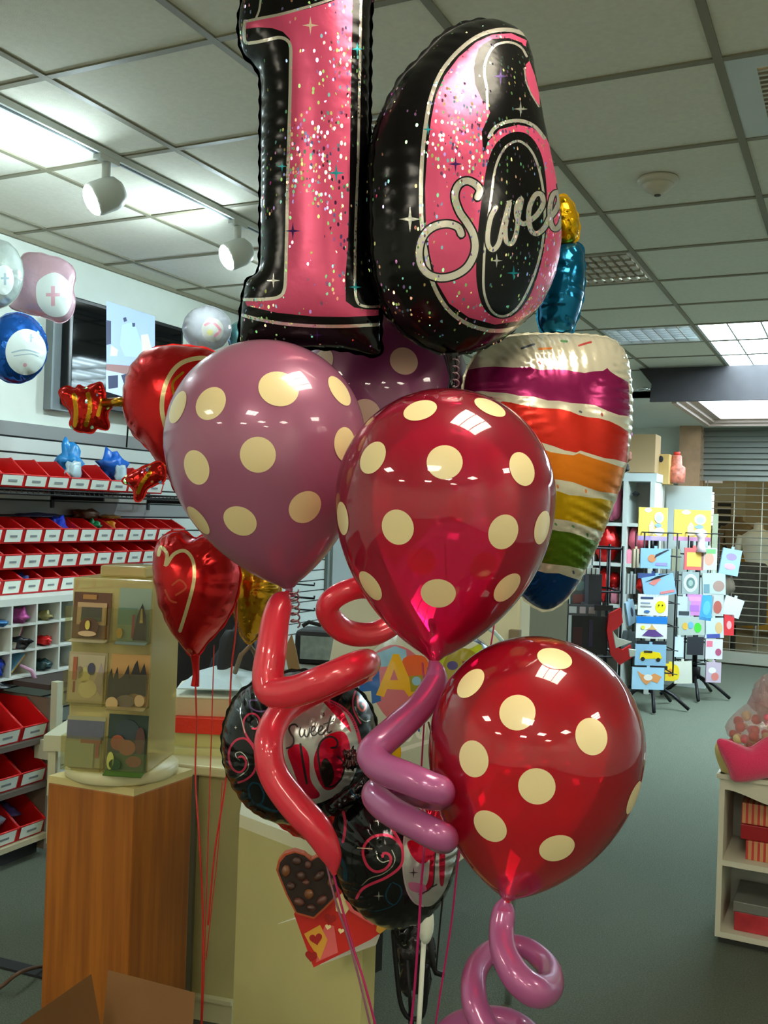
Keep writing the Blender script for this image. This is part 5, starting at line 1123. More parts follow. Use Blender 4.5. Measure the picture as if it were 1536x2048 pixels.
pack(1272, 1117, 16, 38, d1 + .12, (176, 160, 130), [(rc(.4, .0, .6, 1), (60, 56, 50))], 'tan pack seen edge on left of the guitar pack', yaw=.6)
blobat(1258, 1290, 7.7, .07, .05, .10, mat('grey_fur', (90, 98, 100), .9), 'grey_wig', 'dark grey fluffy pack left of the nearer rack', 'packet', 3)
d2 = 8.15
spec = [(1388, 1118, 38, 44, (226, 96, 96), [(rc(.12, .15, .88, .8), (232, 186, 90))], 'red framed yellow packet at the top left of the farther rack', 0),
 (1418, 1118, 32, 44, (190, 196, 186), [(el(.5, .5, .3, .3), (206, 150, 130)), (rc(.2, .75, .9, .95), (110, 170, 110))], 'clear packet with pinkish toy at the top of the farther rack', 0),
 (1461, 1124, 38, 52, (150, 186, 216), [(el(.5, .7, .28, .14), (150, 130, 180)), (el(.5, .32, .3, .12), (216, 160, 170))], 'tilted light blue packet at the top right of the farther rack', -.15),
 (1381, 1166, 34, 44, (150, 160, 158), [(el(.5, .5, .42, .42), (196, 206, 204)), (el(.5, .5, .26, .26), (96, 120, 116)), (el(.5, .5, .14, .14), (150, 170, 160))], 'packet with a silver ring shape on the farther rack', 0),
 (1428, 1168, 46, 44, (176, 190, 186), [(el(.7, .4, .25, .25), (160, 130, 120)), (rc(.05, .1, .3, .5), (110, 140, 150))], 'pale see-through packet in the second tier of the farther rack', .05),
 (1368, 1214, 26, 42, (186, 196, 200), [(rc(.1, .1, .9, .3), (60, 66, 72))], 'grey packet in the third tier of the farther rack', 0),
 (1389, 1210, 30, 42, (200, 130, 190), [(rc(.1, .7, .9, .9), (216, 150, 190)), (rc(.2, .2, .8, .5), (170, 110, 190))], 'pink and violet packet in the third tier of the farther rack', 0),
 (1413, 1216, 24, 50, (70, 156, 216), [(el(.5, .5, .3, .3), (96, 176, 226))], 'sky blue packet in the third tier of the farther rack', -.1),
 (1435, 1210, 24, 44, (186, 186, 180), [(el(.5, .4, .35, .3), (170, 90, 80))], 'packet with a brown toy in the third tier of the farther rack', 0),
 (1465, 1214, 38, 38, (200, 216, 222), [], 'blank pale packet sticking out right of the farther rack', -.3),
 (1384, 1252, 56, 36, (170, 180, 170), [(el(.7, .4, .13, .28), (70, 190, 60)), (el(.25, .5, .1, .2), (216, 170, 70)), (el(.45, .55, .1, .2), (110, 170, 200))], 'packet of green and orange toys in the fourth tier of the farther rack', .05),
 (1428, 1256, 38, 40, (190, 206, 214), [(el(.75, .5, .2, .3), (206, 170, 120)), (rc(.1, .0, .8, .2), (70, 80, 150))], 'silver blue packet in the fourth tier of the farther rack', .06),
 (1458, 1250, 20, 42, (206, 50, 56), [(el(.5, .5, .25, .2), (226, 160, 160))], 'red packet in the fourth tier at the right of the farther rack', 0),
 (1358, 1294, 18, 40, (200, 214, 222), [], 'narrow white packet in the fifth tier of the farther rack', 0),
 (1391, 1292, 32, 36, (40, 42, 48), [], 'black packet in the fifth tier of the farther rack', 0),
 (1428, 1298, 34, 40, (210, 206, 210), [(rc(.05, .6, .4, .9), (216, 110, 130)), (el(.75, .35, .18, .18), (170, 80, 110))], 'white packet with pink corner in the fifth tier of the farther rack', 0),
 (1366, 1345, 36, 44, (206, 206, 190), [(el(.1, .5, .2, .35), (232, 200, 30))], 'cream and yellow packet in the lowest tier of the farther rack', .05),
 (1340, 1345, 20, 34, (232, 200, 40), [(el(.5, .5, .25, .25), (216, 140, 30))], 'yellow packet between the two racks', 0),
 (1427, 1345, 30, 40, (190, 170, 186), [(el(.4, .6, .25, .15), (226, 230, 236)), (el(.6, .3, .25, .2), (206, 120, 110))], 'mauve packet in the lowest tier at the right of the farther rack', 0),
 (1352, 1120, 16, 44, (130, 130, 106), [], 'olive packet between the guitar pack and the red framed packet', 0)]
for x, y, w, h, bg, pics, lab, r in spec: pack(x, y, w, h, d2, bg, pics, lab, r)
blobat(1452, 1170, 8.2, .06, .04, .12, mat('brown_fur', (90, 80, 66), .9), 'fur_toy', 'brown furry toy hanging right of the farther rack', 'toy', 6)
for q, (px, w, py, hh_, d, band, lab) in enumerate(((1306, 58, 1048, 66, 7.8, (176, 150, 206), 'yellow sign with a sketched figure and violet base on the nearer rack'), (1385, 74, 1051, 62, 8.35, (206, 140, 180), 'yellow sign with a sketched figure and pink base on the farther rack'))):
    s = d / FPX; t = thing('rack_sign', lab, 'sign', P(px, py + hh_ / 2, d)); M = frame(P(px, py, d), TH); W, Hh = w * s, hh_ * s
    b = MB(); b.box(-W / 2, W / 2, 0, .01, -Hh / 2, Hh / 2, 0, M); b.box(-W / 2, W / 2, -.002, 0, -Hh / 2, -Hh / 2 + .035, 1, M)
    b.prism([(x * W, y * Hh) for x, y in ((-.12, -.33), (-.14, -.05), (-.05, .12), (.03, .02), (.06, -.33))], -.003, 0, 2, M); b.prism([(x * W, y * Hh) for x, y in el(.2, .2, .16, .17)], -.004, 0, 3, M); b.prism([(x * W, y * Hh) for x, y in el(.22, -.22, .17, .13)], -.003, 0, 3, M); b.prism([(x * W, y * Hh) for x, y in el(.18, -.04, .12, .06)], -.0045, 0, 4, M); b.prism([(x * W, y * Hh) for x, y in el(-.18, .42, .12, .07)], -.003, 0, 3, M); b.prism([(x * W, y * Hh) for x, y in el(.2, .18, .1, .1)], -.0055, 0, 5, M)
    obj('sign_face', b, [mat('sgn_y', (226, 190, 80), .5), mat('sgn%d' % q, band, .5), mat('sgn_skin', (226, 200, 160), .5), mat('sgn_w', (214, 226, 236), .5), mat('sgn_b', (130, 160, 196), .5), mat('sgn_b2', (176, 200, 224), .5)], t)
    b = MB(); b.tube([(0, .005, -Hh / 2 - .09), (0, .005, -Hh / 2)], .015, 0, 8, M); obj('sign_stem', b, wire, t)
# dark costume rack
o = gp_(1185, 6.9); t = thing('wire_rack', 'tall black wire rack hung with dark costume packs below the cake balloon', 'display rack', o); M = frame(o, TH)
b = MB()
for x in [-.22 + .055 * k for k in range(8)]: b.tube([(x, .25, .05), (x, .25, 1.3)], .005, 0, 6, M)
for x in (-.24, .18):
    for y in (-.15, .25): b.tube([(x, y, 0), (x, y, 1.32)], .009, 0, 8, M)
for z in (.1, .55, 1.0, 1.3): b.tube([(-.24, -.15, z), (.18, -.15, z), (.18, .25, z), (-.24, .25, z)], .008, 0, 6, M, closed=True)
obj('wire_frame', b, wire, t)
dk3 = 6.65
pack(1163, 1178, 44, 70, dk3 + .05, (96, 104, 112), [(rc(.1, .1, .9, .35), (150, 90, 90)), (el(.4, .6, .3, .15), (120, 150, 150))], 'grey patterned costume pack beside the candle base of the cake balloon', .05)
pack(1186, 1190, 34, 84, dk3, (38, 38, 44), [(rc(0, .0, .22, 1), (70, 72, 82))], 'black costume pack on the tall wire rack')
pack(1165, 1220, 60, 22, dk3 - .02, (70, 70, 74), [(rc(.05, .2, .3, .8), (190, 190, 186)), (rc(.4, .2, .6, .8), (170, 150, 150)), (rc(.7, .2, .92, .8), (150, 130, 130))], 'row of small white labelled packs on the wire rack shelf')
pack(1178, 1270, 70, 76, dk3 + .0, (20, 18, 24), [(rc(.05, .1, .3, .7), (60, 16, 20)), (rc(.5, .2, .6, .9), (46, 30, 66))], 'large black pack with red edge low on the wire rack')
pack(1208, 1216, 36, 11, dk3 - .05, (12, 12, 14), [], 'black bar shaped pack projecting from the wire rack')
pack(1182, 1143, 34, 14, dk3, (200, 204, 200), [(rc(.2, 0, .26, 1), (40, 40, 40)), (rc(.5, 0, .56, 1), (40, 40, 40)), (rc(.75, 0, .8, 1), (40, 40, 40))], 'white barred pack at the top of the tall wire rack')
# white cube shelving with red plush
def wbox(b, x0, x1, y0, y1, z0, z1, m=0): b.box(min(x0, x1), max(x0, x1), y0, y1, min(z0, z1), max(z0, z1), m)
YC = 8.6
xs = [PY(1180, 1050, YC).x, PY(1214, 1050, YC).x, PY(1249, 1050, YC).x, PY(1303, 1050, YC).x]; zt2 = PY(1270, 946, YC).z; zz_ = [0, .35, PY(1240, 1285, YC).z, PY(1240, 1213, YC).z, PY(1240, 1130, YC).z, PY(1240, 1049, YC).z, PY(1240, 962, YC).z]
t = thing('cube_shelving', 'tall white cube shelving filled with red hearts and plush behind the racks', 'shelving', (xs[2], YC, 0))
b = MB(); wbox(b, xs[0], xs[3] + .03, YC, YC + .4, zz_[6], zt2); obj('top_board', b, mat('bluish_white', (206, 216, 214), .5), t)
b = MB(); wbox(b, xs[0], xs[3] + .03, YC + .38, YC + .4, 0, zt2); obj('back_panel', b, mat('shelf_back', (176, 170, 162), .6), t)
for x in (xs[0], xs[2], xs[3]): b = MB(); wbox(b, x - .02, x + .02, YC, YC + .4, 0, zz_[6]); obj('upright', b, white, t)
for z in zz_[1:6]: b = MB(); wbox(b, xs[0], xs[3], YC + .005, YC + .38, z - .015, z + .015); obj('shelf', b, white, t)
def plush(px, py, r, col, name, label, cat, seed, d=None, rz=None, amp=.12):
    p = PY(px, py, YC + .12); b = MB(); s = (p - EYE).dot(FW) / FPX; b.blob((0, 0, 0), (r * s, .09, (rz or r) * s), 0, 20, seed, amp, M=frame(p, 0)); return tag(obj(name, b, col), label, cat)
rs = foilmat('plush_red', (206, 24, 22), .25, .5); ps = foilmat('foil_pinkheart', (216, 110, 140), .25, .5); pp_ = mat('plush_pink', (232, 140, 160), .9, sheen=.5)
plush(1230, 1005, 15, ps, 'heart_balloon', 'pink shiny heart balloon in the top left cube of the shelving', 'balloon', 1, rz=40); plush(1224, 1018, 6, rs, 'heart_decal', 'small red heart in front of the pink heart balloon', 'decoration', 2, rz=14)
plush(1212, 1085, 28, rs, 'heart_balloon', 'large red shiny balloon in the second row of the shelving', 'balloon', 3, rz=38); plush(1276, 1080, 20, mat('rose', (206, 90, 106), .5), 'plush_heart', 'rose plush heart in the second row, right cube', 'plush', 4, rz=26); plush(1262, 1115, 14, pp_, 'plush_toy', 'pale pink plush toy right of the upright, second row', 'plush', 5, rz=20)
plush(1208, 1170, 18, rs, 'plush_toy', 'red plush toy in the third row left of the white upright', 'plush', 6, rz=30); plush(1232, 1192, 10, pp_, 'plush_bear', 'small white and pink plush toy in the third row', 'plush', 7, rz=20); plush(1230, 1160, 12, rs, 'plush_toy', 'small red plush above the pink one', 'plush', 8, rz=16)
plush(1272, 988, 6, kb, 'dark_ornament', 'small dark ornament in the top right cube', 'ornament', 9, rz=5)
plush(1284, 1170, 12, rs, 'plush_toy', 'red plush half hidden behind the nearer rack', 'plush', 19, rz=16)
# red gift boards standing before the shelving
b = MB(); dd_ = 6.6
card3(b, [(1218, 1228), (1242, 1216), (1246, 1245), (1236, 1256), (1226, 1262), (1230, 1290), (1245, 1300), (1262, 1290), (1264, 1315), (1240, 1330), (1222, 1310), (1214, 1262)], dd_, 0, .03); tag(obj('cardboard_display', b, mat('panel_red', (196, 24, 30), .5)), 'jagged red cardboard display piece left of the nearer rack', 'cardboard')
b = MB(); card3(b, [(1226, 1262), (1236, 1276), (1264, 1284), (1232, 1296)], dd_ - .05, 0, .02); tag(obj('white_tray', b, cardw), 'white paper tray on the red cardboard display piece', 'tray')
b = MB(); card3(b, [(1258, 1298), (1272, 1300), (1270, 1312), (1260, 1314)], dd_ - .05, 0, .02); tag(obj('price_card', b, cardw), 'small white card beside the yellow car pack', 'card')
# things on top of the shelving
zt3 = zt2
def topbox(px0, px1, py0, py1, Y, m, name, label, cat, dep=.25):
    q0, q1 = PY(px0, py1, Y), PY(px1, py0, Y); b = MB(); wbox(b, q0.x, q1.x, Y, Y + dep, q0.z, q1.z); return tag(obj(name, b, m, bevel=.004), label, cat)
kr2 = mat('kraft_far', (176, 146, 104), .7)
topbox(1256, 1312, 868, 945, YC + .1, kr2, 'cardboard_box', 'large brown cardboard box on top of the white shelving', 'box')
t_ = topbox(1312, 1339, 908, 968, YC + .3, mat('kraft_yellow', (206, 170, 104), .7), 'cardboard_box', 'yellowish cardboard box beside the large brown one', 'box')
b = MB(); p = PY(1322, 918, YC + .29); b.ball((0, 0, 0), (.02, .006, .03), 0, 12, frame(p, 0)); tag(obj('handle_hole', b, kb), 'oval hand hole on the yellowish cardboard box', 'hole')
p = PY(1352, 966, YC + .45); M = Matrix.Translation(p); b = MB(); b.lathe([(.075, 0), (.08, .05), (.08, .14), (.05, .16), (.045, .24), (.035, .25), (.0001, .25)], 0, 20, M); b.lathe([(.03, .25), (.03, .28), (.0001, .281)], 1, 20, M); tag(obj('sweet_jar', b, [mat('jar_red', (206, 120, 100), .3, var=.4, vscale=30), mat('red_lid', (226, 60, 50), .4)]), 'jar of red and white sweets by the marble column', 'jar')
q0, q1 = PY(1313, 1150, YC + .25), PY(1412, 974, YC + .25); b = MB(); wbox(b, q0.x, q1.x, YC + .62, YC + .66, 0, q1.z + .02); tag(obj('white_partition', b, mat('partition', (206, 216, 212), .5)), 'large plain white partition behind the yellow signs', 'partition')
p = PY(1402, 1090, YC - .1); b = MB(); b.lathe([(.05, -.06), (.03, .0), (.03, .06), (.05, .09), (.0001, .1)], 0, 16, Matrix.Translation(p)); tag(obj('candle_jar', b, mat('palepink', (226, 206, 210), .3)), 'pale pink jar right of the yellow signs', 'jar')
q0 = PY(1424, 1080, YC + 1.2); q1 = PY(1436, 1028, YC + 1.2); b = MB(); wbox(b, q0.x, q1.x, YC + 1.2, YC + 1.24, 0, q1.z); tag(obj('gate_post', b, mat('post_pale', (196, 206, 176), .5)), 'pale green post in front of the gate', 'post')
# puppets / dark dolls beside the top boxes
blobat(1254, 868, 7.6, .035, .03, .055, mat('purple_cloth', (130, 60, 120), .7), 'hanging_doll', 'purple doll hanging behind the cake balloon edge', 'doll', 3)
blobat(1252, 912, 7.6, .045, .03, .05, mat('skin_brown', (120, 70, 50), .7), 'cloth_doll', 'brown doll with dark hair beside the brown cardboard box', 'doll', 5)
blobat(1250, 936, 7.6, .03, .03, .035, kb, 'doll_bag', 'black doll bag below the brown doll', 'doll bag', 7)
# right display shelf
fl1 = PZ(1429, 1872, .03); Hs = .61; X0, Yf = fl1.x, fl1.y; Ws, Ds = .75, .32
sh = mat('shelf_white', (206, 204, 184), .5); t = thing('display_shelf', 'low white display shelf with scalloped top rail at the right edge', 'shelf unit', (X0 + Ws / 2, Yf + Ds / 2, 0))
w = .018; b = MB(); b.box(X0, X0 + w, Yf, Yf + Ds, .03, Hs); obj('side_panel', b, sh, t); b = MB(); b.box(X0 + Ws - w, X0 + Ws, Yf, Yf + Ds, .03, Hs); obj('side_panel', b, sh, t)
b = MB(); b.box(X0 + w, X0 + Ws - w, Yf + Ds - .01, Yf + Ds, .03, Hs); obj('back_panel', b, mat('shelf_white2', (180, 184, 176), .6), t)
for z in (.03, .285): b = MB(); b.box(X0 + w, X0 + Ws - w, Yf, Yf + Ds - .01, z, z + .02); obj('shelf', b, sh, t)
b = MB(); b.box(X0 - .01, X0 + Ws + .01, Yf - .01, Yf + Ds, Hs - .016, Hs); obj('top_board', b, sh, t)
b = MB(); pl = [(X0 + w, Hs - .016), (X0 + Ws - w, Hs - .016)]; n_ = 40
for k in range(n_ + 1): u_ = 1 - k / n_; pl.append((X0 + w + u_ * (Ws - 2 * w), Hs - .072 + .018 * math.cos(u_ * 4 * PI)))
b.prism(pl, Yf, Yf + .014); obj('scalloped_rail', b, sh, t)
b = MB(); b.box(X0 + .01, X0 + Ws - .01, Yf + .03, Yf + Ds, 0, .03); obj('plinth', b, mat('plinth_dark', (50, 52, 48), .7), t)
def striped():
    if 'striped_wrap' in MT: return MT['striped_wrap']
    m = mat('striped_wrap', (190, 60, 50), .4); nt = m.node_tree; b_ = nt.nodes['Principled BSDF']; tc = nt.nodes.new('ShaderNodeTexCoord'); wv = nt.nodes.new('ShaderNodeTexWave'); wv.inputs['Scale'].default_value = 16
    cr_ = nt.nodes.new('ShaderNodeValToRGB'); cr_.color_ramp.interpolation = 'CONSTANT'; e = cr_.color_ramp.elements; e[0].color = lin((186, 60, 56)); e[1].position = .45; e[1].color = lin((206, 170, 110)); x = e.new(.7); x.color = lin((150, 136, 110)); x = e.new(.85); x.color = lin((206, 140, 90))
    nt.links.new(tc.outputs['Object'], wv.inputs['Vector']); nt.links.new(wv.outputs['Fac'], cr_.inputs['Fac']); nt.links.new(cr_.outputs['Color'], b_.inputs['Base Color']); return m
sx = X0 + .07
b = MB(); b.box(sx + .02, sx + .46, Yf + .05, Yf + .26, .3051, .372); tag(obj('gift_box', b, striped(), bevel=.002), 'striped orange gift box, lowest of the stack on the upper shelf', 'gift box')
b = MB(); b.box(sx - .00, sx + .44, Yf + .06, Yf + .27, .373, .425); tag(obj('gift_box', b, mat('box_crimson', (150, 20, 28), .4), bevel=.002), 'crimson gift box in the middle of the stack on the upper shelf', 'gift box')
b = MB(); b.box(sx - .0, sx + .43, Yf + .07, Yf + .28, .426, .50); tag(obj('gift_box', b, striped(), bevel=.002), 'striped grey and red gift box, topmost on the upper shelf', 'gift box')
b = MB(); b.box(X0 + .06, X0 + .5, Yf + .04, Yf + .27, .0501, .118, 0); b.box(X0 + .055, X0 + .505, Yf + .035, Yf + .275, .119, .155, 1); tag(obj('gift_box', b, [mat('box_pinkred', (186, 50, 60), .4, var=.3, vscale=16), mat('lid_grey', (110, 112, 106), .4)], bevel=.003), 'red patterned gift box with a grey clear lid on the lowest shelf', 'gift box')
# heart cushion and candy bag
hp = mat('hot_pink_plush', (226, 50, 100), .95, sheen=.6, bump=.3, bscale=200)
t = thing('heart_cushion', 'hot pink heart cushion with cream edge on the white display shelf', 'cushion', P(1500, 1550, 3.5))
o = foil('cushion_front', (1505, 1510, 3.42), [(1434, 1485), (1450, 1478), (1478, 1488), (1500, 1495), (1525, 1480), (1550, 1470), (1590, 1480), (1600, 1510), (1575, 1545), (1520, 1558), (1470, 1563), (1455, 1535)], .05, hp, [], parent=t, pucker=.03, step=.01, rim=.001)
o = foil('cushion_back', (1500, 1512, 3.50), [(1430, 1500), (1440, 1482), (1478, 1488), (1500, 1495), (1525, 1480), (1550, 1470), (1590, 1480), (1600, 1515), (1575, 1555), (1520, 1575), (1462, 1572), (1442, 1540)], .05, mat('cushion_cream', (216, 200, 130), .9), [], parent=t, pucker=.03, step=.01, rim=.001)
t = thing('sweet_bag', 'clear bag of red and cream sweets behind the heart cushion', 'bag', P(1505, 1490, 3.62)); M = frame(P(1508, 1455, 3.6), TH)
rnd = random.Random(5); b1 = MB()
for k in range(34):
    x, y, z = rnd.uniform(-.07, .07), rnd.uniform(-.05, .05), rnd.uniform(-.07, .05)
    b = MB(); b.ball((x, y, z), rnd.uniform(.013, .02), 0, 10, M)
    if k < 34: b1.v += []; 
    b1.add(b.v, b.f, k % 3, None, True)
o = obj('sweets', b1, [mat('sw_red', (216, 70, 50), .3), mat('sw_cream', (226, 206, 150), .3), mat('sw_pink', (226, 110, 130), .3)], t); o['kind'] = 'stuff'
b = MB(); b.blob((0, 0, -.005), (.092, .07, .088), 0, 24, 4, .08, M=M); b.blob((.03, 0, .11), (.03, .03, .06), 0, 20, 9, .3, M=M); obj('cellophane', b, clear('cello', (240, 226, 226), .75, .05), t)
blobat(1534, 1400, 3.65, .055, .05, .075, clear('cello2', (226, 206, 206), .55, .1), 'gift_bag', 'tall frosted cellophane gift bag at the right edge above the cushion', 'bag', 6, .2)
# ================================================================ THE BALLOON BUNCH
def C5(pts): return [(460 + x / 2.1333, y / 2.1333) for x, y in pts]
bl = holo('holo_black', (10, 9, 10), .13, 240, .8, .2, .2, .08, .3); pkh = holo('holo_pink', (208, 76, 116), .36, 250, .7, .4, .32, .15, flen=1.15); svh = holo('holo_silver', (226, 220, 208), .6, 300, .5, .75, .24, .2)
bls = foilmat('foil_black', (9, 9, 10), .16, .25, .3, 16); pks = foilmat('foil_pink', (208, 76, 116), .3, .4, .2, 14); svs = foilmat('foil_silver', (210, 206, 196), .18, 1.0, .3, 30)
stg = foilmat('star_gold', (236, 220, 190), .3, .6); stt = foilmat('star_teal', (20, 140, 150), .3, .6); stp = foilmat('star_purple', (50, 20, 90), .3, .5); sts = foilmat('star_silver', (206, 206, 196), .25, .8)
dark_pr = mat('print_black', (8, 8, 9), .25)
D1 = 1.52
out1 = C5([(90, -60), (50, 20), (38, 110), (48, 200), (70, 245), (112, 290), (132, 360), (132, 600), (132, 900), (130, 1090), (120, 1165), (75, 1198), (58, 1260), (46, 1350), (44, 1430), (50, 1488), (120, 1482), (300, 1482), (480, 1490), (630, 1515), (640, 1440), (642, 1300), (640, 1262), (606, 1220), (596, 1150), (592, 900), (594, 500), (598, 100), (600, -60), (480, -130), (300, -150)])
pr = [('q', C5([(66, 95), (150, 78), (240, 58), (330, 38), (420, 12), (500, -20), (524, -30), (520, 200), (515, 420), (510, 800), (503, 1050), (492, 1180), (494, 1285), (530, 1312), (580, 1320), (634, 1322), (634, 1346), (500, 1352), (350, 1350), (200, 1334), (72, 1305), (64, 1286), (150, 1284), (205, 1277), (236, 1250), (244, 1180), (246, 900), (252, 600), (262, 400), (264, 215), (255, 165), (225, 135), (180, 120), (120, 116), (66, 124)]), pkh),
 ('s', C5([(64, 90), (60, 130), (66, 180), (100, 182), (160, 170), (205, 160), (238, 168), (258, 200), (258, 300), (256, 420), (248, 700), (242, 1000), (238, 1150), (232, 1235), (205, 1268), (140, 1277), (62, 1278)]), 6.5, svh), ('s', C5([(64, 92), (130, 78), (210, 62), (300, 38), (400, 8), (470, -20)]), 5.5, svh),
 ('s', C5([(560, -40), (556, 200), (552, 400), (546, 700), (538, 900), (534, 1080), (534, 1230), (545, 1290), (580, 1308), (636, 1308)]), 5, svh), ('s', C5([(54, 1345), (120, 1362), (220, 1380), (340, 1390), (480, 1392), (636, 1385)]), 6.5, svh),
 ('s', C5([(133, -20), (125, 40), (112, 75)]), 4, svh)]
for x, y, r, m in ((343, 108, 40, stg), (543, 210, 32, stt), (453, 738, 42, stt), (268, 985), (185, 1197, 32, sts), (535, 1225, 32, stt), (222, 710, 26, stt)) if False else ((343, 108, 40, stg), (543, 210, 32, stt), (453, 738, 42, stt), (268, 985, 38, stp), (185, 1197, 32, sts), (535, 1225, 32, stt), (222, 710, 26, stt), (372, 1430, 26, stp)):
    pr.append(('q', C5(star(x, y, r, .2, r * .9)), m))
o = foil('number_balloon', (615, 350, D1), out1, .062, bl, pr, step=.006, lam=.024, pucker=.2, wp=.012, rim=.004)
tag(o, 'tall foil number one balloon, black with a glittering pink face', 'balloon')
# the six
D6 = 1.56; ph = math.radians(34); x0 = 460 + 1010 / 2.1333; y0 = 800 / 2.1333; sc6 = D6 / FPX
rowsL = [(1515, 900, 960), (1495, 830, 1050), (1450, 745, 1150), (1400, 695, 1225), (1300, 640, 1330), (1200, 612, 1395), (1100, 600, 1425), (950, 592, 1440), (800, 592, 1420), (700, 600, 1398), (600, 625, 1360), (500, 665, 1332), (420, 705, 1312), (340, 765, 1296), (270, 815, 1282), (200, 868, 1276), (130, 945, 1262), (85, 1020, 1235), (60, 1085, 1190)]
kc = math.sqrt(math.cos(ph) ** 2 + (math.sin(ph) * .50) ** 2)
Lp, Rp = [], []
for y, l, r in rowsL:
    xc = (l + r) / 2 / 2.1333 + 460; hw = (r - l) / 2 / 2.1333; U = (xc - x0) / math.cos(ph); A_ = hw / kc; v = (y0 - y / 2.1333)
    tan_ = math.tan(RO)
    Lp.append(((U - A_) * sc6, v * sc6)); Rp.append(((U + A_) * sc6, v * sc6))
out6 = Lp[::1] + Rp[::-1]
P6 = []
add6 = P6.append
add6(('s', C5([(1268, 150), (1200, 128), (1120, 132), (1040, 165), (960, 232), (900, 310), (862, 400), (840, 500), (822, 650), (815, 800), (818, 950), (838, 1090), (868, 1215), (930, 1320), (1020, 1385), (1130, 1412), (1235, 1395), (1300, 1360), (1345, 1320)]), 8, svh))
add6(('q', C5([(1266, 172), (1200, 142), (1120, 148), (1050, 180), (975, 245), (915, 325), (878, 410), (858, 510), (842, 650), (832, 800), (836, 950), (852, 1085), (880, 1200), (935, 1295), (1020, 1355), (1130, 1385), (1230, 1370), (1320, 1315), (1390, 1225), (1425, 1100), (1440, 950), (1425, 800), (1395, 690), (1350, 590), (1290, 545), (1230, 532), (1150, 552), (1100, 605), (1086, 650), (1075, 560), (1110, 480), (1085, 420), (1050, 340), (1044, 260), (1062, 205), (1115, 172), (1200, 170), (1262, 198)]), pkh))
add6(('q', C5([(1055, 230), (1078, 190), (1120, 166), (1190, 162), (1245, 182), (1274, 225), (1272, 250), (1256, 285), (1264, 340), (1285, 400), (1310, 460), (1340, 545), (1300, 528), (1235, 508), (1165, 520), (1110, 560), (1080, 655), (1074, 560), (1122, 490), (1100, 455), (1072, 420), (1046, 360), (1040, 290)]), bl))
add6(('s', C5([(1098, 465), (1096, 380), (1085, 310), (1095, 250), (1130, 195), (1190, 180), (1240, 200), (1266, 240)]), 4.5, svh))
add6(('q', C5([(1262, 275), (1278, 260), (1300, 320), (1320, 400), (1322, 450), (1300, 425), (1275, 370), (1262, 320)]), pks)); add6(('s', C5([(1258, 290), (1262, 340), (1285, 400), (1318, 455)]), 3, svh))
add6(('s', C5([(1105, 585), (1128, 548), (1175, 522), (1240, 515), (1300, 540), (1342, 590)]), 7, svh))
add6(('p', C5([(1235, 562), (1285, 585), (1325, 650), (1345, 740), (1352, 850), (1348, 1000), (1325, 1130), (1285, 1250), (1235, 1325), (1180, 1358), (1120, 1350), (1075, 1300), (1052, 1200), (1052, 1080), (1062, 950), (1078, 820), (1098, 700), (1130, 620), (1180, 575)]), bl))
add6(('s', C5([(1222, 602), (1265, 620), (1300, 670), (1325, 750), (1342, 870), (1338, 1000), (1315, 1120), (1275, 1230), (1225, 1315), (1165, 1350), (1115, 1325), (1085, 1250), (1082, 1150), (1092, 1000), (1112, 860), (1132, 720), (1170, 635)]), 4.8, svh, True))
def S6(pts): return [(780 + x / 3.84, 320 + y / 3.84) for x, y in pts]
for x, y, r, m in ((768, 935, 57, sts), (1240, 465, 36, sts), (962, 700, 38, stp), (1155, 325, 38, stp), (1138, 1112, 30, sts), (1210, 1165, 34, stt), (845, 552, 28, stt)): add6(('q', C5(star(x, y, r, .2, r * .85)), m))
Sl = [(672, 285), (690, 235), (660, 190), (600, 160), (545, 175), (508, 225), (500, 300), (535, 400), (590, 480), (635, 560), (655, 650), (640, 740), (585, 830), (490, 888), (380, 905), (285, 870), (232, 790), (226, 680), (262, 575), (340, 510), (440, 490), (520, 515), (548, 570)]
wl_ = [(815, 365), (775, 440), (752, 560), (755, 650), (790, 690), (835, 640), (865, 520), (905, 370), (918, 330), (900, 430), (885, 540), (895, 625), (935, 640), (970, 560), (985, 440), (1010, 300), (975, 350), (975, 440), (1020, 490), (1075, 470)]
e1_ = [(1070, 470), (1130, 420), (1175, 340), (1165, 270), (1120, 265), (1075, 350), (1065, 450), (1085, 540), (1130, 565), (1185, 520), (1220, 450)]
e2_ = [(1222, 450), (1270, 390), (1300, 310), (1285, 250), (1248, 275), (1228, 370), (1235, 480), (1265, 530), (1305, 500), (1330, 430)]
t_l = [(1298, 190), (1322, 300), (1335, 420), (1345, 510)]
for st, wo in ((Sl, 20), (wl_, 15), (e1_, 15), (e2_, 14), (t_l, 13)): add6(('s', S6(st), wo, bls))
for st, wo in ((Sl, 13.5), (wl_, 9.5), (e1_, 10), (e2_, 9.5), (t_l, 8)): add6(('s', S6(st), wo, svh))
o = foil('number_balloon', (x0, y0, D6), out6, .105, bl, P6, yaw=ph, uv=True, step=.006, lam=.034, pucker=.12, wp=.012, rim=.004)
tag(o, 'foil number six balloon, black and pink, reading Sweet in silver script', 'balloon')
# neck of the six with curled silver ribbon
b = MB(); q = cr([tuple(P(*p[:3])) + (p[3],) for p in ((902, 700, 1.56, .014), (904, 730, 1.56, .009), (905, 760, 1.56, .006), (903, 785, 1.56, .009))], 6); b.tube([x[:3] for x in q], [float(x[3]) for x in q], 0, 12); tag(obj('balloon_neck', b, bls), 'narrow black foil neck hanging below the number six balloon', 'balloon neck')
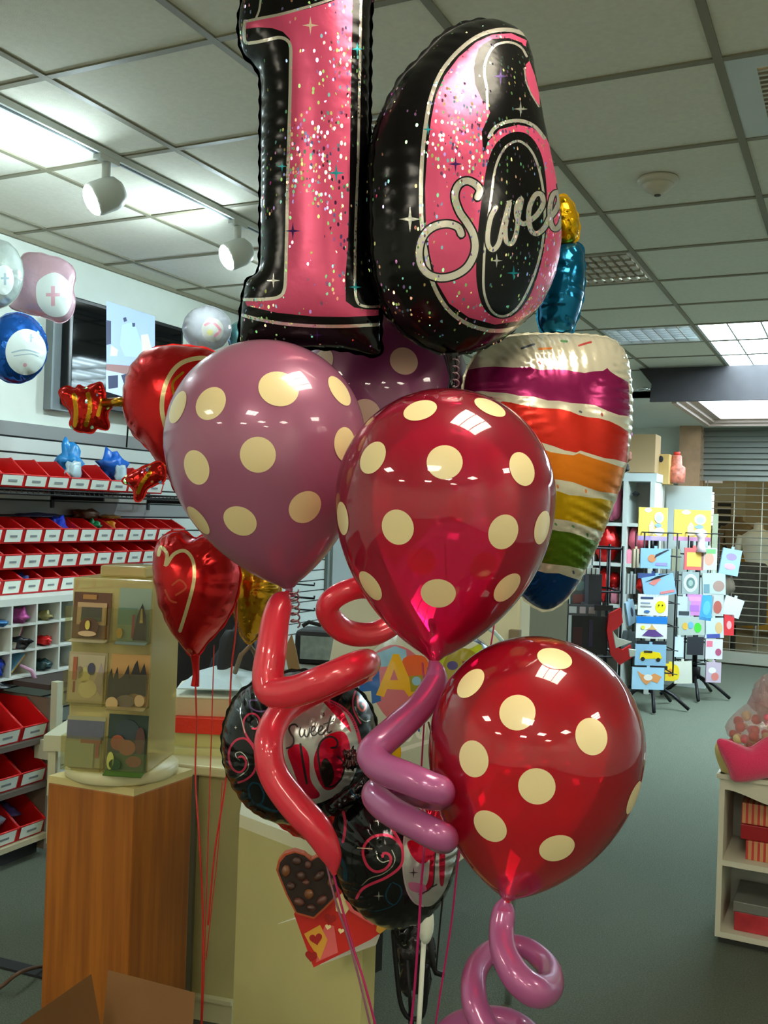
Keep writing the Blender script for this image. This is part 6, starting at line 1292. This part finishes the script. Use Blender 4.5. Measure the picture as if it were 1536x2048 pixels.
# latex
purl = latex('pearl_purple', (184, 112, 146), 0, None, .15); purd = latex('purple_back', (150, 70, 120), 0, None, .1); crl = latex('crystal_magenta', (252, 30, 80), .52, (255, 84, 160)); crr = latex('crystal_red', (240, 26, 54), .50, (255, 60, 110))
dot = mat('dot_white', (238, 218, 164), .35, coat=.6); 
def C8(pts): return [(300 + p[0] / 3.339, 640 + p[1] / 3.339) + tuple(p[2:]) for p in pts]
balloon('polka_dot_balloon', (578, 1176, 1.47), (500, 684, 1.47), 200, purl, dot, C8([(180, 580), (403, 555), (860, 455, 1.15), (1270, 470), (1305, 830), (308, 985), (720, 900), (1037, 1250), (600, 1343), (320, 1340), (85, 950)]), [], 'pearly purple latex balloon with cream polka dots', .0245)
balloon('polka_dot_balloon', (790, 1120, 1.80), (748, 590, 1.80), 178, purd, mat('dot_dim', (222, 190, 170), .35, coat=.6), [(645, 725), (808, 722), (730, 830, 1.1), (700, 615), (870, 650)], [], 'dark purple polka dot balloon behind the number balloons', .0245)
def C7(pts): return [(640 + x / 3.2, 760 + y / 3.2) for x, y in pts]
balloon('polka_dot_balloon', (868, 1320, 1.30), (905, 778, 1.30), 219, crl, dot, C7([(640, 190), (1090, 170), (335, 495), (798, 525), (1296, 568), (142, 886), (496, 942), (1175, 972), (1425, 945), (320, 1318), (757, 1365), (1200, 1330)]), C7([(930, 190), (390, 745), (890, 815), (295, 1140), (650, 1160), (1045, 1190), (370, 360)]), 'see-through magenta latex balloon with cream polka dots in the centre of the bunch', .0215)
def C9(pts): return [(870 + x / 3.268, 1260 + y / 3.268) for x, y in pts]
balloon('polka_dot_balloon', (1015, 1798, 1.2), (1110, 1277, 1.2), 213, crr, dot, C9([(783, 182), (538, 538), (1026, 695), (230, 345), (250, 842), (666, 1023), (358, 1284), (798, 1427), (1303, 1097), (1400, 650), (1190, 250)]), C9([(1055, 425), (770, 695), (1145, 838), (868, 1150), (470, 1015), (1140, 1325), (470, 230)]), 'see-through red latex balloon with cream polka dots at the lower right', .0205)
# coils
redl = latex('pearl_red', (246, 62, 84), 0, None, .12); prl = latex('pearl_lilac', (196, 106, 164), 0, None, .18)
twisty('coil_balloon', [(574, 1190, 1.44, 9), (562, 1205, 1.43, 24), (551, 1240, 1.41, 28), (543, 1300, 1.39, 31), (536, 1350, 1.38, 32), (545, 1382, 1.37, 32), (590, 1382, 1.35, 32), (650, 1360, 1.33, 32), (710, 1333, 1.34, 30), (735, 1326, 1.40, 27), (715, 1345, 1.46, 26), (650, 1375, 1.49, 25), (590, 1405, 1.48, 26), (552, 1440, 1.44, 28), (537, 1490, 1.41, 29), (548, 1550, 1.40, 30), (590, 1610, 1.39, 32), (635, 1660, 1.38, 30), (662, 1710, 1.38, 22), (668, 1745, 1.38, 6)], redl, 'pearly red coiled modelling balloon hanging from the pearly purple balloon')
twisty('coil_balloon', [(770, 1180, 1.50, 22), (715, 1176, 1.46, 22), (668, 1196, 1.46, 23), (656, 1226, 1.47, 24), (690, 1262, 1.50, 25), (745, 1268, 1.53, 24), (800, 1240, 1.56, 22)], redl, 'red looped modelling balloon peeking out left of the magenta balloon')
twisty('coil_balloon', [(866, 1322, 1.30, 9), (872, 1345, 1.29, 20), (868, 1372, 1.28, 26), (840, 1415, 1.25, 28), (800, 1452, 1.22, 30), (757, 1490, 1.19, 31), (745, 1512, 1.18, 32), (765, 1536, 1.16, 32), (810, 1554, 1.13, 32), (855, 1572, 1.11, 31), (882, 1582, 1.12, 29), (872, 1594, 1.18, 27), (820, 1584, 1.24, 26), (770, 1576, 1.25, 26), (750, 1590, 1.21, 28), (776, 1618, 1.17, 30), (826, 1646, 1.13, 30), (870, 1668, 1.11, 30), (890, 1676, 1.13, 28), (880, 1682, 1.18, 24), (840, 1668, 1.24, 18)], prl, 'pearly lilac coiled modelling balloon under the magenta polka dot balloon')
twisty('coil_balloon', [(1012, 1798, 1.2, 8), (1008, 1820, 1.2, 22), (1003, 1860, 1.19, 25), (1008, 1905, 1.17, 27), (1035, 1955, 1.15, 31), (1072, 1982, 1.15, 32), (1098, 1972, 1.19, 29), (1096, 1935, 1.25, 24), (1060, 1900, 1.29, 21), (1020, 1890, 1.30, 20), (978, 1906, 1.27, 22), (952, 1940, 1.23, 24), (947, 1985, 1.19, 26), (958, 2030, 1.17, 27), (990, 2080, 1.16, 27), (1050, 2100, 1.2, 26), (1058, 2070, 1.26, 25), (1010, 2040, 1.30, 24), (940, 2040, 1.31, 24), (895, 2065, 1.28, 24), (880, 2110, 1.24, 24)], prl, 'pearly lilac coiled modelling balloon below the red polka dot balloon')
# cake slice balloon
def C6(pts): return [(920 + x / 3.53, 660 + y / 3.53) for x, y in pts]
cw_ = foilmat('cake_white', (214, 208, 186), .22, .5, .2, 20); c1_ = foilmat('cake_purple', (140, 22, 84), .25, .6, .2, 14); c2_ = foilmat('cake_red', (196, 34, 14), .25, .6, .2, 14); c3_ = foilmat('cake_orange', (216, 116, 8), .25, .6, .2, 14); c4_ = foilmat('cake_yellow', (200, 158, 0), .25, .6, .2, 14); c5_ = foilmat('cake_green', (84, 116, 16), .25, .6, .2, 14); c6_ = foilmat('cake_blue', (8, 66, 130), .22, .7, .2, 14)
spk = {'r': mat('sp_red', (150, 40, 40), .4), 'g': mat('sp_green', (60, 110, 60), .4), 'o': mat('sp_orange', (190, 110, 50), .4), 'n': mat('sp_navy', (50, 56, 70), .4)}
prc = [('q', C6([(-60, 330), (60, 280), (160, 262), (250, 258), (380, 265), (500, 262), (560, 282), (640, 278), (740, 280), (820, 295), (880, 303), (940, 292), (1010, 288), (1040, 268), (1060, 292), (1110, 325), (1190, 370), (1200, 610), (1120, 600), (1040, 570), (950, 530), (860, 520), (780, 515), (700, 500), (620, 498), (520, 470), (420, 465), (330, 445), (250, 440), (150, 430), (60, 440), (-60, 460)]), c1_),
 ('q', C6([(-60, 560), (60, 530), (160, 510), (250, 520), (300, 504), (360, 512), (440, 530), (520, 545), (600, 552), (700, 556), (780, 575), (840, 600), (900, 615), (980, 622), (1060, 645), (1130, 680), (1190, 720), (1180, 940), (1100, 915), (1020, 905), (940, 880), (850, 852), (820, 866), (740, 850), (660, 820), (560, 790), (480, 770), (380, 745), (200, 720), (-60, 700)]), c2_),
 ('q', C6([(200, 780), (380, 790), (500, 805), (560, 830), (640, 862), (720, 875), (800, 885), (840, 870), (940, 905), (1040, 935), (1160, 975), (1120, 1160), (1060, 1150), (980, 1140), (900, 1112), (800, 1075), (720, 1060), (640, 1050), (560, 1040), (400, 1010), (200, 980)]), c3_),
 ('q', C6([(300, 1080), (480, 1100), (600, 1115), (700, 1140), (770, 1165), (850, 1172), (920, 1185), (1000, 1190), (1080, 1210), (1020, 1425), (940, 1400), (850, 1370), (760, 1345), (680, 1335), (600, 1322), (450, 1300), (300, 1290)]), c4_),
 ('q', C6([(380, 1370), (600, 1400), (700, 1420), (780, 1430), (860, 1455), (900, 1475), (1000, 1500), (920, 1710), (850, 1685), (760, 1665), (650, 1655), (560, 1640), (400, 1620)]), c5_),
 ('q', C6([(300, 1660), (520, 1690), (600, 1715), (700, 1718), (760, 1740), (840, 1765), (940, 1800), (700, 2060), (400, 2060)]), c6_)]
for (x, y, x2, y2, c) in ((435, 130, 525, 100, 'n'), (560, 135, 645, 130, 'o'), (840, 110, 925, 85, 'r'), (715, 78, 755, 82, 'g'), (555, 228, 568, 238, 'r'), (220, 478, 224, 492, 'r'), (845, 575, 856, 580, 'n'), (1000, 590, 1004, 604, 'r'), (688, 1098, 692, 1112, 'o'), (888, 1130, 890, 1145, 'o'), (673, 1368, 680, 1376, 'g'), (795, 1384, 802, 1390, 'g'), (898, 1440, 901, 1455, 'g'), (800, 1705, 803, 1718, 'n'), (40, 480, 50, 486, 'g')):
    prc.append(('s', C6([(x, y), ((x + x2) / 2, (y + y2) / 2 - 1), (x2, y2)]), 4.2, spk[c]))
outc = C6([(40, 330), (90, 220), (180, 120), (300, 60), (450, 38), (620, 35), (800, 38), (960, 48), (1060, 70), (1130, 125), (1170, 210), (1190, 330), (1196, 500), (1190, 700), (1165, 900), (1115, 1100), (1050, 1290), (980, 1470), (900, 1640), (820, 1790), (730, 1910), (610, 1975), (500, 1930), (420, 1850), (330, 1700), (240, 1450), (140, 1100), (60, 750), (25, 500)])
t = thing('cake_balloon', 'rainbow layered cake slice foil balloon with a candle on top', 'balloon', P(1092, 1225, 1.72))
foil('cake_body', (1095, 900, 1.72), outc, .115, cw_, prc, yaw=.12, parent=t, step=.007, lam=.018, pucker=.3, wp=.022)
foil('candle', (1125, 580, 1.74), [(1104, 500), (1130, 488), (1160, 490), (1167, 530), (1165, 590), (1152, 640), (1136, 672), (1105, 674), (1080, 655), (1078, 600), (1090, 545)], .04, foilmat('candle_blue', (12, 92, 130), .18, .8, .3, 14), [], yaw=.12, parent=t, lam=.03)
foil('flame', (1135, 440, 1.74), [(1108, 400), (1128, 392), (1144, 408), (1155, 440), (1156, 468), (1146, 486), (1125, 490), (1105, 470), (1100, 435)], .028, foilmat('flame_yellow', (216, 166, 10), .2, .8, .3, 14), [], yaw=.12, parent=t, lam=.02)
# sweet 16 round balloon
def C4(pts): return [(440 + x / 4.8, 1330 + y / 4.8) for x, y in pts]
dp = foilmat('s16_pink', (206, 50, 86), .28, .5, .2, 14); dw = foilmat('s16_white', (214, 206, 170), .25, .6, .2, 14); dt = foilmat('s16_teal', (16, 62, 84), .25, .5, .2, 14); dps = foilmat('s16_hot', (196, 20, 56), .22, .75, .3, 12); dst = foilmat('s16_silver', (176, 178, 172), .2, .6, .3, 10); dyl = foilmat('s16_yellow', (206, 190, 60), .3, .5); ink2 = mat('s16_ink', (6, 6, 8), .3)
R_ = [('p', C4([(600, 330), (900, 300), (1180, 400), (1320, 640), (1330, 900), (1240, 1150), (1040, 1290), (850, 1345), (650, 1330), (500, 1240), (400, 1080), (355, 900), (360, 760), (430, 520)]), dst),
 ('p', C4([(650, 820), (760, 760), (850, 860), (870, 1100), (960, 1250), (860, 1280), (760, 1150), (700, 1000)]), dps), ('p', C4([(1000, 700), (1180, 640), (1250, 800), (1200, 1000), (1120, 1160), (1020, 1200), (940, 1100), (900, 900)]), dps), ('p', C4([(980, 330), (1160, 420), (1260, 640), (1180, 560), (1060, 430)]), dps),
 ('p', C4([(380, 900), (440, 900), (450, 1030), (400, 1040)]), dyl), ('p', C4([(430, 1070), (500, 1090), (530, 1190), (480, 1240)]), dyl),
 ('s', C4([(395, 640), (362, 740), (350, 850), (352, 960), (385, 1070), (440, 1170), (520, 1255), (620, 1310), (740, 1340)]), 7, dw), ('s', C4([(1040, 340), (1160, 400), (1260, 500), (1320, 640), (1350, 760)]), 7, dp)]
for a_, b_ in zip(cr([(392, 660), (362, 760), (352, 860), (356, 960), (388, 1070), (445, 1170), (525, 1255), (625, 1310)], 5), range(99)):
    R_.append(('s', C4([tuple(a_), (a_[0] + 3, a_[1] + 4)]), 2.4, ink2))
for a_ in cr([(1060, 352), (1165, 408), (1258, 505), (1312, 640)], 7): R_.append(('s', C4([tuple(a_), (a_[0] + 4, a_[1] + 3)]), 2.2, ink2))
R_ += [('s', C4([(180, 885), (215, 880), (248, 920), (240, 985), (190, 1030), (125, 1000), (88, 920), (92, 810), (150, 725), (235, 705), (300, 760), (345, 860), (345, 970), (310, 1050), (240, 1105), (175, 1128)]), 4.2, dp), ('s', C4([(190, 915), (160, 890), (150, 850), (195, 835), (240, 870), (270, 930), (265, 1000), (200, 1060), (145, 1090)]), 1.8, svs),
 ('s', C4([(310, 610), (345, 610), (378, 570), (375, 510), (330, 470), (270, 475), (230, 530), (228, 610), (262, 690), (330, 780)]), 3.8, dp), ('s', C4([(350, 340), (290, 340), (290, 400), (350, 440), (430, 440), (540, 380)]), 3, foilmat('s16_lilac', (110, 80, 130), .3, .5)),
 ('s', C4([(310, 1130), (275, 1180), (285, 1260), (340, 1340), (400, 1320), (420, 1240), (380, 1150), (320, 1130)]), 3.6, dt), ('s', C4([(380, 1340), (480, 1390), (620, 1410), (700, 1380)]), 5, dt), ('s', C4([(210, 370), (195, 460), (215, 560), (240, 650)]), 1.6, svs), ('s', C4([(640, 1480), (700, 1430), (745, 1440), (735, 1480)]), 2.4, dp),
 ('q', C4(star(150, 600, 20)), stg), ('q', C4(star(225, 1230, 26)), stt), ('q', C4(star(460, 1060, 30)), ink2)]
# corner curls on the right
R_ += [('p', C4([(1290, 250), (1340, 270), (1400, 350), (1470, 430), (1480, 500), (1470, 570), (1420, 585), (1330, 540), (1285, 440), (1270, 330)]), dark_pr), ('s', C4([(1300, 250), (1275, 350), (1290, 450), (1350, 560)]), 3, dp), ('s', C4([(1320, 300), (1330, 400), (1370, 440), (1395, 400), (1370, 370)]), 4, foilmat('s16_orange', (190, 70, 40), .3, .5)), ('s', C4([(1295, 400), (1330, 490), (1390, 540), (1440, 530)]), 2, svs)]
S1 = [(742, 590), (720, 570), (680, 580), (662, 615), (680, 660), (705, 700), (705, 750), (680, 785), (640, 800)]
W1 = [(775, 600), (762, 650), (778, 690), (802, 670), (815, 620), (812, 670), (835, 690), (855, 650), (862, 610)]
E1 = [(870, 650), (905, 625), (915, 595), (892, 590), (876, 630), (882, 670), (912, 675), (942, 645)]; E2 = [(942, 645), (978, 620), (985, 590), (962, 588), (946, 625), (952, 665), (985, 665), (1015, 630)]; T1 = [(1065, 495), (1045, 560), (1030, 630), (1045, 650), (1070, 635)]; T2 = [(995, 568), (1050, 552), (1092, 540)]
for st, w_ in ((S1, 3.6), (W1, 3), (E1, 2.8), (E2, 2.8), (T1, 3.2), (T2, 2.2)): R_.append(('s', C4(st), w_, ink2))
R_ += [('s', C4([(772, 760), (785, 860), (805, 980), (832, 1135)]), 4.6, ink2), ('s', C4([(1070, 795), (1112, 790), (1130, 745), (1100, 700), (1040, 690), (975, 730), (942, 810), (948, 910), (970, 1040), (1010, 1160)]), 4, ink2), ('s', C4([(1010, 1165), (1080, 1165), (1150, 1110), (1190, 1010), (1180, 930), (1130, 880)]), 3.6, ink2),
 ('p', C4([(1010, 895), (1045, 915), (1080, 980), (1095, 1060), (1075, 1130), (1030, 1165), (1000, 1130), (975, 1050), (972, 970), (985, 915)]), mat('s16_dark_oval', (40, 34, 28), .15, .6)), ('s', C4([(995, 460), (1000, 480), (990, 490)]), 2, ink2)]
o = foil('foil_balloon', (610, 1495, 1.62), C4([(330, 175), (480, 110), (700, 60), (950, 70), (1150, 130), (1320, 240), (1440, 400), (1500, 600), (1500, 820), (1440, 1050), (1300, 1260), (1100, 1410), (850, 1500), (620, 1500), (400, 1430), (240, 1310), (130, 1150), (55, 970), (25, 760), (50, 560), (120, 370), (210, 250)]), .11, bls, R_, step=.0055, lam=.022, pucker=.35)
tag(o, 'round black foil balloon reading Sweet 16 over silver and pink', 'balloon')
# lower black balloon
def C3(pts): return [(640 + x / 4.8, 1540 + y / 4.8) for x, y in pts]
L_ = [('p', C3([(815, 600), (900, 380), (980, 250), (1160, 240), (1290, 420), (1330, 640), (1290, 900), (1200, 1150), (1090, 1290), (990, 1310), (900, 1270), (840, 1180), (805, 1050), (795, 850)]), dst),
 ('p', C3([(1000, 290), (1180, 290), (1220, 480), (1060, 470)]), dps), ('p', C3([(850, 680), (1000, 690), (1060, 760), (1050, 860), (980, 900), (910, 860), (850, 760)]), dps), ('p', C3([(1060, 740), (1120, 740), (1100, 900), (1080, 1110), (1010, 1180), (960, 1190), (1040, 1050)]), dps), ('p', C3([(1150, 760), (1200, 760), (1190, 1080), (1150, 1080)]), dps), ('p', C3([(850, 1080), (1000, 1100), (1010, 1180), (880, 1160)]), mat('s16_mauve', (150, 80, 110), .3)),
 ('s', C3([(808, 640), (796, 800), (798, 950), (815, 1080), (850, 1190), (910, 1275), (990, 1310)]), 3, mat('s16_edge', (150, 130, 136), .4)), ('q', C3(star(898, 985, 58, .2, 48)), ink2), ('s', C3([(1115, 745), (1100, 900), (1085, 1100), (1010, 1170), (950, 1195)]), 2.4, ink2), ('s', C3([(1060, 1130), (1120, 1100)]), 3, ink2),
 ('s', C3([(600, 830), (612, 800), (655, 805), (680, 850), (665, 910), (610, 960), (530, 975), (455, 920), (415, 820), (420, 740), (480, 660), (570, 625), (660, 630), (740, 680), (790, 760), (790, 880), (740, 960), (620, 1040), (480, 1100), (400, 1150), (350, 1230)]), 5.4, dp),
 ('s', C3([(690, 560), (720, 610), (760, 680), (790, 750)]), 6, dp), ('s', C3([(220, 395), (240, 480), (240, 580), (220, 690)]), 5.5, dp), ('s', C3([(220, 300), (270, 290), (380, 300)]), 4, dp),
 ('s', C3([(660, 870), (600, 885), (555, 850), (545, 800)]), 1.6, svs), ('s', C3([(690, 770), (720, 850), (690, 930), (600, 1000), (480, 1040), (400, 1110)]), 1.8, svs), ('s', C3([(140, 720), (200, 850), (240, 960), (240, 1060)]), 8, dt), ('s', C3([(700, 1080), (770, 1120), (780, 1200), (720, 1290), (650, 1260), (635, 1180), (680, 1090)]), 2.6, dt), ('s', C3([(400, 1330), (520, 1355), (640, 1330), (720, 1290)]), 1.6, dt), ('q', C3(star(560, 490, 50, .15, 50)), sts), ('q', C3(star(565, 1210, 46, .15, 50)), sts), ('s', C3([(360, 748), (430, 752), (500, 757)]), 2, stg)]
t = thing('foil_balloon', 'lower black foil balloon with pink swirls and a silver panel', 'balloon', P(800, 1905, 1.50))
foil('balloon_body', (790, 1695, 1.50), C3([(120, 700), (150, 500), (230, 350), (330, 240), (480, 170), (700, 120), (950, 130), (1150, 210), (1290, 400), (1340, 640), (1310, 850), (1230, 1080), (1100, 1290), (930, 1430), (720, 1490), (520, 1440), (360, 1330), (240, 1180), (150, 960)]), .10, bls, L_, yaw=.1, parent=t, step=.0055, lam=.022)
foil('folded_collar', (730, 1570, 1.47), C3([(80, 350), (200, 230), (330, 130), (420, 40), (470, 60), (430, 200), (440, 330), (350, 320), (250, 350), (130, 420)]), .018, bls, [('s', C3([(180, 180), (260, 110), (340, 80)]), 6, foilmat('collar_tan', (150, 110, 84), .3, .5)), ('s', C3([(290, 170), (310, 230), (370, 270)]), 3, dt)], parent=t, step=.0055, lam=.02, pucker=.6)
foil('neck', (808, 1870, 1.50), C3([(690, 1470), (860, 1480), (850, 1560), (830, 1640), (840, 1680), (800, 1690), (770, 1650), (720, 1560)]), .014, bls, [('s', C3([(765, 1660), (800, 1685), (838, 1672)]), 2.4, svs)], parent=t, step=.005, lam=.015, pucker=.7)
o = foil('foil_balloon', (600, 1660, 1.75), [(548, 1620), (700, 1600), (720, 1660), (680, 1690), (625, 1678), (580, 1662)], .04, foilmat('foil_red2', (190, 30, 24), .25, .6, .2, 14), [], step=.008)
tag(o, 'sliver of a red foil balloon below the Sweet 16 balloon', 'balloon')
# shiny crumple between the two round foils
blobat(703, 1518, 1.5, .010, .01, .016, foilmat('crumple', (90, 70, 70), .08, .95, .5, 60), 'foil_crumple', 'small shiny crumple of foil between the two black round balloons', 'foil scrap', 5, .35)
# ---------------------------------------------------------------- ribbons
rr_ = mat('ribbon_red', (196, 30, 26), .35); rm = mat('ribbon_magenta', (170, 20, 90), .35); rk = mat('ribbon_black', (14, 12, 16), .3); rpk = mat('ribbon_mauve', (140, 90, 110), .35); rcr = mat('ribbon_cream', (206, 200, 150), .4)
R1 = .0013
ribbon([(391, 1372, 2.24), (393, 1450, 2.24), (391, 1560, 2.23), (400, 1700, 2.2), (406, 1850, 2.2), (402, 2060, 2.2)], R1 * 1.5, rr_, 'red ribbon falling from the tail of the gold outlined heart')
ribbon([(475, 1120, 2.26), (472, 1250, 2.25), (463, 1340, 2.25), (458, 1450, 2.25), (452, 1560, 2.24), (430, 1700, 2.23), (416, 1850, 2.22)], R1 * 1.6, rr_, 'red ribbon beside the dark gold balloon, rightmost of the left three')
ribbon([(428, 1290, 2.3), (425, 1400, 2.3), (420, 1560, 2.3), (414, 1750, 2.28), (408, 1950, 2.26), (404, 2060, 2.26)], R1, rr_, 'thin red ribbon between the other two red ribbons at left')
ribbon([(445, 1560, 2.24), (436, 1700, 2.23), (425, 1800, 2.22), (412, 1920, 2.22)], R1 * .8, rr_, 'faint red thread slanting over the cream counter')
ribbon([(845, 1325, 1.31), (850, 1400, 1.3), (846, 1480, 1.3), (842, 1545, 1.3)], R1, rm, 'magenta ribbon hanging below the magenta polka dot balloon')
ribbon([(890, 1080, 1.55), (893, 1180, 1.55), (891, 1240, 1.55)], R1 * 1.2, rk, 'black ribbon seen through the magenta polka dot balloon')
ribbon([(990, 1200, 1.5), (988, 1250, 1.5), (978, 1310, 1.5)], R1 * 1.1, rm, 'magenta ribbon right of the magenta balloon above the star')
ribbon([(888, 1375, 1.6), (886, 1440, 1.6), (884, 1500, 1.6)], R1, rk, 'thin black ribbon over the birthday lettering')
ribbon([(664, 1735, 1.38), (680, 1800, 1.38), (705, 1890, 1.37), (730, 1970, 1.36), (756, 2070, 1.35)], R1 * 1.3, rm, 'magenta ribbon slanting down from the red coil balloon')
ribbon([(645, 1690, 1.42), (668, 1790, 1.42), (700, 1890, 1.42), (726, 1990, 1.42), (745, 2070, 1.42)], R1 * 1.3, rpk, 'mauve ribbon slanting beside the magenta one over the chocolate sign')
ribbon([(560 + 290 / 1.0 - 8, 1560, 1.45), (848, 1680, 1.37), (842, 1780, 1.37), (836, 1880, 1.37), (828, 1990, 1.37), (820, 2070, 1.37)], R1 * 1.4, rm, 'magenta ribbon running over the silver panel of the lower black balloon')
ribbon([(922, 1660, 1.42), (914, 1740, 1.42), (902, 1850, 1.42), (880, 1990, 1.42), (868, 2070, 1.42)], R1 * 1.2, rm, 'magenta ribbon over the carpet beside the red polka dot balloon')
ribbon([(896, 1690, 1.45), (888, 1770, 1.45), (880, 1850, 1.45), (872, 1940, 1.45)], R1 * 1.2, rk, 'black ribbon right of the lower black balloon')
# curls at the purple balloon's knot
q = []
for i in range(60):
    a_ = i * .55; q.append(P(588 + 9 * math.cos(a_) + i * .05, 1180 + i * 1.2 + 5 * math.sin(a_), 1.43 + .004 * math.sin(a_)))
b = MB(); b.tube(q, .0014, 0, 6); tag(obj('curled_ribbon', b, mat('ribbon_silver', (180, 160, 170), .15, .8)), 'curled shiny ribbon at the knot of the pearly purple balloon', 'ribbon')
q = []
for i in range(50):
    a_ = i * .6; q.append(P(912 + 6 * math.cos(a_), 712 + i * 1.3 + 4 * math.sin(a_), 1.55 + .004 * math.sin(a_)))
b = MB(); b.tube(q, .0014, 0, 6); tag(obj('curled_ribbon', b, mat('ribbon_silver', (180, 160, 170), .15, .8)), 'curled silver ribbon at the neck of the number six balloon', 'ribbon')
# ================================================================ WORLD AND LOOK
w = bpy.data.worlds.new('world'); bpy.context.scene.world = w; w.use_nodes = True
w.node_tree.nodes['Background'].inputs['Color'].default_value = lin((204, 202, 192)); w.node_tree.nodes['Background'].inputs['Strength'].default_value = .4
vs = bpy.context.scene.view_settings; vs.view_transform = 'Standard'; vs.look = 'None'; vs.gamma = 1; vs.use_curve_mapping = False; vs.exposure = EXPO
sc_ = bpy.context.scene; sc_.cycles.max_bounces = 10; sc_.cycles.transparent_max_bounces = 16; sc_.cycles.glossy_bounces = 5; sc_.cycles.diffuse_bounces = 4; sc_.cycles.caustics_reflective = False; sc_.cycles.sample_clamp_indirect = 4
for o in bpy.data.objects:
    if '_o' in o: del o['_o']
